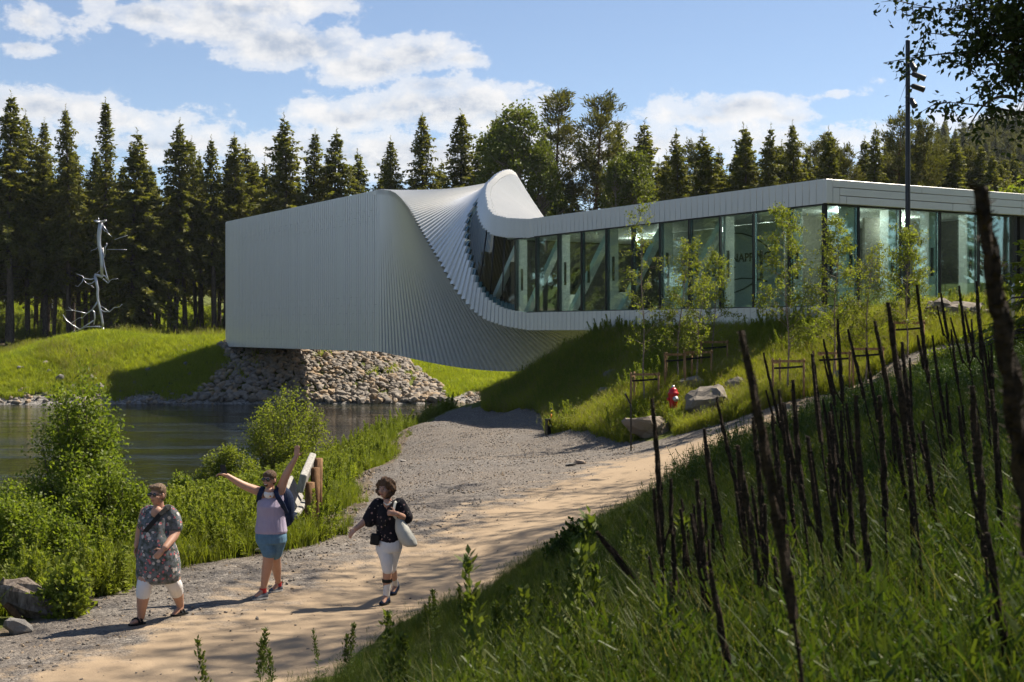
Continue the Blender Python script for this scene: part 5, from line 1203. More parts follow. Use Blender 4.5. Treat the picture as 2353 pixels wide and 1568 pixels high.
# ================================================================== DEAD MULLEIN STALKS
def mullein(seed, h, spike, r0, forks=0, bare=.0):
    rg = np.random.default_rng(seed); b = MB(); ph = rg.uniform(0, 6)
    def ax(z): return np.array([.03 * math.sin(z * 2.2 + ph), .03 * math.cos(z * 1.7 + ph), z])
    zz = np.linspace(-.15, h, 16); b.tube([ax(z) for z in zz], [r0 * .52 * (1 - .45 * max(z, 0) / h) for z in zz], 7)
    P = []
    def spikes(fn, L, r_):
        n = int(L * 30); rg_ = []
        zs = np.linspace(0, 1, n)
        b.rings([[tuple(np.array(fn(z)) + np.array([math.cos(a), math.sin(a), 0]) * r_ * (1 - .45 * z ** 3) * (1 + .42 * math.sin(a * 3 + z * 140) * rg.uniform(.3, 1.4))) for a in np.linspace(0, 6.283, 8, endpoint=False)] for z in zs], True, False)
        for z in rg.random(int(L * 420)):
            a = rg.uniform(0, 6.28); c = np.array(fn(z)) + np.array([math.cos(a), math.sin(a), 0]) * r_ * (1 - .45 * z ** 3) * .95; e = c + np.array([math.cos(a), math.sin(a), .5]) * r_ * rg.uniform(.4, 1.0); s = np.array([-math.sin(a), math.cos(a), 0]) * r_ * .25
            b.add([c - s, c + s, e + s * .5, e - s * .5], [(0, 1, 2, 3)])
    spikes(lambda u: ax(h - spike + spike * u), spike, r0)
    z = .22 * h
    while z < h - spike:                                   # scattered capsule clusters below
        a = rg.uniform(0, 6.28); c = ax(z) + np.array([math.cos(a), math.sin(a), 0]) * r0 * .6; b.ball(c, r0 * rg.uniform(.3, .55), 6, 4); z += rg.uniform(.015, .05) * (1.4 - z / h)
    for k in range(forks):
        z0 = h - spike * rg.uniform(.95, 1.12); a = rg.uniform(0, 6.28); L = rg.uniform(.14, .34); d = np.array([math.cos(a) * .10, math.sin(a) * .10, 1]); p0 = ax(z0)
        b.tube([p0, p0 + d * .08 + np.array([math.cos(a), math.sin(a), 0]) * .03], [r0 * .4, r0 * .4], 6); spikes(lambda u: p0 + np.array([math.cos(a), math.sin(a), 0]) * .035 + d * (.06 + L * u), L, r0 * .75)
    return b.mesh('stalk', M['mullein'])
# top of each spike, its lean (picture slope), rough thickness in the picture, height, forks
ST = [(235, 465, .10, 20, 1.75, 2), (475, 575, .18, 17, 1.6, 0), (530, 455, .16, 14, 1.7, 1), (578, 640, .12, 22, 1.6, 1), (468, 645, .16, 13, 1.5, 0), (630, 195, .135, 38, 1.72, 0), (705, 280, .18, 10, 1.6, 3), (745, 432, .14, 18, 1.5, 0), (813, 390, .13, 19, 1.7, 2), (897, 290, .15, 17, 1.8, 0),
      (930, 280, .22, 11, 1.75, 1), (1003, 150, .10, 13, 1.8, 1), (1050, 190, .17, 11, 1.8, 0), (1070, 445, .08, 22, 1.6, 0), (975, 480, .17, 12, 1.5, 0), (1175, 310, .09, 12, 1.7, 0), (1215, 85, .075, 22, 2.0, 1), (1295, 20, .17, 14, 1.9, 1), (1205, 515, .08, 15, 1.5, 0), (1370, 215, .13, 11, 1.7, 0),
      (1480, 420, .12, 27, 1.5, 0), (1480, 20, .15, 11, 1.9, 2), (1510, 8, .14, 13, 1.9, 1), (1390, 50, .16, 9, 1.8, 2), (1320, 595, .22, 14, 1.5, 0), (1305, 800, .22, 17, 1.3, 0), (1050, 750, .10, 20, 1.35, 0), (480, 1130, .13, 26, 1.0, 0), (400, 1025, .09, 17, 1.1, 0), (355, 890, .11, 16, 1.25, 0), (245, 1095, .11, 13, 1.1, 0), (283, 1080, .10, 17, 1.1, 1), (345, 1185, .10, 17, .95, 1),
      (525, 1075, .11, 14, 1.1, 0), (712, 1080, .08, 21, 1.0, 0), (808, 1080, .09, 18, 1.05, 0), (20, 1250, .08, 16, .85, 0), (1290, 1120, .09, 22, 1.0, 0), (1395, 1140, .15, 22, 1.0, 0), (1535, 980, .13, 28, 1.1, 0), (1672, 680, .16, 14, 1.4, 0), (1063, 1060, .10, 13, 1.1, 0), (665, 800, .08, 9, 1.2, 0), (620, 815, .10, 10, 1.3, 0), (783, 815, .05, 16, 1.2, 0), (1440, 730, .10, 12, 1.4, 0), (1540, 160, .12, 10, 1.6, 1), (1430, 190, .14, 9, 1.6, 0), (1565, 250, .1, 10, 1.5, 0)]
rs_ = random.Random(77)
for _ in range(48):
    zx = rs_.uniform(330, 1700); lo_y = max(230, 900 - .62 * zx); ST.append((zx, rs_.uniform(lo_y, lo_y + 520), rs_.uniform(.06, .125), rs_.choice((11, 14, 17, 20)), rs_.uniform(1.2, 1.8), rs_.choice((0, 0, 1))))
def stalk(px, py, lean, thick, h, forks, lab, seed, az=None):
    """stand the stalk where it would be rooted if it is h tall and this thick"""
    Y = np.geomspace(1.7, 30, 3000); X = (px - CX_) / F_ * Y; zt = (CY_ - py) / F_ * Y; d = zt - ground(X, Y) - h
    ok = np.where(d < 0)[0]; k = ok[0] if len(ok) else len(Y) - 1
    y = Y[k]; yw = .036 * F_ / (thick * .59)           # thickness suggests a distance; keep the middle of the two
    y = float(np.clip(y, yw * .55, yw * 1.6)) if yw < 30 else y
    x = (px - CX_) / F_ * y; top = (CY_ - py) / F_ * y; xb = x + lean * h; hh = top - gz(xb, y); hh = float(np.clip(hh, .5, 2.3)); xb = x + lean * hh
    base = Vector((xb, y, top - hh)); r0 = thick * .59 / F_ * y / 2 * .92
    me = mullein(seed, 1.0 * math.hypot(1, lean) * hh, min(.55 * hh, rnd.uniform(.38, .62)), min(max(r0 * 1.08, .011), .030), forks)
    o = link('mullein_stalk', me, None, base, (rnd.uniform(-.06, .06), -math.atan(lean), 0)); return tag(o, lab, 'dead stalk', 'dead mullein stalks on the near bank')
for i, (zx, zy, lean, th_, h, fk) in enumerate(sorted(ST)):
    px, py = (1460 + zx / 1.5592) * .91914, (700 + zy / 1.5592) * .91914
    tall = 'tall' if h > 1.55 else 'short' if h < 1.15 else 'slim' if th_ < 15 else 'stout'
    fkd = 'forked ' if fk > 1 else ''
    stalk(px, py, lean, th_, h, fk, f'{tall} {fkd}dark dead mullein stalk on the near bank, {ordn(i)} from the left', 600 + i)
p = at(2262, 415, 2.35); hh = 1.95
o = link('mullein_stalk', mullein(690, hh, 1.15, .0185, 0), None, (p.x + .21, 2.35, p.z - hh), (0, -.11, 0)); tag(o, 'thick blurred dead mullein stalk rising closest to the camera at the right edge', 'dead stalk', 'dead mullein stalks on the near bank')
a, c = at(1373, 1222, 7.6), at(1520, 1385, 7.6); d = c - a
o = link('mullein_stalk', mullein(691, d.length, .3, .017, 0), None, c, Vector((0, 0, 1)).rotation_difference(-d).to_euler()); tag(o, 'broken dead mullein stalk leaning far to the left over the path edge', 'dead stalk', 'dead mullein stalks on the near bank')
# ================================================================== PEOPLE
def cloth(name, col, var=.12, scale=9, rough=.85, wr=.35, bscale=7.0):
    m, t, out = new_mat(name); o = t.obj(); n = t.noise(o, scale, 4, .6)
    c = t.mix(n, tuple(x * (1 - var) for x in col), tuple(min(1, x * (1 + var)) for x in col))
    b = principled(t, out, Base_Color=c, Roughness=rough, Specular_IOR_Level=.2)
    w = t.noise(t.mapping(o, (1, 1, .35)), bscale, 4, .6, 1.2)
    t.lk(t.bump(w, wr, .05), b.inputs['Normal']); return m
m, t, out = new_mat('skin'); n = t.noise(t.obj(), 14, 4, .6)
b = principled(t, out, Base_Color=t.mix(n, (.40, .215, .145), (.52, .30, .215)), Roughness=.5, Specular_IOR_Level=.35, Subsurface_Weight=.08)
b.inputs['Subsurface Radius'].default_value = (.02, .008, .004); M['skin'] = m
M['tan_skin'] = plain('tanned_skin', (.36, .185, .12), .5, var=.14)
def floral(name, ground_, leaf_c, spots, scale, thr):
    m, t, out = new_mat(name); o = t.vmath('ADD', t.obj(), t.vmath('MULTIPLY', t.noise(t.obj(), 18, 2, .5, 0, 1), (.03, .03, .03)))
    c = t.mix(t.ramp(t.noise(o, scale * 1.3, 4, .6), [(.42, 0), (.6, 1)]), ground_, leaf_c)
    for k, (col, rr) in enumerate(spots):
        v = t.node('ShaderNodeTexVoronoi'); v.inputs['Scale'].default_value = scale * (1 + .35 * k); t.lk(t.mapping(o, (1, 1, 1), (k * 3.1, k * 1.7, k)), v.inputs['Vector'])
        s = t.node('ShaderNodeSeparateColor'); t.lk(v.outputs['Color'], s.inputs[0])
        on = t.math('MULTIPLY', t.ramp(v.outputs['Distance'], [(rr, 1), (rr + .06, 0)]), t.ramp(s.outputs[0], [(thr, 0), (thr + .03, 1)]))
        c = t.mix(on, c, col)
    b = principled(t, out, Base_Color=c, Roughness=.85, Specular_IOR_Level=.2)
    w = t.noise(t.mapping(t.obj(), (1, 1, .3)), 8, 4, .6, 1.0); t.lk(t.bump(w, .4, .05), b.inputs['Normal']); return m
M['dress'] = floral('flowered_dress_cloth', (.15, .165, .185), (.055, .07, .06), [((.50, .46, .44), .30), ((.46, .13, .14), .27), ((.60, .36, .33), .16)], 14, .40)
M['blouse'] = floral('dark_flowered_cloth', (.010, .009, .013), (.014, .012, .018), [((.36, .22, .20), .20), ((.42, .36, .30), .13)], 17, .55)
M['white_cloth'] = cloth('white_cloth', (.70, .69, .70), .05)
M['lilac'] = cloth('lilac_cloth', (.36, .31, .42), .10, wr=.6)
M['denim'] = cloth('blue_denim', (.10, .19, .28), .3, 20)
M['navy'] = cloth('navy_nylon', (.012, .022, .055), .3)
M['canvas'] = cloth('pale_canvas', (.50, .49, .45), .22, 6)
M['black_cloth'] = cloth('black_leather', (.012, .012, .012), .3, rough=.5)
M['sock'] = cloth('white_sock', (.68, .68, .69), .05)
M['hair_fair'] = cloth('short_fair_hair', (.23, .16, .105), .45, 34, .6, .9, 40)
M['hair_brown'] = cloth('brown_hair', (.115, .068, .04), .5, 30, .55, .9, 40)
M['hair_curl'] = cloth('curly_brown_hair', (.135, .075, .042), .6, 26, .65, 1.0, 34)
M['lens'] = plain('dark_lens', (.008, .008, .009), .12, spec=.8)
M['shoe'] = cloth('grey_shoe_mesh', (.10, .11, .135), .3, 30); M['sole'] = plain('pale_sole', (.45, .45, .44), .7)
M['lip'] = plain('lips', (.33, .09, .08), .45); M['mouth'] = plain('open_mouth', (.06, .012, .012), .5); M['teeth'] = plain('teeth', (.65, .62, .56), .35)
M['eye'] = plain('eye_dark', (.02, .015, .012), .2); M['eye_white'] = plain('eye_white', (.6, .58, .55), .3)

def capsule(b, pts, rr, n=12, sub=4):
    """limb: a smooth tapering tube through the joints, rounded at both ends"""
    pts = [Vector(p) for p in pts]; P, Q = [], []
    for i in range(len(pts) - 1):
        for k in range(sub): P.append(pts[i].lerp(pts[i + 1], k / sub)); u = k / sub; u = u * u * (3 - 2 * u) * .5 + u * .5; Q.append(rr[i] * (1 - u) + rr[i + 1] * u)
    P.append(pts[-1]); Q.append(rr[-1])
    for _ in range(2): P = [P[0]] + [(P[i - 1] + P[i] * 2 + P[i + 1]) / 4 for i in range(1, len(P) - 1)] + [P[-1]]
    b.tube(P, Q, n); b.ball(P[0], Q[0] * .985, n, 8); b.ball(P[-1], Q[-1] * .985, n, 8)
def fuse(name, b, mat_, parent, voxel=.008, smooth=4, fac_=.5):
    """weld overlapping volumes into one continuous skin"""
    me = b.mesh(name + '_raw'); o = bpy.data.objects.new(name + '_raw', me); COL.objects.link(o)
    bm = bmesh.new(); bm.from_mesh(me); bmesh.ops.recalc_face_normals(bm, faces=bm.faces); bm.to_mesh(me); bm.free()
    r = o.modifiers.new('r', 'REMESH'); r.mode = 'VOXEL'; r.voxel_size = voxel; r.adaptivity = 0
    s = o.modifiers.new('s', 'SMOOTH'); s.iterations = smooth; s.factor = fac_
    dg = bpy.context.evaluated_depsgraph_get(); out_ = bpy.data.meshes.new_from_object(o.evaluated_get(dg), depsgraph=dg)
    bpy.data.objects.remove(o); bpy.data.meshes.remove(me); out_.name = name
    out_.polygons.foreach_set('use_smooth', np.ones(len(out_.polygons), bool)); out_.materials.clear(); out_.materials.append(mat_)
    return link(name, out_, parent)
def loft(b, rings_, n=22, cap=True):
    """rings_: (centre, half width, half depth)"""
    b.rings([[Vector(c) + Vector((w * math.cos(a), d * math.sin(a), 0)) for a in np.linspace(0, 2 * math.pi, n, endpoint=False)] for c, w, d in rings_], cap)
def hand(b, wrist, d, nrm, side, curl=.5, spread=.12, s=1.0):
    """palm, four fingers of unequal length and a thumb from the side of the palm; d along the hand, nrm out of the back of the hand"""
    d = Vector(d).normalized(); nrm = Vector(nrm); nrm = (nrm - d * nrm.dot(d)).normalized(); sd = d.cross(nrm) * side; w = Vector(wrist)
    q = Matrix((sd, d, nrm)).transposed(); b.ball(w + d * .045 * s, (.040 * s, .052 * s, .019 * s), 12, 8, q)
    for k, (off, L) in enumerate(((-.030, .062), (-.010, .074), (.011, .070), (.030, .055))):
        p0 = w + d * .082 * s + sd * off * s; dd = (d + sd * off * 4 * spread).normalized(); p = [p0 - d * .03]; a = 0
        for j, f in enumerate((.45, .32, .25)):
            a += curl * (.55, .75, .5)[j]; v = dd * math.cos(a) - nrm * math.sin(a); p.append(p[-1] + v * L * f * s + (d * .03 if j == 0 else Vector()))
        b.tube(p, [.0098 * s, .0095 * s, .0088 * s, .0075 * s], 8); b.ball(p[-1], .0075 * s, 8, 6)
    p0 = w + d * .025 * s - sd * .03 * s; t1 = p0 + (d * .5 - sd * .8 - nrm * .25 * curl).normalized() * .042 * s; t2 = t1 + (d * .9 - sd * .35 - nrm * .5 * curl).normalized() * .034 * s
    b.tube([p0, t1, t2], [.013 * s, .0105 * s, .008 * s], 8); b.ball(t2, .008 * s, 8, 6)
def head(b, c, s, yaw, pitch=0):
    """skull, face, jaw, nose, brow, cheeks, ears; returns a frame (x right of face, y forward, z up)"""
    q = Matrix.Rotation(yaw, 3, 'Z') @ Matrix.Rotation(pitch, 3, 'X'); c = Vector(c)
    f = lambda x, y, z: c + q @ (Vector((x, -y, z)) * s)
    b.ball(f(0, -.012, .035), (.074 * s, .092 * s, .082 * s), 18, 12, q); b.ball(f(0, .022, -.02), (.062 * s, .070 * s, .085 * s), 18, 12, q)
    b.ball(f(0, .036, -.078), (.040 * s, .042 * s, .034 * s), 14, 10, q); b.ball(f(0, .066, -.092), (.020 * s, .018 * s, .016 * s), 10, 8, q)
    for k in (-1, 1):
        b.ball(f(k * .036, .062, -.028), (.024 * s, .024 * s, .024 * s), 10, 8, q); b.ball(f(k * .077, -.012, -.012), (.012 * s, .024 * s, .033 * s), 10, 8, q); b.ball(f(k * .028, .078, .026), (.026 * s, .014 * s, .010 * s), 10, 6, q)
    b.tube([f(0, .088, .018), f(0, .104, -.014), f(0, .108, -.028)], [.009 * s, .012 * s, .015 * s], 8); b.ball(f(0, .104, -.030), .016 * s, 8, 6)
    for k in (-1, 1): b.ball(f(k * .013, .095, -.034), .009 * s, 8, 6)
    b.ball(f(0, .086, -.058), (.026 * s, .012 * s, .008 * s), 10, 6, q); b.ball(f(0, .083, -.069), (.022 * s, .012 * s, .008 * s), 10, 6, q)
    return f, q
def shades(f, q, s, par, w=.030, h=.020, name='sunglasses'):
    b = MB()
    for k in (-1, 1):
        b.ball(f(k * .033, .094, .008), (w * s, .010 * s, h * s), 14, 8, q @ Matrix.Rotation(-k * .25, 3, 'Z')); b.tube([f(k * .06, .082, .014), f(k * .079, .03, .014), f(k * .080, -.01, .006)], .0045 * s, 6)
    b.tube([f(-.012, .104, .014), f(.012, .104, .014)], .005 * s, 6); return b.build(name, M['lens'], par)
def mouth(f, s, par, open_=False):
    b = MB()
    if open_:
        b.ball(f(0, .090, -.066), (.025 * s, .014 * s, .020 * s), 12, 8); b.build('mouth', M['mouth'], par); MB().ball(f(0, .099, -.055), (.019 * s, .007 * s, .006 * s), 10, 6).build('teeth', M['teeth'], par)
    else:
        b.tube([f(-.026, .090, -.062), f(-.010, .0985, -.0625), f(.010, .0985, -.0625), f(.026, .090, -.062)], [.003 * s, .0058 * s, .0058 * s, .003 * s], 6); b.build('mouth', M['lip'], par)
def strap(b, pts, w, th=.010, fwd=(0, -1, 0)):
    pts = [Vector(p) for p in pts]; F2 = Vector(fwd); rg = []
    for i, p in enumerate(pts):
        d = (pts[min(i + 1, len(pts) - 1)] - pts[max(i - 1, 0)]).normalized(); sd = d.cross(F2).normalized(); n = sd.cross(d)
        rg.append([p + sd * w / 2 + n * th, p - sd * w / 2 + n * th, p - sd * w / 2 - n * th, p + sd * w / 2 - n * th])
    b.rings(rg, True, False)
def shoe(par, heel, toe, zg, kind='shoe', w=.045, pit=0.0):
    """a low shoe from heel to toe resting at ground height zg"""
    heel, toe = Vector((heel[0], heel[1], zg)), Vector((toe[0], toe[1], zg)); d = (toe - heel).normalized(); sd = Vector((-d.y, d.x, 0)); L = (toe - heel).length; rs, ru = [], []
    prof = [(0, .62, .074), (.08, .78, .082), (.25, .80, .080), (.45, .86, .066), (.65, 1.0, .050), (.85, .92, .040), (.97, .62, .030), (1.0, .4, .020)]
    for u, ww, hh in prof:
        c = heel + d * L * u; z0 = pit * max(0, 1 - u / .6) ** 1.0
        ru.append([c + sd * w * ww * math.cos(a) + Vector((0, 0, z0 + .016 + max(0, math.sin(a)) * hh)) for a in np.linspace(0, 2 * math.pi, 14, endpoint=False)])
        rs.append([c + sd * w * 1.05 * ww * x + Vector((0, 0, z0 + z)) for x, z in ((-1, .0), (1, .0), (1, .022), (-1, .022))])
    return ru, rs
def framep(sx, sy, sc, Y0):
    def P(x, y, d=0.0): return at((sx + x / sc) * .91914, (sy + y / sc) * .91914, Y0 + d)
    return P

# ---------------------------------------------------------- the woman in the flowered dress
g0 = on_ground((300 + 165 / 3.92) * .91914, (1180 + 1498 / 3.92) * .91914, 12, 24); P = framep(300, 1180, 3.92, g0.y)
r1 = empty('person', g0); tag(r1, 'person in a grey flowered dress, white leggings and sunglasses striding along the path', 'person', 'people walking on the path')
def LOC(v): return Vector(v) - g0
Q = lambda x, y, d=0.0: LOC(P(x, y, d))
b = MB()
hc = Q(366, 224, -.02); f, q = head(b, hc, .99, rad(-24)); capsule(b, [Q(385, 390, .05), Q(378, 320, .03), Q(372, 270, .02)], [.075, .062, .06])
loft(b, [(Q(380, 360, .06), .09, .07), (Q(375, 410, .05), .15, .10), (Q(355, 520, .03), .155, .14), (Q(370, 700, .03), .2, .17), (Q(375, 880, .03), .22, .19), (Q(375, 960, .03), .18, .16)])
gb = on_ground((300 + 560 / 3.92) * .91914, (1180 + 1408 / 3.92) * .91914, 12, 24).y - g0.y
capsule(b, [Q(290, 900), Q(236, 1130, -.10), Q(225, 1230, -.06), Q(205, 1425, .02)], [.125, .082, .074, .044]); capsule(b, [Q(460, 900, .05), Q(538, 1115, .16), Q(560, 1190, gb * .75), Q(592, 1318, gb + .05)], [.125, .082, .074, .044])
capsule(b, [Q(203, 1440, .02), Q(115, 1488, -.10)], [.038, .028]); capsule(b, [Q(595, 1335, gb + .03), Q(525, 1398, gb - .08)], [.038, .028])
capsule(b, [Q(250, 400, .08), Q(200, 580, .16), Q(165, 720, .10)], [.07, .055, .036]); hand(b, Q(163, 735, .10), (-.05, -.1, -1), (-1, .2, 0), 1, .5)
capsule(b, [Q(515, 415, .06), Q(555, 600, .05), Q(440, 745, -.20)], [.075, .06, .040]); hand(b, Q(425, 760, -.22), (-.75, -.15, -.8), (.2, -1, .2), -1, .55)
fuse('body', b, M['skin'], r1, .0085, 3)
b = MB(); loft(b, [(Q(385, 352, .05), .10, .075), (Q(380, 372, .05), .165, .105), (Q(362, 430, .04), .175, .14), (Q(345, 500, .02), .172, .175), (Q(348, 600, .02), .180, .195), (Q(362, 700, .02), .215, .215), (Q(370, 800, .02), .245, .225), (Q(376, 900, .03), .262, .235), (Q(376, 1000, .04), .262, .23), (Q(374, 1055, .05), .248, .215), (Q(378, 1082, .06), .215, .18)], 26)
capsule(b, [Q(470, 400, .05), Q(520, 440, .05), Q(545, 535, .05)], [.10, .092, .088]); capsule(b, [Q(290, 395, .06), Q(252, 430, .08), Q(228, 520, .12)], [.09, .08, .074])
fuse('dress', b, M['dress'], r1, .010, 4)
MB().ball(Q(362, 398, -.058), (.072, .062, .075), 16, 12).build('neckline', M['skin'], r1)
b = MB(); capsule(b, [Q(262, 1040, -.04), Q(238, 1110, -.09), Q(228, 1192, -.07)], [.098, .092, .088], 14); fuse('legging', b, M['white_cloth'], r1, .009, 2)
b = MB(); capsule(b, [Q(485, 1030, .10), Q(536, 1110, .16), Q(552, 1172, gb * .66)], [.10, .092, .086], 14); fuse('legging', b, M['white_cloth'], r1, .009, 2)
b = MB(); strap(b, [Q(492, 345, .0), Q(455, 358, -.07), Q(390, 420, -.135), Q(320, 500, -.175), Q(255, 575, -.155), Q(212, 640, -.05)], .052); b.build('bag_strap', M['strap'], r1)
b = MB(); qh = q; b.ball(f(0, -.022, .058), (.088, .100, .080), 18, 12, q); b.ball(f(0, -.055, .0), (.078, .062, .085), 16, 10, q); b.ball(f(-.03, .060, .098), (.05, .045, .028), 12, 8, q); b.ball(f(.035, .045, .10), (.05, .05, .028), 12, 8, q)
fuse('hair', b, M['hair_fair'], r1, .008, 3); shades(f, q, 1.1, r1, .034, .021); mouth(f, 1.04, r1)
for hl, to, dd in ((Q(238, 1478, .03), Q(92, 1492, -.13), 0), (Q(655, 1370, gb + .08), Q(505, 1402, gb - .1), 0)):
    zg = max(0.0, 0) + float(gz(g0.x + to.x, g0.y + to.y) - g0.z) + .005; ru, rs = shoe(r1, hl, to, zg, w=.052)
    MB().rings(rs, True, False).build('sandal_sole', M['black_cloth'], r1); b = MB()
    for u in (.42, .62): c = Vector((hl.x, hl.y, zg)).lerp(Vector((to.x, to.y, zg)), u); b.tube([c + Vector((math.cos(a) * .05, .02, math.sin(a) * .075)) for a in np.linspace(0, 3.14, 8)], .014, 6)
    b.build('sandal_strap', M['black_cloth'], r1)
MB().lathe([(.036, -.012), (.036, .012)], 14, Q(440, 745, -.20), (-.75, -.15, -.8), True, False).build('watch', M['black_metal'], r1)

# ---------------------------------------------------------- the cheering woman with the backpack
g0 = on_ground((540 + 425 / 3.735) * .91914, (1100 + 1492 / 3.735) * .91914, 12, 26); P = framep(540, 1100, 3.735, g0.y)
r2 = empty('person', g0); tag(r2, 'person in a lilac top and denim shorts cheering with both arms raised', 'person', 'people walking on the path')
b = MB(); hc = Q(498, 372, -.02); f, q = head(b, hc, .97, rad(-20)); capsule(b, [Q(510, 520, .04), Q(508, 470, .03), Q(505, 420, .02)], [.068, .055, .055])
loft(b, [(Q(505, 480, .05), .11, .07), (Q(505, 530, .04), .155, .10), (Q(510, 640, .03), .155, .12), (Q(515, 800, .03), .17, .13), (Q(515, 890, .03), .17, .13), (Q(515, 940, .03), .13, .10)])
gb = on_ground((540 + 545 / 3.735) * .91914, (1100 + 1425 / 3.735) * .91914, 12, 26).y - g0.y
capsule(b, [Q(470, 900), Q(493, 1080, -.06), Q(480, 1180, -.02), Q(440, 1395, .03)], [.105, .074, .070, .040]); capsule(b, [Q(570, 900, .04), Q(552, 1085, .06), Q(562, 1180, gb * .7), Q(582, 1335, gb + .06)], [.105, .072, .068, .038])
capsule(b, [Q(440, 1405, .03), Q(375, 1460, -.06)], [.036, .03]); capsule(b, [Q(582, 1345, gb + .06), Q(530, 1405, gb - .03)], [.036, .03])
capsule(b, [Q(425, 490, .04), Q(250, 425, -.02), Q(105, 335, -.08)], [.064, .052, .033]); hand(b, Q(100, 332, -.08), (-.8, -.2, .25), (0, .3, 1), 1, .75)
capsule(b, [Q(598, 480, .05), Q(660, 310, .02), Q(745, 165, -.02)], [.066, .052, .032]); hand(b, Q(748, 158, -.02), (.15, -.1, 1), (.3, 1, 0), 1, .12, .35)
fuse('body', b, M['skin'], r2, .0085, 3)
b = MB(); loft(b, [(Q(505, 520, .045), .125, .085), (Q(505, 560, .03), .165, .125), (Q(508, 620, .02), .180, .155), (Q(512, 700, .03), .184, .150), (Q(514, 780, .03), .200, .160), (Q(515, 850, .03), .216, .172), (Q(516, 872, .03), .205, .165)], 26); capsule(b, [Q(430, 480, .04), Q(425, 560, .04)], [.045, .05]); capsule(b, [Q(590, 480, .05), Q(600, 560, .05)], [.045, .05]); fuse('top', b, M['lilac'], r2, .009, 3)
MB().ball(Q(494, 506, -.062), (.070, .050, .060), 16, 12).build('undershirt', M['white_cloth'], r2); MB().ball(Q(498, 480, -.052), (.064, .056, .056), 16, 12).build('neckline', M['skin'], r2); MB().ball(Q(506, 528, -.108), .011, 10, 8).build('badge', M['orange'], r2)
b = MB(); loft(b, [(Q(515, 835, .03), .195, .155), (Q(514, 900, .03), .21, .178), (Q(514, 960, .02), .198, .172)], 22); capsule(b, [Q(462, 920, .0), Q(485, 1000, -.03), Q(496, 1050, -.05)], [.132, .112, .098], 14); capsule(b, [Q(572, 920, .04), Q(560, 1000, .05), Q(553, 1055, .06)], [.132, .110, .096], 14); fuse('denim_shorts', b, M['denim'], r2, .009, 3)
b = MB(); b.ball(f(0, -.022, .050), (.086, .100, .082), 18, 12, q); b.ball(f(0, -.06, -.005), (.072, .06, .085), 16, 10, q); b.ball(f(.055, .015, .055), (.03, .05, .05), 10, 8, q); b.ball(f(-.055, .015, .06), (.028, .05, .045), 10, 8, q); fuse('hair', b, M['hair_brown'], r2, .008, 3)
shades(f, q, 1.08, r2, .031, .025); mouth(f, 1.02, r2, True)
b = MB(); b.ball(Q(632, 620, .19), (.15, .115, .26), 18, 12); b.ball(Q(640, 700, .22), (.14, .10, .17), 16, 10); fuse('backpack', b, M['navy'], r2, .010, 3)
b = MB(); strap(b, [Q(600, 500, .12), Q(572, 432, .03), Q(558, 480, -.07), Q(580, 540, -.115), Q(620, 600, -.09), Q(655, 680, .06)], .062); b.build('backpack_strap', M['navy'], r2)
b = MB(); strap(b, [Q(440, 500, .12), Q(438, 440, .03), Q(425, 470, -.06), Q(405, 520, -.09), Q(395, 580, .0)], .062); b.build('backpack_strap', M['navy'], r2)
for hl, to in ((Q(478, 1480, .06), Q(345, 1475, -.09)), (Q(612, 1400, gb + .10), Q(498, 1425, gb - .06))):
    zg = float(gz(g0.x + to.x, g0.y + to.y) - g0.z) + .004; ru, rs = shoe(r2, hl, to, zg, w=.047); s_ = MB().rings(ru).build('shoe', M['shoe'], r2); MB().rings(rs, True, False).build('sole', M['sole'], s_)
for an, d_ in ((Q(440, 1405, .03), 0), (Q(582, 1345, gb + .06), 0)): MB().lathe([(.046, -.03), (.047, .03)], 14, an, None, True, False).build('sock', M['red'], r2)
ph = Q(70, 278, -.10); o = MB().box((0, 0, 0), (.072, .010, .125), Matrix.Rotation(rad(-12), 3, 'Y')).build('phone', M['black_metal'], None, g0 + ph); bevel(o, .006, 2); MB().box((-.001, .0062, 0), (.066, .002, .118), Matrix.Rotation(rad(-12), 3, 'Y')).build('case', M['white_paint'], o); tag(o, 'dark phone held up in the left-hand raised fist of the cheering person', 'phone')

# ---------------------------------------------------------- the curly-haired woman with the two bags
g0 = on_ground((860 + 450 / 4.48) * .91914, (1180 + 1488 / 4.48) * .91914, 12, 26); P = framep(860, 1180, 4.48, g0.y)
r3 = empty('person', g0); tag(r3, 'person with curly brown hair in a black flowered blouse and white capri trousers', 'person', 'people walking on the path')
b = MB(); hc = Q(456, 190, -.02); f, q = head(b, hc, .99, rad(-22)); capsule(b, [Q(490, 350, .04), Q(482, 300, .03), Q(472, 240, .02)], [.065, .052, .055])
loft(b, [(Q(500, 330, .05), .10, .07), (Q(500, 380, .04), .155, .10), (Q(500, 520, .03), .15, .125), (Q(505, 680, .03), .155, .125), (Q(505, 800, .03), .165, .14), (Q(505, 860, .03), .14, .12)])
gb = on_ground((860 + 540 / 4.48) * .91914, (1180 + 1385 / 4.48) * .91914, 12, 26).y - g0.y
capsule(b, [Q(450, 830), Q(487, 1060, -.05), Q(484, 1150, -.02), Q(472, 1375, .03)], [.11, .068, .060, .038]); capsule(b, [Q(560, 830, .04), Q(530, 1060, .10), Q(550, 1150, gb * .8), Q(575, 1265, gb + .10)], [.11, .066, .058, .036])
capsule(b, [Q(470, 1385, .03), Q(440, 1465, -.07)], [.034, .028]); capsule(b, [Q(575, 1275, gb + .10), Q(545, 1345, gb)], [.034, .028])
capsule(b, [Q(350, 370, .05), Q(262, 535, .02), Q(135, 635, -.08)], [.066, .050, .034]); hand(b, Q(130, 640, -.08), (-.75, -.15, -.75), (-.3, -.6, .7), -1, .6)
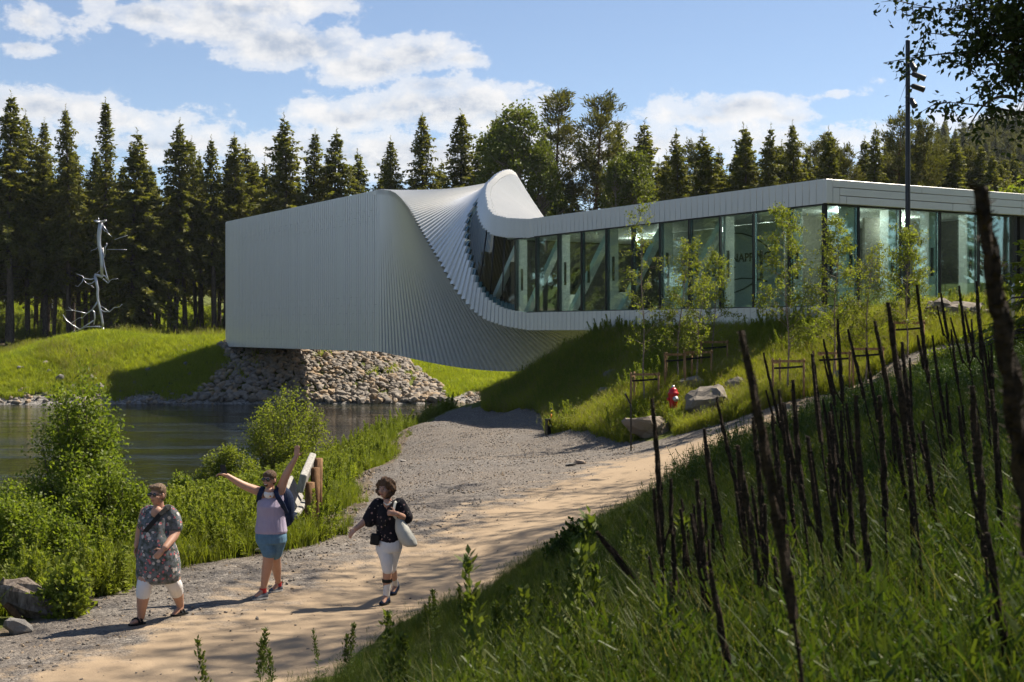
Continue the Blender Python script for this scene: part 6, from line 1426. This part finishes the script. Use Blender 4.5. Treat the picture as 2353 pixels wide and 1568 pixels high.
capsule(b, [Q(640, 370, .05), Q(700, 525, .02), Q(590, 470, -.17)], [.066, .050, .034]); hand(b, Q(585, 466, -.175), (-.95, -.15, .1), (.1, -1, .2), -1, 1.15)
fuse('body', b, M['skin'], r3, .0085, 3)
b = MB(); loft(b, [(Q(500, 322, .045), .115, .08), (Q(500, 345, .045), .170, .105), (Q(500, 420, .03), .178, .135), (Q(500, 520, .02), .165, .155), (Q(498, 620, .03), .158, .150), (Q(500, 720, .03), .165, .155), (Q(512, 785, .03), .150, .152)], 26)
capsule(b, [Q(385, 370, .04), Q(330, 440, .03), Q(285, 540, .02)], [.095, .092, .098]); capsule(b, [Q(620, 365, .04), Q(665, 430, .03), Q(700, 510, .02)], [.09, .085, .088]); fuse('blouse', b, M['blouse'], r3, .010, 3)
b = MB(); b.add([Q(445, 322, -.055), Q(530, 318, -.045), Q(475, 420, -.122)], [(0, 1, 2)]); b.ball(Q(478, 352, -.072), (.045, .03, .058), 12, 8); b.build('neckline', M['skin'], r3)
b = MB(); [b.ball(Q(450 + 75 * u, 345 + 26 * math.sin(u * 3.14), -.085 - .018 * math.sin(u * 3.14)), .0105, 8, 6) for u in np.linspace(0, 1, 9)]; b.build('necklace', M['eye_white'], r3)
b = MB(); loft(b, [(Q(507, 740, .03), .160, .145), (Q(505, 800, .03), .172, .158), (Q(505, 850, .03), .175, .158), (Q(505, 890, .03), .160, .145)], 20); capsule(b, [Q(448, 850, .0), Q(478, 980, -.04), Q(487, 1095, -.04)], [.114, .088, .072], 14); capsule(b, [Q(560, 850, .04), Q(540, 980, .07), Q(528, 1085, .12)], [.108, .085, .070], 14); fuse('capri_trousers', b, M['white_cloth'], r3, .009, 2)
b = MB(); rg_ = random.Random(5)
b.ball(f(0, -.03, .05), (.108, .112, .095), 16, 10, q)
for _ in range(110):
    a, u = rg_.uniform(0, 6.28), rg_.uniform(-.97, 1); v = Vector((math.cos(a) * math.sqrt(1 - u * u), math.sin(a) * math.sqrt(1 - u * u), u))
    if v.y > .45 and v.z < .62: continue
    b.ball(f(v.x * .118, v.y * .112 - .026, v.z * .118 + .012), rg_.uniform(.022, .036), 8, 6)
fuse('curly_hair', b, M['hair_curl'], r3, .008, 1)
for k in (-1, 1): b = MB(); b.ball(f(k * .030, .076, .006), (.014, .010, .007), 10, 6, q); e = b.build('eye', M['eye_white'], r3); MB().ball(f(k * .030, .0855, .006), .0062, 8, 6).build('iris', M['eye'], e); MB().tube([f(k * .014, .09, .024), f(k * .032, .09, .029), f(k * .05, .078, .022)], .0035, 6).build('eyebrow', M['hair_brown'], r3)
mouth(f, 1.04, r3); MB().ball(f(.082, .0, -.062), (.007, .007, .014), 8, 6).build('earring', M['eye_white'], r3)
for hl, to, pt_ in ((Q(500, 1450, .10), Q(415, 1485, -.10), 0), (Q(600, 1300, gb + .16), Q(525, 1385, gb - .04), .075)):
    zg = float(gz(g0.x + to.x, g0.y + to.y) - g0.z) + .004; ru, rs = shoe(r3, hl, to, zg, w=.046, pit=pt_); s_ = MB().rings(ru).build('shoe', M['navy'], r3); MB().rings(rs, True, False).build('sole', M['black_cloth'], s_)
b = MB(); capsule(b, [Q(483, 1265, .0), Q(474, 1385, .03)], [.050, .044]); fuse('sock', b, M['sock'], r3, .008, 1); b = MB(); capsule(b, [Q(560, 1190, gb * .9), Q(575, 1265, gb + .10)], [.05, .043]); fuse('sock', b, M['sock'], r3, .008, 1)
MB().lathe([(.068, -.022), (.068, .022)], 16, Q(484, 1218, .0), None, True, False).build('knee_band', M['black_cloth'], r3)
b = MB(); strap(b, [Q(590, 330, .02), Q(572, 350, -.075), Q(555, 420, -.135), Q(560, 490, -.15), Q(585, 520, -.12)], .030); strap(b, [Q(580, 320, .05), Q(600, 420, .07), Q(640, 520, .02)], .03)
tb = empty('tote_bag', g0); tag(tb, 'big pale canvas tote bag hanging from the shoulder of the curly-haired person', 'bag'); b.build('strap', M['canvas'], tb)
b = MB(); loft(b, [(Q(600, 515, -.06), .050, .045), (Q(620, 560, -.05), .075, .065), (Q(660, 660, -.04), .108, .10), (Q(705, 750, -.03), .118, .11), (Q(735, 810, -.03), .105, .09), (Q(750, 838, -.03), .07, .055)], 20); fuse('sack', b, M['canvas'], tb, .012, 2)
sb = empty('shoulder_bag', g0); tag(sb, 'small black shoulder bag at the hip of the curly-haired person', 'bag'); b = MB(); b.box(tuple(Q(348, 755, -.10)), (.12, .07, .15), Matrix.Rotation(rad(8), 3, 'Y')); bevel(b.build('pouch', M['black_cloth'], sb), .02, 3)
b = MB(); strap(b, [Q(400, 690, -.06), Q(470, 560, -.155), Q(540, 420, -.145), Q(590, 340, -.02)], .018); b.build('strap', M['black_cloth'], sb)

# ---------------------------------------------------------- the visitor sitting behind the end glass
w0 = to_world(2.0, 10.4, .83 - .12); r4 = empty('person', w0, museum.rotation_euler.z); tag(r4, 'person with dark hair in dark clothes sitting inside the glass end, bent over', 'person')
# local: x along the gallery away from the end wall is negative; he faces back along the wall
b = MB(); hc = Vector((.10, -.30, 1.36)); f, q = head(b, hc, 1.0, rad(-60), rad(18)); capsule(b, [(0, -.08, 1.12), (.05, -.2, 1.24), (.08, -.26, 1.32)], [.07, .06, .055])
capsule(b, [(0, .1, .5), (0, .02, .8), (0, -.06, 1.08)], [.16, .16, .15]); capsule(b, [(-.1, .08, .5), (-.12, -.38, .52), (-.12, -.40, .1)], [.09, .07, .045]); capsule(b, [(.1, .08, .5), (.12, -.38, .52), (.12, -.42, .1)], [.09, .07, .045])
capsule(b, [(-.18, -.05, 1.08), (-.22, -.16, .80), (-.08, -.40, .78)], [.06, .05, .035]); capsule(b, [(.18, -.05, 1.08), (.22, -.16, .80), (.05, -.40, .78)], [.06, .05, .035]); hand(b, (-.06, -.42, .78), (.2, -1, 0), (0, 0, 1), 1, .8); hand(b, (.04, -.42, .78), (-.2, -1, 0), (0, 0, 1), -1, .8); fuse('body', b, M['skin'], r4, .012, 3)
b = MB(); loft(b, [((0, .08, .46), .20, .17), ((0, .05, .7), .2, .165), ((0, -.02, .95), .21, .155), ((0, -.05, 1.1), .18, .12), ((0, -.09, 1.16), .09, .08)], 20); capsule(b, [(-.18, -.05, 1.08), (-.22, -.14, .85)], [.08, .075]); capsule(b, [(.18, -.05, 1.08), (.22, -.14, .85)], [.08, .075]); fuse('shirt', b, M['black_cloth'], r4, .014, 3)
b = MB(); capsule(b, [(-.1, .08, .48), (-.12, -.38, .52), (-.12, -.40, .14)], [.115, .09, .065]); capsule(b, [(.1, .08, .48), (.12, -.38, .52), (.12, -.42, .14)], [.115, .09, .065]); fuse('trousers', b, M['navy'], r4, .014, 2)
b = MB(); b.ball(f(0, -.02, .05), (.09, .1, .08), 14, 10, q); fuse('hair', b, M['eye'], r4, .010, 2)
# ================================================================== THINGS ALONG THE PATH AND ON THE MOUND
# grey mast with spotlights
X, Y = (2086 - CX_) / F_ * 41.6, 41.6; zb = gz(X, Y); ztop = (CY_ - 93) / F_ * 41.6
o = empty('lamp_mast', (X, Y, zb)); tag(o, 'tall slim grey lamp mast with small spotlights, in front of the glass end', 'lamp post')
MB().lathe([(.080, -.3), (.078, 1), (.070, ztop - zb - .02), (.066, ztop - zb)], 16).build('pole', M['steel_pole'], o)
for py, side, dn, L_ in ((148, (.35, -.9, 0), -1.3, .30), (171, (1, -.1, 0), -.42, .38), (198, (1, .1, 0), -.30, .36), (232, (.35, -.9, 0), -1.3, .28)):
    z = (CY_ - py) / F_ * 41.6 - zb; s = Vector(side).normalized(); d = Vector((s.x, s.y, dn)).normalized(); p0 = s * .08 + Vector((0, 0, z)); 
    h = MB().lathe([(.05, -.06), (.082, .0), (.09, L_ - .04), (.096, L_)], 14, p0 + s * .09, d).build('spotlight', M['steel_pole'], o)
    MB().beam(p0 - s * .04, p0 + s * .12, .05, .04).build('bracket', M['black_metal'], h)
# thin dark post with a bent head
p = gpt(1450, 1036, -3.22); z = gz(*p); Yp = p[1]; k = Yp / F_
o = empty('path_light', (p[0], Yp, z)); tag(o, 'thin black post with a short bent head standing at the fork of the path', 'lamp post')
MB().tube([(0, 0, -.1), (0, 0, 1.15), (-.02, 0, 1.28)], .022, 8).build('post', M['black_metal'], o)
MB().beam((-.01, 0, 1.24), (-.16, -.02, 1.53), .05, .045).build('lamp_head', M['black_metal'], o)
# black box with the striped marker pole
p = gpt(1262, 1001, -3.4); z = gz(*p)
o = empty('marker_post', (p[0] + .06, p[1] + .15, z)); tag(o, 'thin marker pole banded black, yellow and orange behind the black box', 'marker pole')
MB().tube([(0, 0, -.1), (.005, 0, .55)], .022, 8).build('pole', M['black_metal'], o)
MB().lathe([(.026, 0), (.026, .19)], 10, (.005, 0, .47)).build('orange_band', M['orange'], o); MB().lathe([(.024, 0), (.024, .05)], 10, (.01, 0, .66)).build('pole', M['black_metal'], o)
MB().lathe([(.03, 0), (.03, .07)], 10, (.01, 0, .71)).build('yellow_band', M['yellow'], o); MB().lathe([(.024, 0), (.024, .07)], 10, (.01, 0, .78)).build('tip', M['black_metal'], o)
o = empty('utility_box', (p[0], p[1], z), .35); tag(o, 'small black plastic box at the corner of the grass and gravel', 'utility box')
bevel(MB().box((0, 0, .2), (.22, .2, .56)).build('body', M['black_metal'], o), .012); MB().box((0, -.103, .30), (.05, .006, .06)).build('plate', M['zinc'], o); bevel(MB().box((0, 0, .49), (.24, .22, .03)).build('lid', M['black_metal'], o), .006)
# fire hydrant
X, Y = (1547 - CX_) / F_ * 40, 40; z = gz(X, Y); zt = (CY_ - 886) / F_ * 40 - z
o = empty('fire_hydrant', (X, Y, z)); o.scale = (1, 1, 1); tag(o, 'red tapered fire hydrant with a pale outlet cap in the grass', 'hydrant'); h = zt
MB().lathe([(.085, -.15), (.09, .05), (.10, h * .35), (.15, h * .74), (.165, h * .76), (.165, h * .80), (.13, h * .815), (.125, h * .87), (.085, h * .92), (.05, h * .945)], 20).build('barrel', M['red'], o)
MB().lathe([(.055, h * .93), (.05, h * .96), (.032, h)], 12).build('cap', M['zinc'], o)
MB().lathe([(.075, 0), (.08, .05), (.078, .09), (.04, .10), (.04, .12)], 16, (.03, -.11, h * .64), (.45, -1, -.15)).build('outlet_cap', M['zinc'], o); MB().lathe([(.05, 0), (.05, .06)], 12, (-.12, 0, h * .62), (-1, -.2, 0)).build('side_outlet', M['red'], o)
# plank bench beside the path
gb_ = on_ground(702, 1222, 14, 40); Yb_ = 24.6; X = (702 - CX_) / F_ * Yb_; z = gz(X, Yb_)
o = empty('bench', (X, Yb_, z), rad(4)); tag(o, 'rough bench of thick split planks on log posts, behind the backpack', 'bench')
for y, zt, x in ((-.62, .92, .12), (.15, 1.1, .16), (.7, 1.22, .17)): MB().tube([(x, y, -.3), (x, y, zt * .5), (x + .01, y, zt)], .085, 10).build('post', M['benchwood'], o)
for y in (-.6, .65): MB().tube([(-.28, y, -.3), (-.28, y, .34)], .11, 10).build('leg', M['benchwood'], o)
bevel(MB().beam((.0, -.85, .92), (.03, .95, 1.14), .13, .34, (.25, 0, 1)).build('backrest', M['benchgrey'], o), .03)
bevel(MB().beam((-.30, -.85, .40), (-.28, .95, .43), .50, .10, (.3, 0, 1)).build('seat', M['benchgrey'], o), .03)
bevel(MB().beam((-.22, -.55, .66), (-.20, .5, .72), .06, .46, (-.55, 0, 1)).build('leaning_board', M['benchgrey'], o), .02)
# driftwood and stumps at the lower left
def knotted(b, pts, rr, seed, n=14, amp=.22):
    pts = [Vector(p) for p in pts]; rg = []; up = Vector((0, 0, 1))
    for i, p in enumerate(pts):
        d = (pts[min(i + 1, len(pts) - 1)] - pts[max(i - 1, 0)]).normalized(); x = d.cross(up).normalized() if abs(d.z) < .95 else Vector((1, 0, 0)); y = x.cross(d)
        rg.append([p + (x * math.cos(a) + y * math.sin(a)) * rr[i] * (1 + amp * noise.noise((math.cos(a) * 1.6 + seed, math.sin(a) * 1.6, i * .45)) + .10 * math.sin(7 * a + seed)) for a in np.linspace(0, 2 * math.pi, n, endpoint=False)])
    b.rings(rg, True, False)
g = on_ground(75, 1420, 10, 25); o = empty('driftwood_log', (g.x, g.y, gz(g.x, g.y))); tag(o, 'big weathered split tree stump lying at the path edge, lower left corner', 'log')
b = MB(); knotted(b, [(-.42, .1, .34), (-.25, .08, .29), (0, .05, .20), (.25, .0, .12), (.5, -.05, .05)], [.13, .19, .18, .14, .07], 3.2, 18, .5); b.build('trunk', M['deadwood'], o)
b = MB(); knotted(b, [(-.05, .0, .26), (.12, .0, .30), (.28, 0, .24), (.42, -.02, .16)], [.03, .06, .05, .02], 5.1, 10, .5); b.build('root', M['deadwood'], o)
b = MB(); knotted(b, [(-.36, .05, .36), (-.38, .0, .44), (-.36, 0, .50)], [.05, .03, .012], 7.1, 8, .4); b.build('root', M['deadwood'], o)
b = MB(); knotted(b, [(-.3, -.08, .18), (-.2, -.1, .08), (-.12, -.1, 0)], [.05, .05, .03], 2.1, 8, .4); b.build('root', M['benchwood'], o)
g = on_ground(150, 1400, 10, 25); o = empty('driftwood_log', (g.x, g.y, gz(g.x, g.y))); tag(o, 'low mossy log along the gravel between stump and snag', 'log'); b = MB(); knotted(b, [(-.35, -.1, .02), (0, 0, .06), (.38, .14, .05)], [.05, .09, .05], 9.3, 10, .35); b.build('trunk', M['deadwood'], o)
g = on_ground(194, 1378, 10, 25); o = empty('tree_stump', (g.x, g.y, gz(g.x, g.y))); tag(o, 'upright rotten broken snag beside the gravel, left of the flowered dress', 'stump')
b = MB(); knotted(b, [(.0, 0, -.1), (.02, 0, .12), (.0, 0, .26), (.02, 0, .36)], [.10, .085, .08, .05], 4.4, 12, .5); b.build('trunk', M['deadwood'], o)
o2 = empty('dead_branch', (g.x - .09, g.y, g.z)); tag(o2, 'thin dark dead branch leaning against the broken snag', 'branch'); b = MB(); knotted(b, [(.06, 0, -.05), (-.02, 0, .15), (-.05, 0, .30)], [.022, .018, .012], 1.4, 8, .3); b.build('stem', M['twig'], o2)
# polished steel tree on the mound (a plain dead-tree form)
Ys = 112.0; gs = Vector(((225 - CX_) / F_ * Ys, Ys, 0)); gs.z = gz(gs.x, gs.y); o = empty('steel_tree_sculpture', gs); tag(o, 'tall silvery steel sculpture of a bare broken tree on top of the grass mound', 'sculpture')
T_ = lambda x, y, d=0.0: at((140 + x / 4.9) * .91914, (530 + y / 4.9) * .91914, Ys + d) - gs
def limb(nm, pts, r0, r1): MB().tube([T_(*p) for p in pts], list(np.linspace(r0, r1, len(pts))), 8).build(nm, M['silver'], o)
limb('trunk', [(552, 130), (535, 220), (526, 300), (527, 400), (545, 470), (556, 560), (560, 660), (562, 780)], .19, .13); limb('trunk', [(568, 800), (520, 780), (482, 772), (478, 800)], .12, .11); limb('trunk', [(478, 785), (496, 870), (512, 940), (508, 1010), (515, 1090), (538, 1180), (555, 1260), (572, 1360), (574, 1420)], .12, .09)
limb('trunk', [(574, 1405), (578, 1470), (576, 1560)], .08, .10)
for pts, a, c in (([(470, 815), (430, 828), (340, 815), (330, 790), (250, 760)], .05, .02), ([(335, 820), (320, 860), (270, 915), (235, 905)], .04, .015), ([(470, 850), (440, 875), (385, 880), (350, 850), (340, 830)], .04, .015), ([(390, 885), (440, 905), (475, 935)], .03, .012), ([(560, 780), (600, 785), (650, 850)], .06, .04), ([(575, 820), (640, 875), (655, 850)], .06, .04),
                  ([(650, 850), (625, 790), (590, 650), (580, 560), (575, 440)], .05, .03), ([(600, 520), (605, 430), (625, 410), (620, 380)], .06, .02), ([(590, 560), (605, 500)], .04, .03), ([(650, 850), (690, 825), (760, 820)], .035, .012), ([(525, 420), (490, 455), (430, 475), (428, 495)], .035, .012), ([(630, 460), (760, 462), (870, 465)], .03, .012), ([(720, 340), (790, 315), (875, 290)], .035, .012), ([(620, 240), (650, 275), (690, 310)], .04, .012), ([(575, 160), (600, 200), (635, 240), (600, 240), (570, 190)], .05, .03),
                  ([(515, 1090), (480, 1150), (440, 1200), (370, 1250), (315, 1310)], .08, .025), ([(370, 1245), (270, 1220), (200, 1205), (150, 1165)], .04, .015), ([(210, 1205), (120, 1205)], .03, .012), ([(440, 1200), (470, 1230), (475, 1300), (465, 1380)], .07, .05), ([(465, 1330), (380, 1385), (290, 1440), (185, 1490)], .06, .02), ([(290, 1440), (200, 1385), (130, 1330), (85, 1260)], .05, .03), ([(230, 1450), (195, 1475)], .03, .015), ([(574, 1410), (480, 1405), (370, 1410), (300, 1440)], .06, .03), ([(560, 1440), (500, 1460), (430, 1470)], .05, .02), ([(200, 1355), (280, 1300), (320, 1297)], .03, .012),
                  ([(545, 1200), (590, 1222), (655, 1225), (710, 1175), (780, 1165), (810, 1130)], .05, .02), ([(655, 1225), (600, 1185), (555, 1155)], .035, .02), ([(500, 750), (545, 715)], .03, .02)): limb('branch', pts, a, c)
for k in range(13): a = k * .48; limb('root', [(548, 122), (548 + 55 * math.cos(a), 118 + 9 * math.sin(a * 2), math.sin(a) * .4), (548 + (75 + 18 * math.sin(k * 3)) * math.cos(a), 110 + 12 * math.sin(k * 5), math.sin(a) * .7)], .07, .02)
limb('root', [(530, 125), (522, 95), (522, 75)], .05, .03)
# two slatted seats at the forest edge
for dx, lab in ((293, 'left one of the two blue grey slatted benches at the forest edge'), (316, 'right one of the two blue grey slatted benches at the forest edge')):
    X = (dx - CX_) / F_ * 122; z = gz(X, 122); zt = (CY_ - 766) / F_ * 122; o = empty('slatted_bench', (X, 122, zt - .5)); tag(o, lab, 'bench', 'slatted benches at the forest edge')
    for k in range(4): MB().box((0, 0, .1 + k * .11), (.82, .05, .075)).build('slat', M['bluegrey'], o)
    for x in (-.36, .36): MB().box((x, .05, .0), (.07, .07, .95)).build('leg', M['bluegrey'], o)
# white rail fence beyond the left trunks
p0, p1 = at(-60, 655, 158), at(120, 672, 150); o = empty('rail_fence', p0); tag(o, 'white rail fence seen between the trunks at the left edge', 'fence'); d = p1 - p0
for k in range(3): MB().beam(Vector((0, 0, -.36 * k)), d + Vector((0, 0, -.36 * k)), .05, .13).build('rail', M['white_paint'], o)
for k in range(6): q_ = d * (k / 5); MB().box(q_ + Vector((0, .08, -.8)), (.12, .12, 1.9)).build('post', M['white_paint'], o)
# vent pipe near the young pine, crumpled cloth by the stakes
X, Y = (2328 - CX_) / F_ * 40, 40; z = gz(X, Y); o = empty('vent_pipe', (X, Y, z)); tag(o, 'short pale bent vent pipe in front of the glass at the right edge', 'pipe')
zt = (CY_ - 652) / F_ * 40 - z; MB().tube([(0, 0, -.2), (0, 0, zt - .12), (.05, 0, zt - .02), (.16, 0, zt)], .06, 10).build('pipe', M['zinc'], o); MB().lathe([(.075, 0), (.075, .05)], 12, (.15, 0, zt), (1, 0, -.1)).build('collar', M['zinc'], o)
X, Y = (1925 - CX_) / F_ * 38.6, 38.6; z = gz(X, Y); b = MB(); b.rings([[(.26 * k * math.cos(a) * (1 + .3 * math.sin(3 * a)), .25 * k * math.sin(a), h + .06 * math.sin(5 * a + h * 9)) for a in np.linspace(0, 6.28, 16, endpoint=False)] for h, k in ((-.05, 1), (.1, .95), (.24, .7), (.36, .4), (.42, .1))], True, False)
o = b.build('crumpled_cloth', M['tarp'], None, (X, Y, z)); tag(o, 'crumpled faded blue cloth on the ground between the tree stakes', 'cloth')

# ================================================================== AIR: the far hillside fades a little into blue
hz = MB().box((0, 175, 31), (1300, 1230, 80)).build('haze'); hz['kind'] = 'stuff'
m, t, out = new_mat('haze_air'); pv = t.node('ShaderNodeVolumePrincipled'); pv.inputs['Color'].default_value = (.80, .88, 1, 1); pv.inputs['Density'].default_value = 0.00008; pv.inputs['Anisotropy'].default_value = 0.2
t.lk(pv.outputs[0], out.inputs['Volume']); hz.data.materials.append(m)
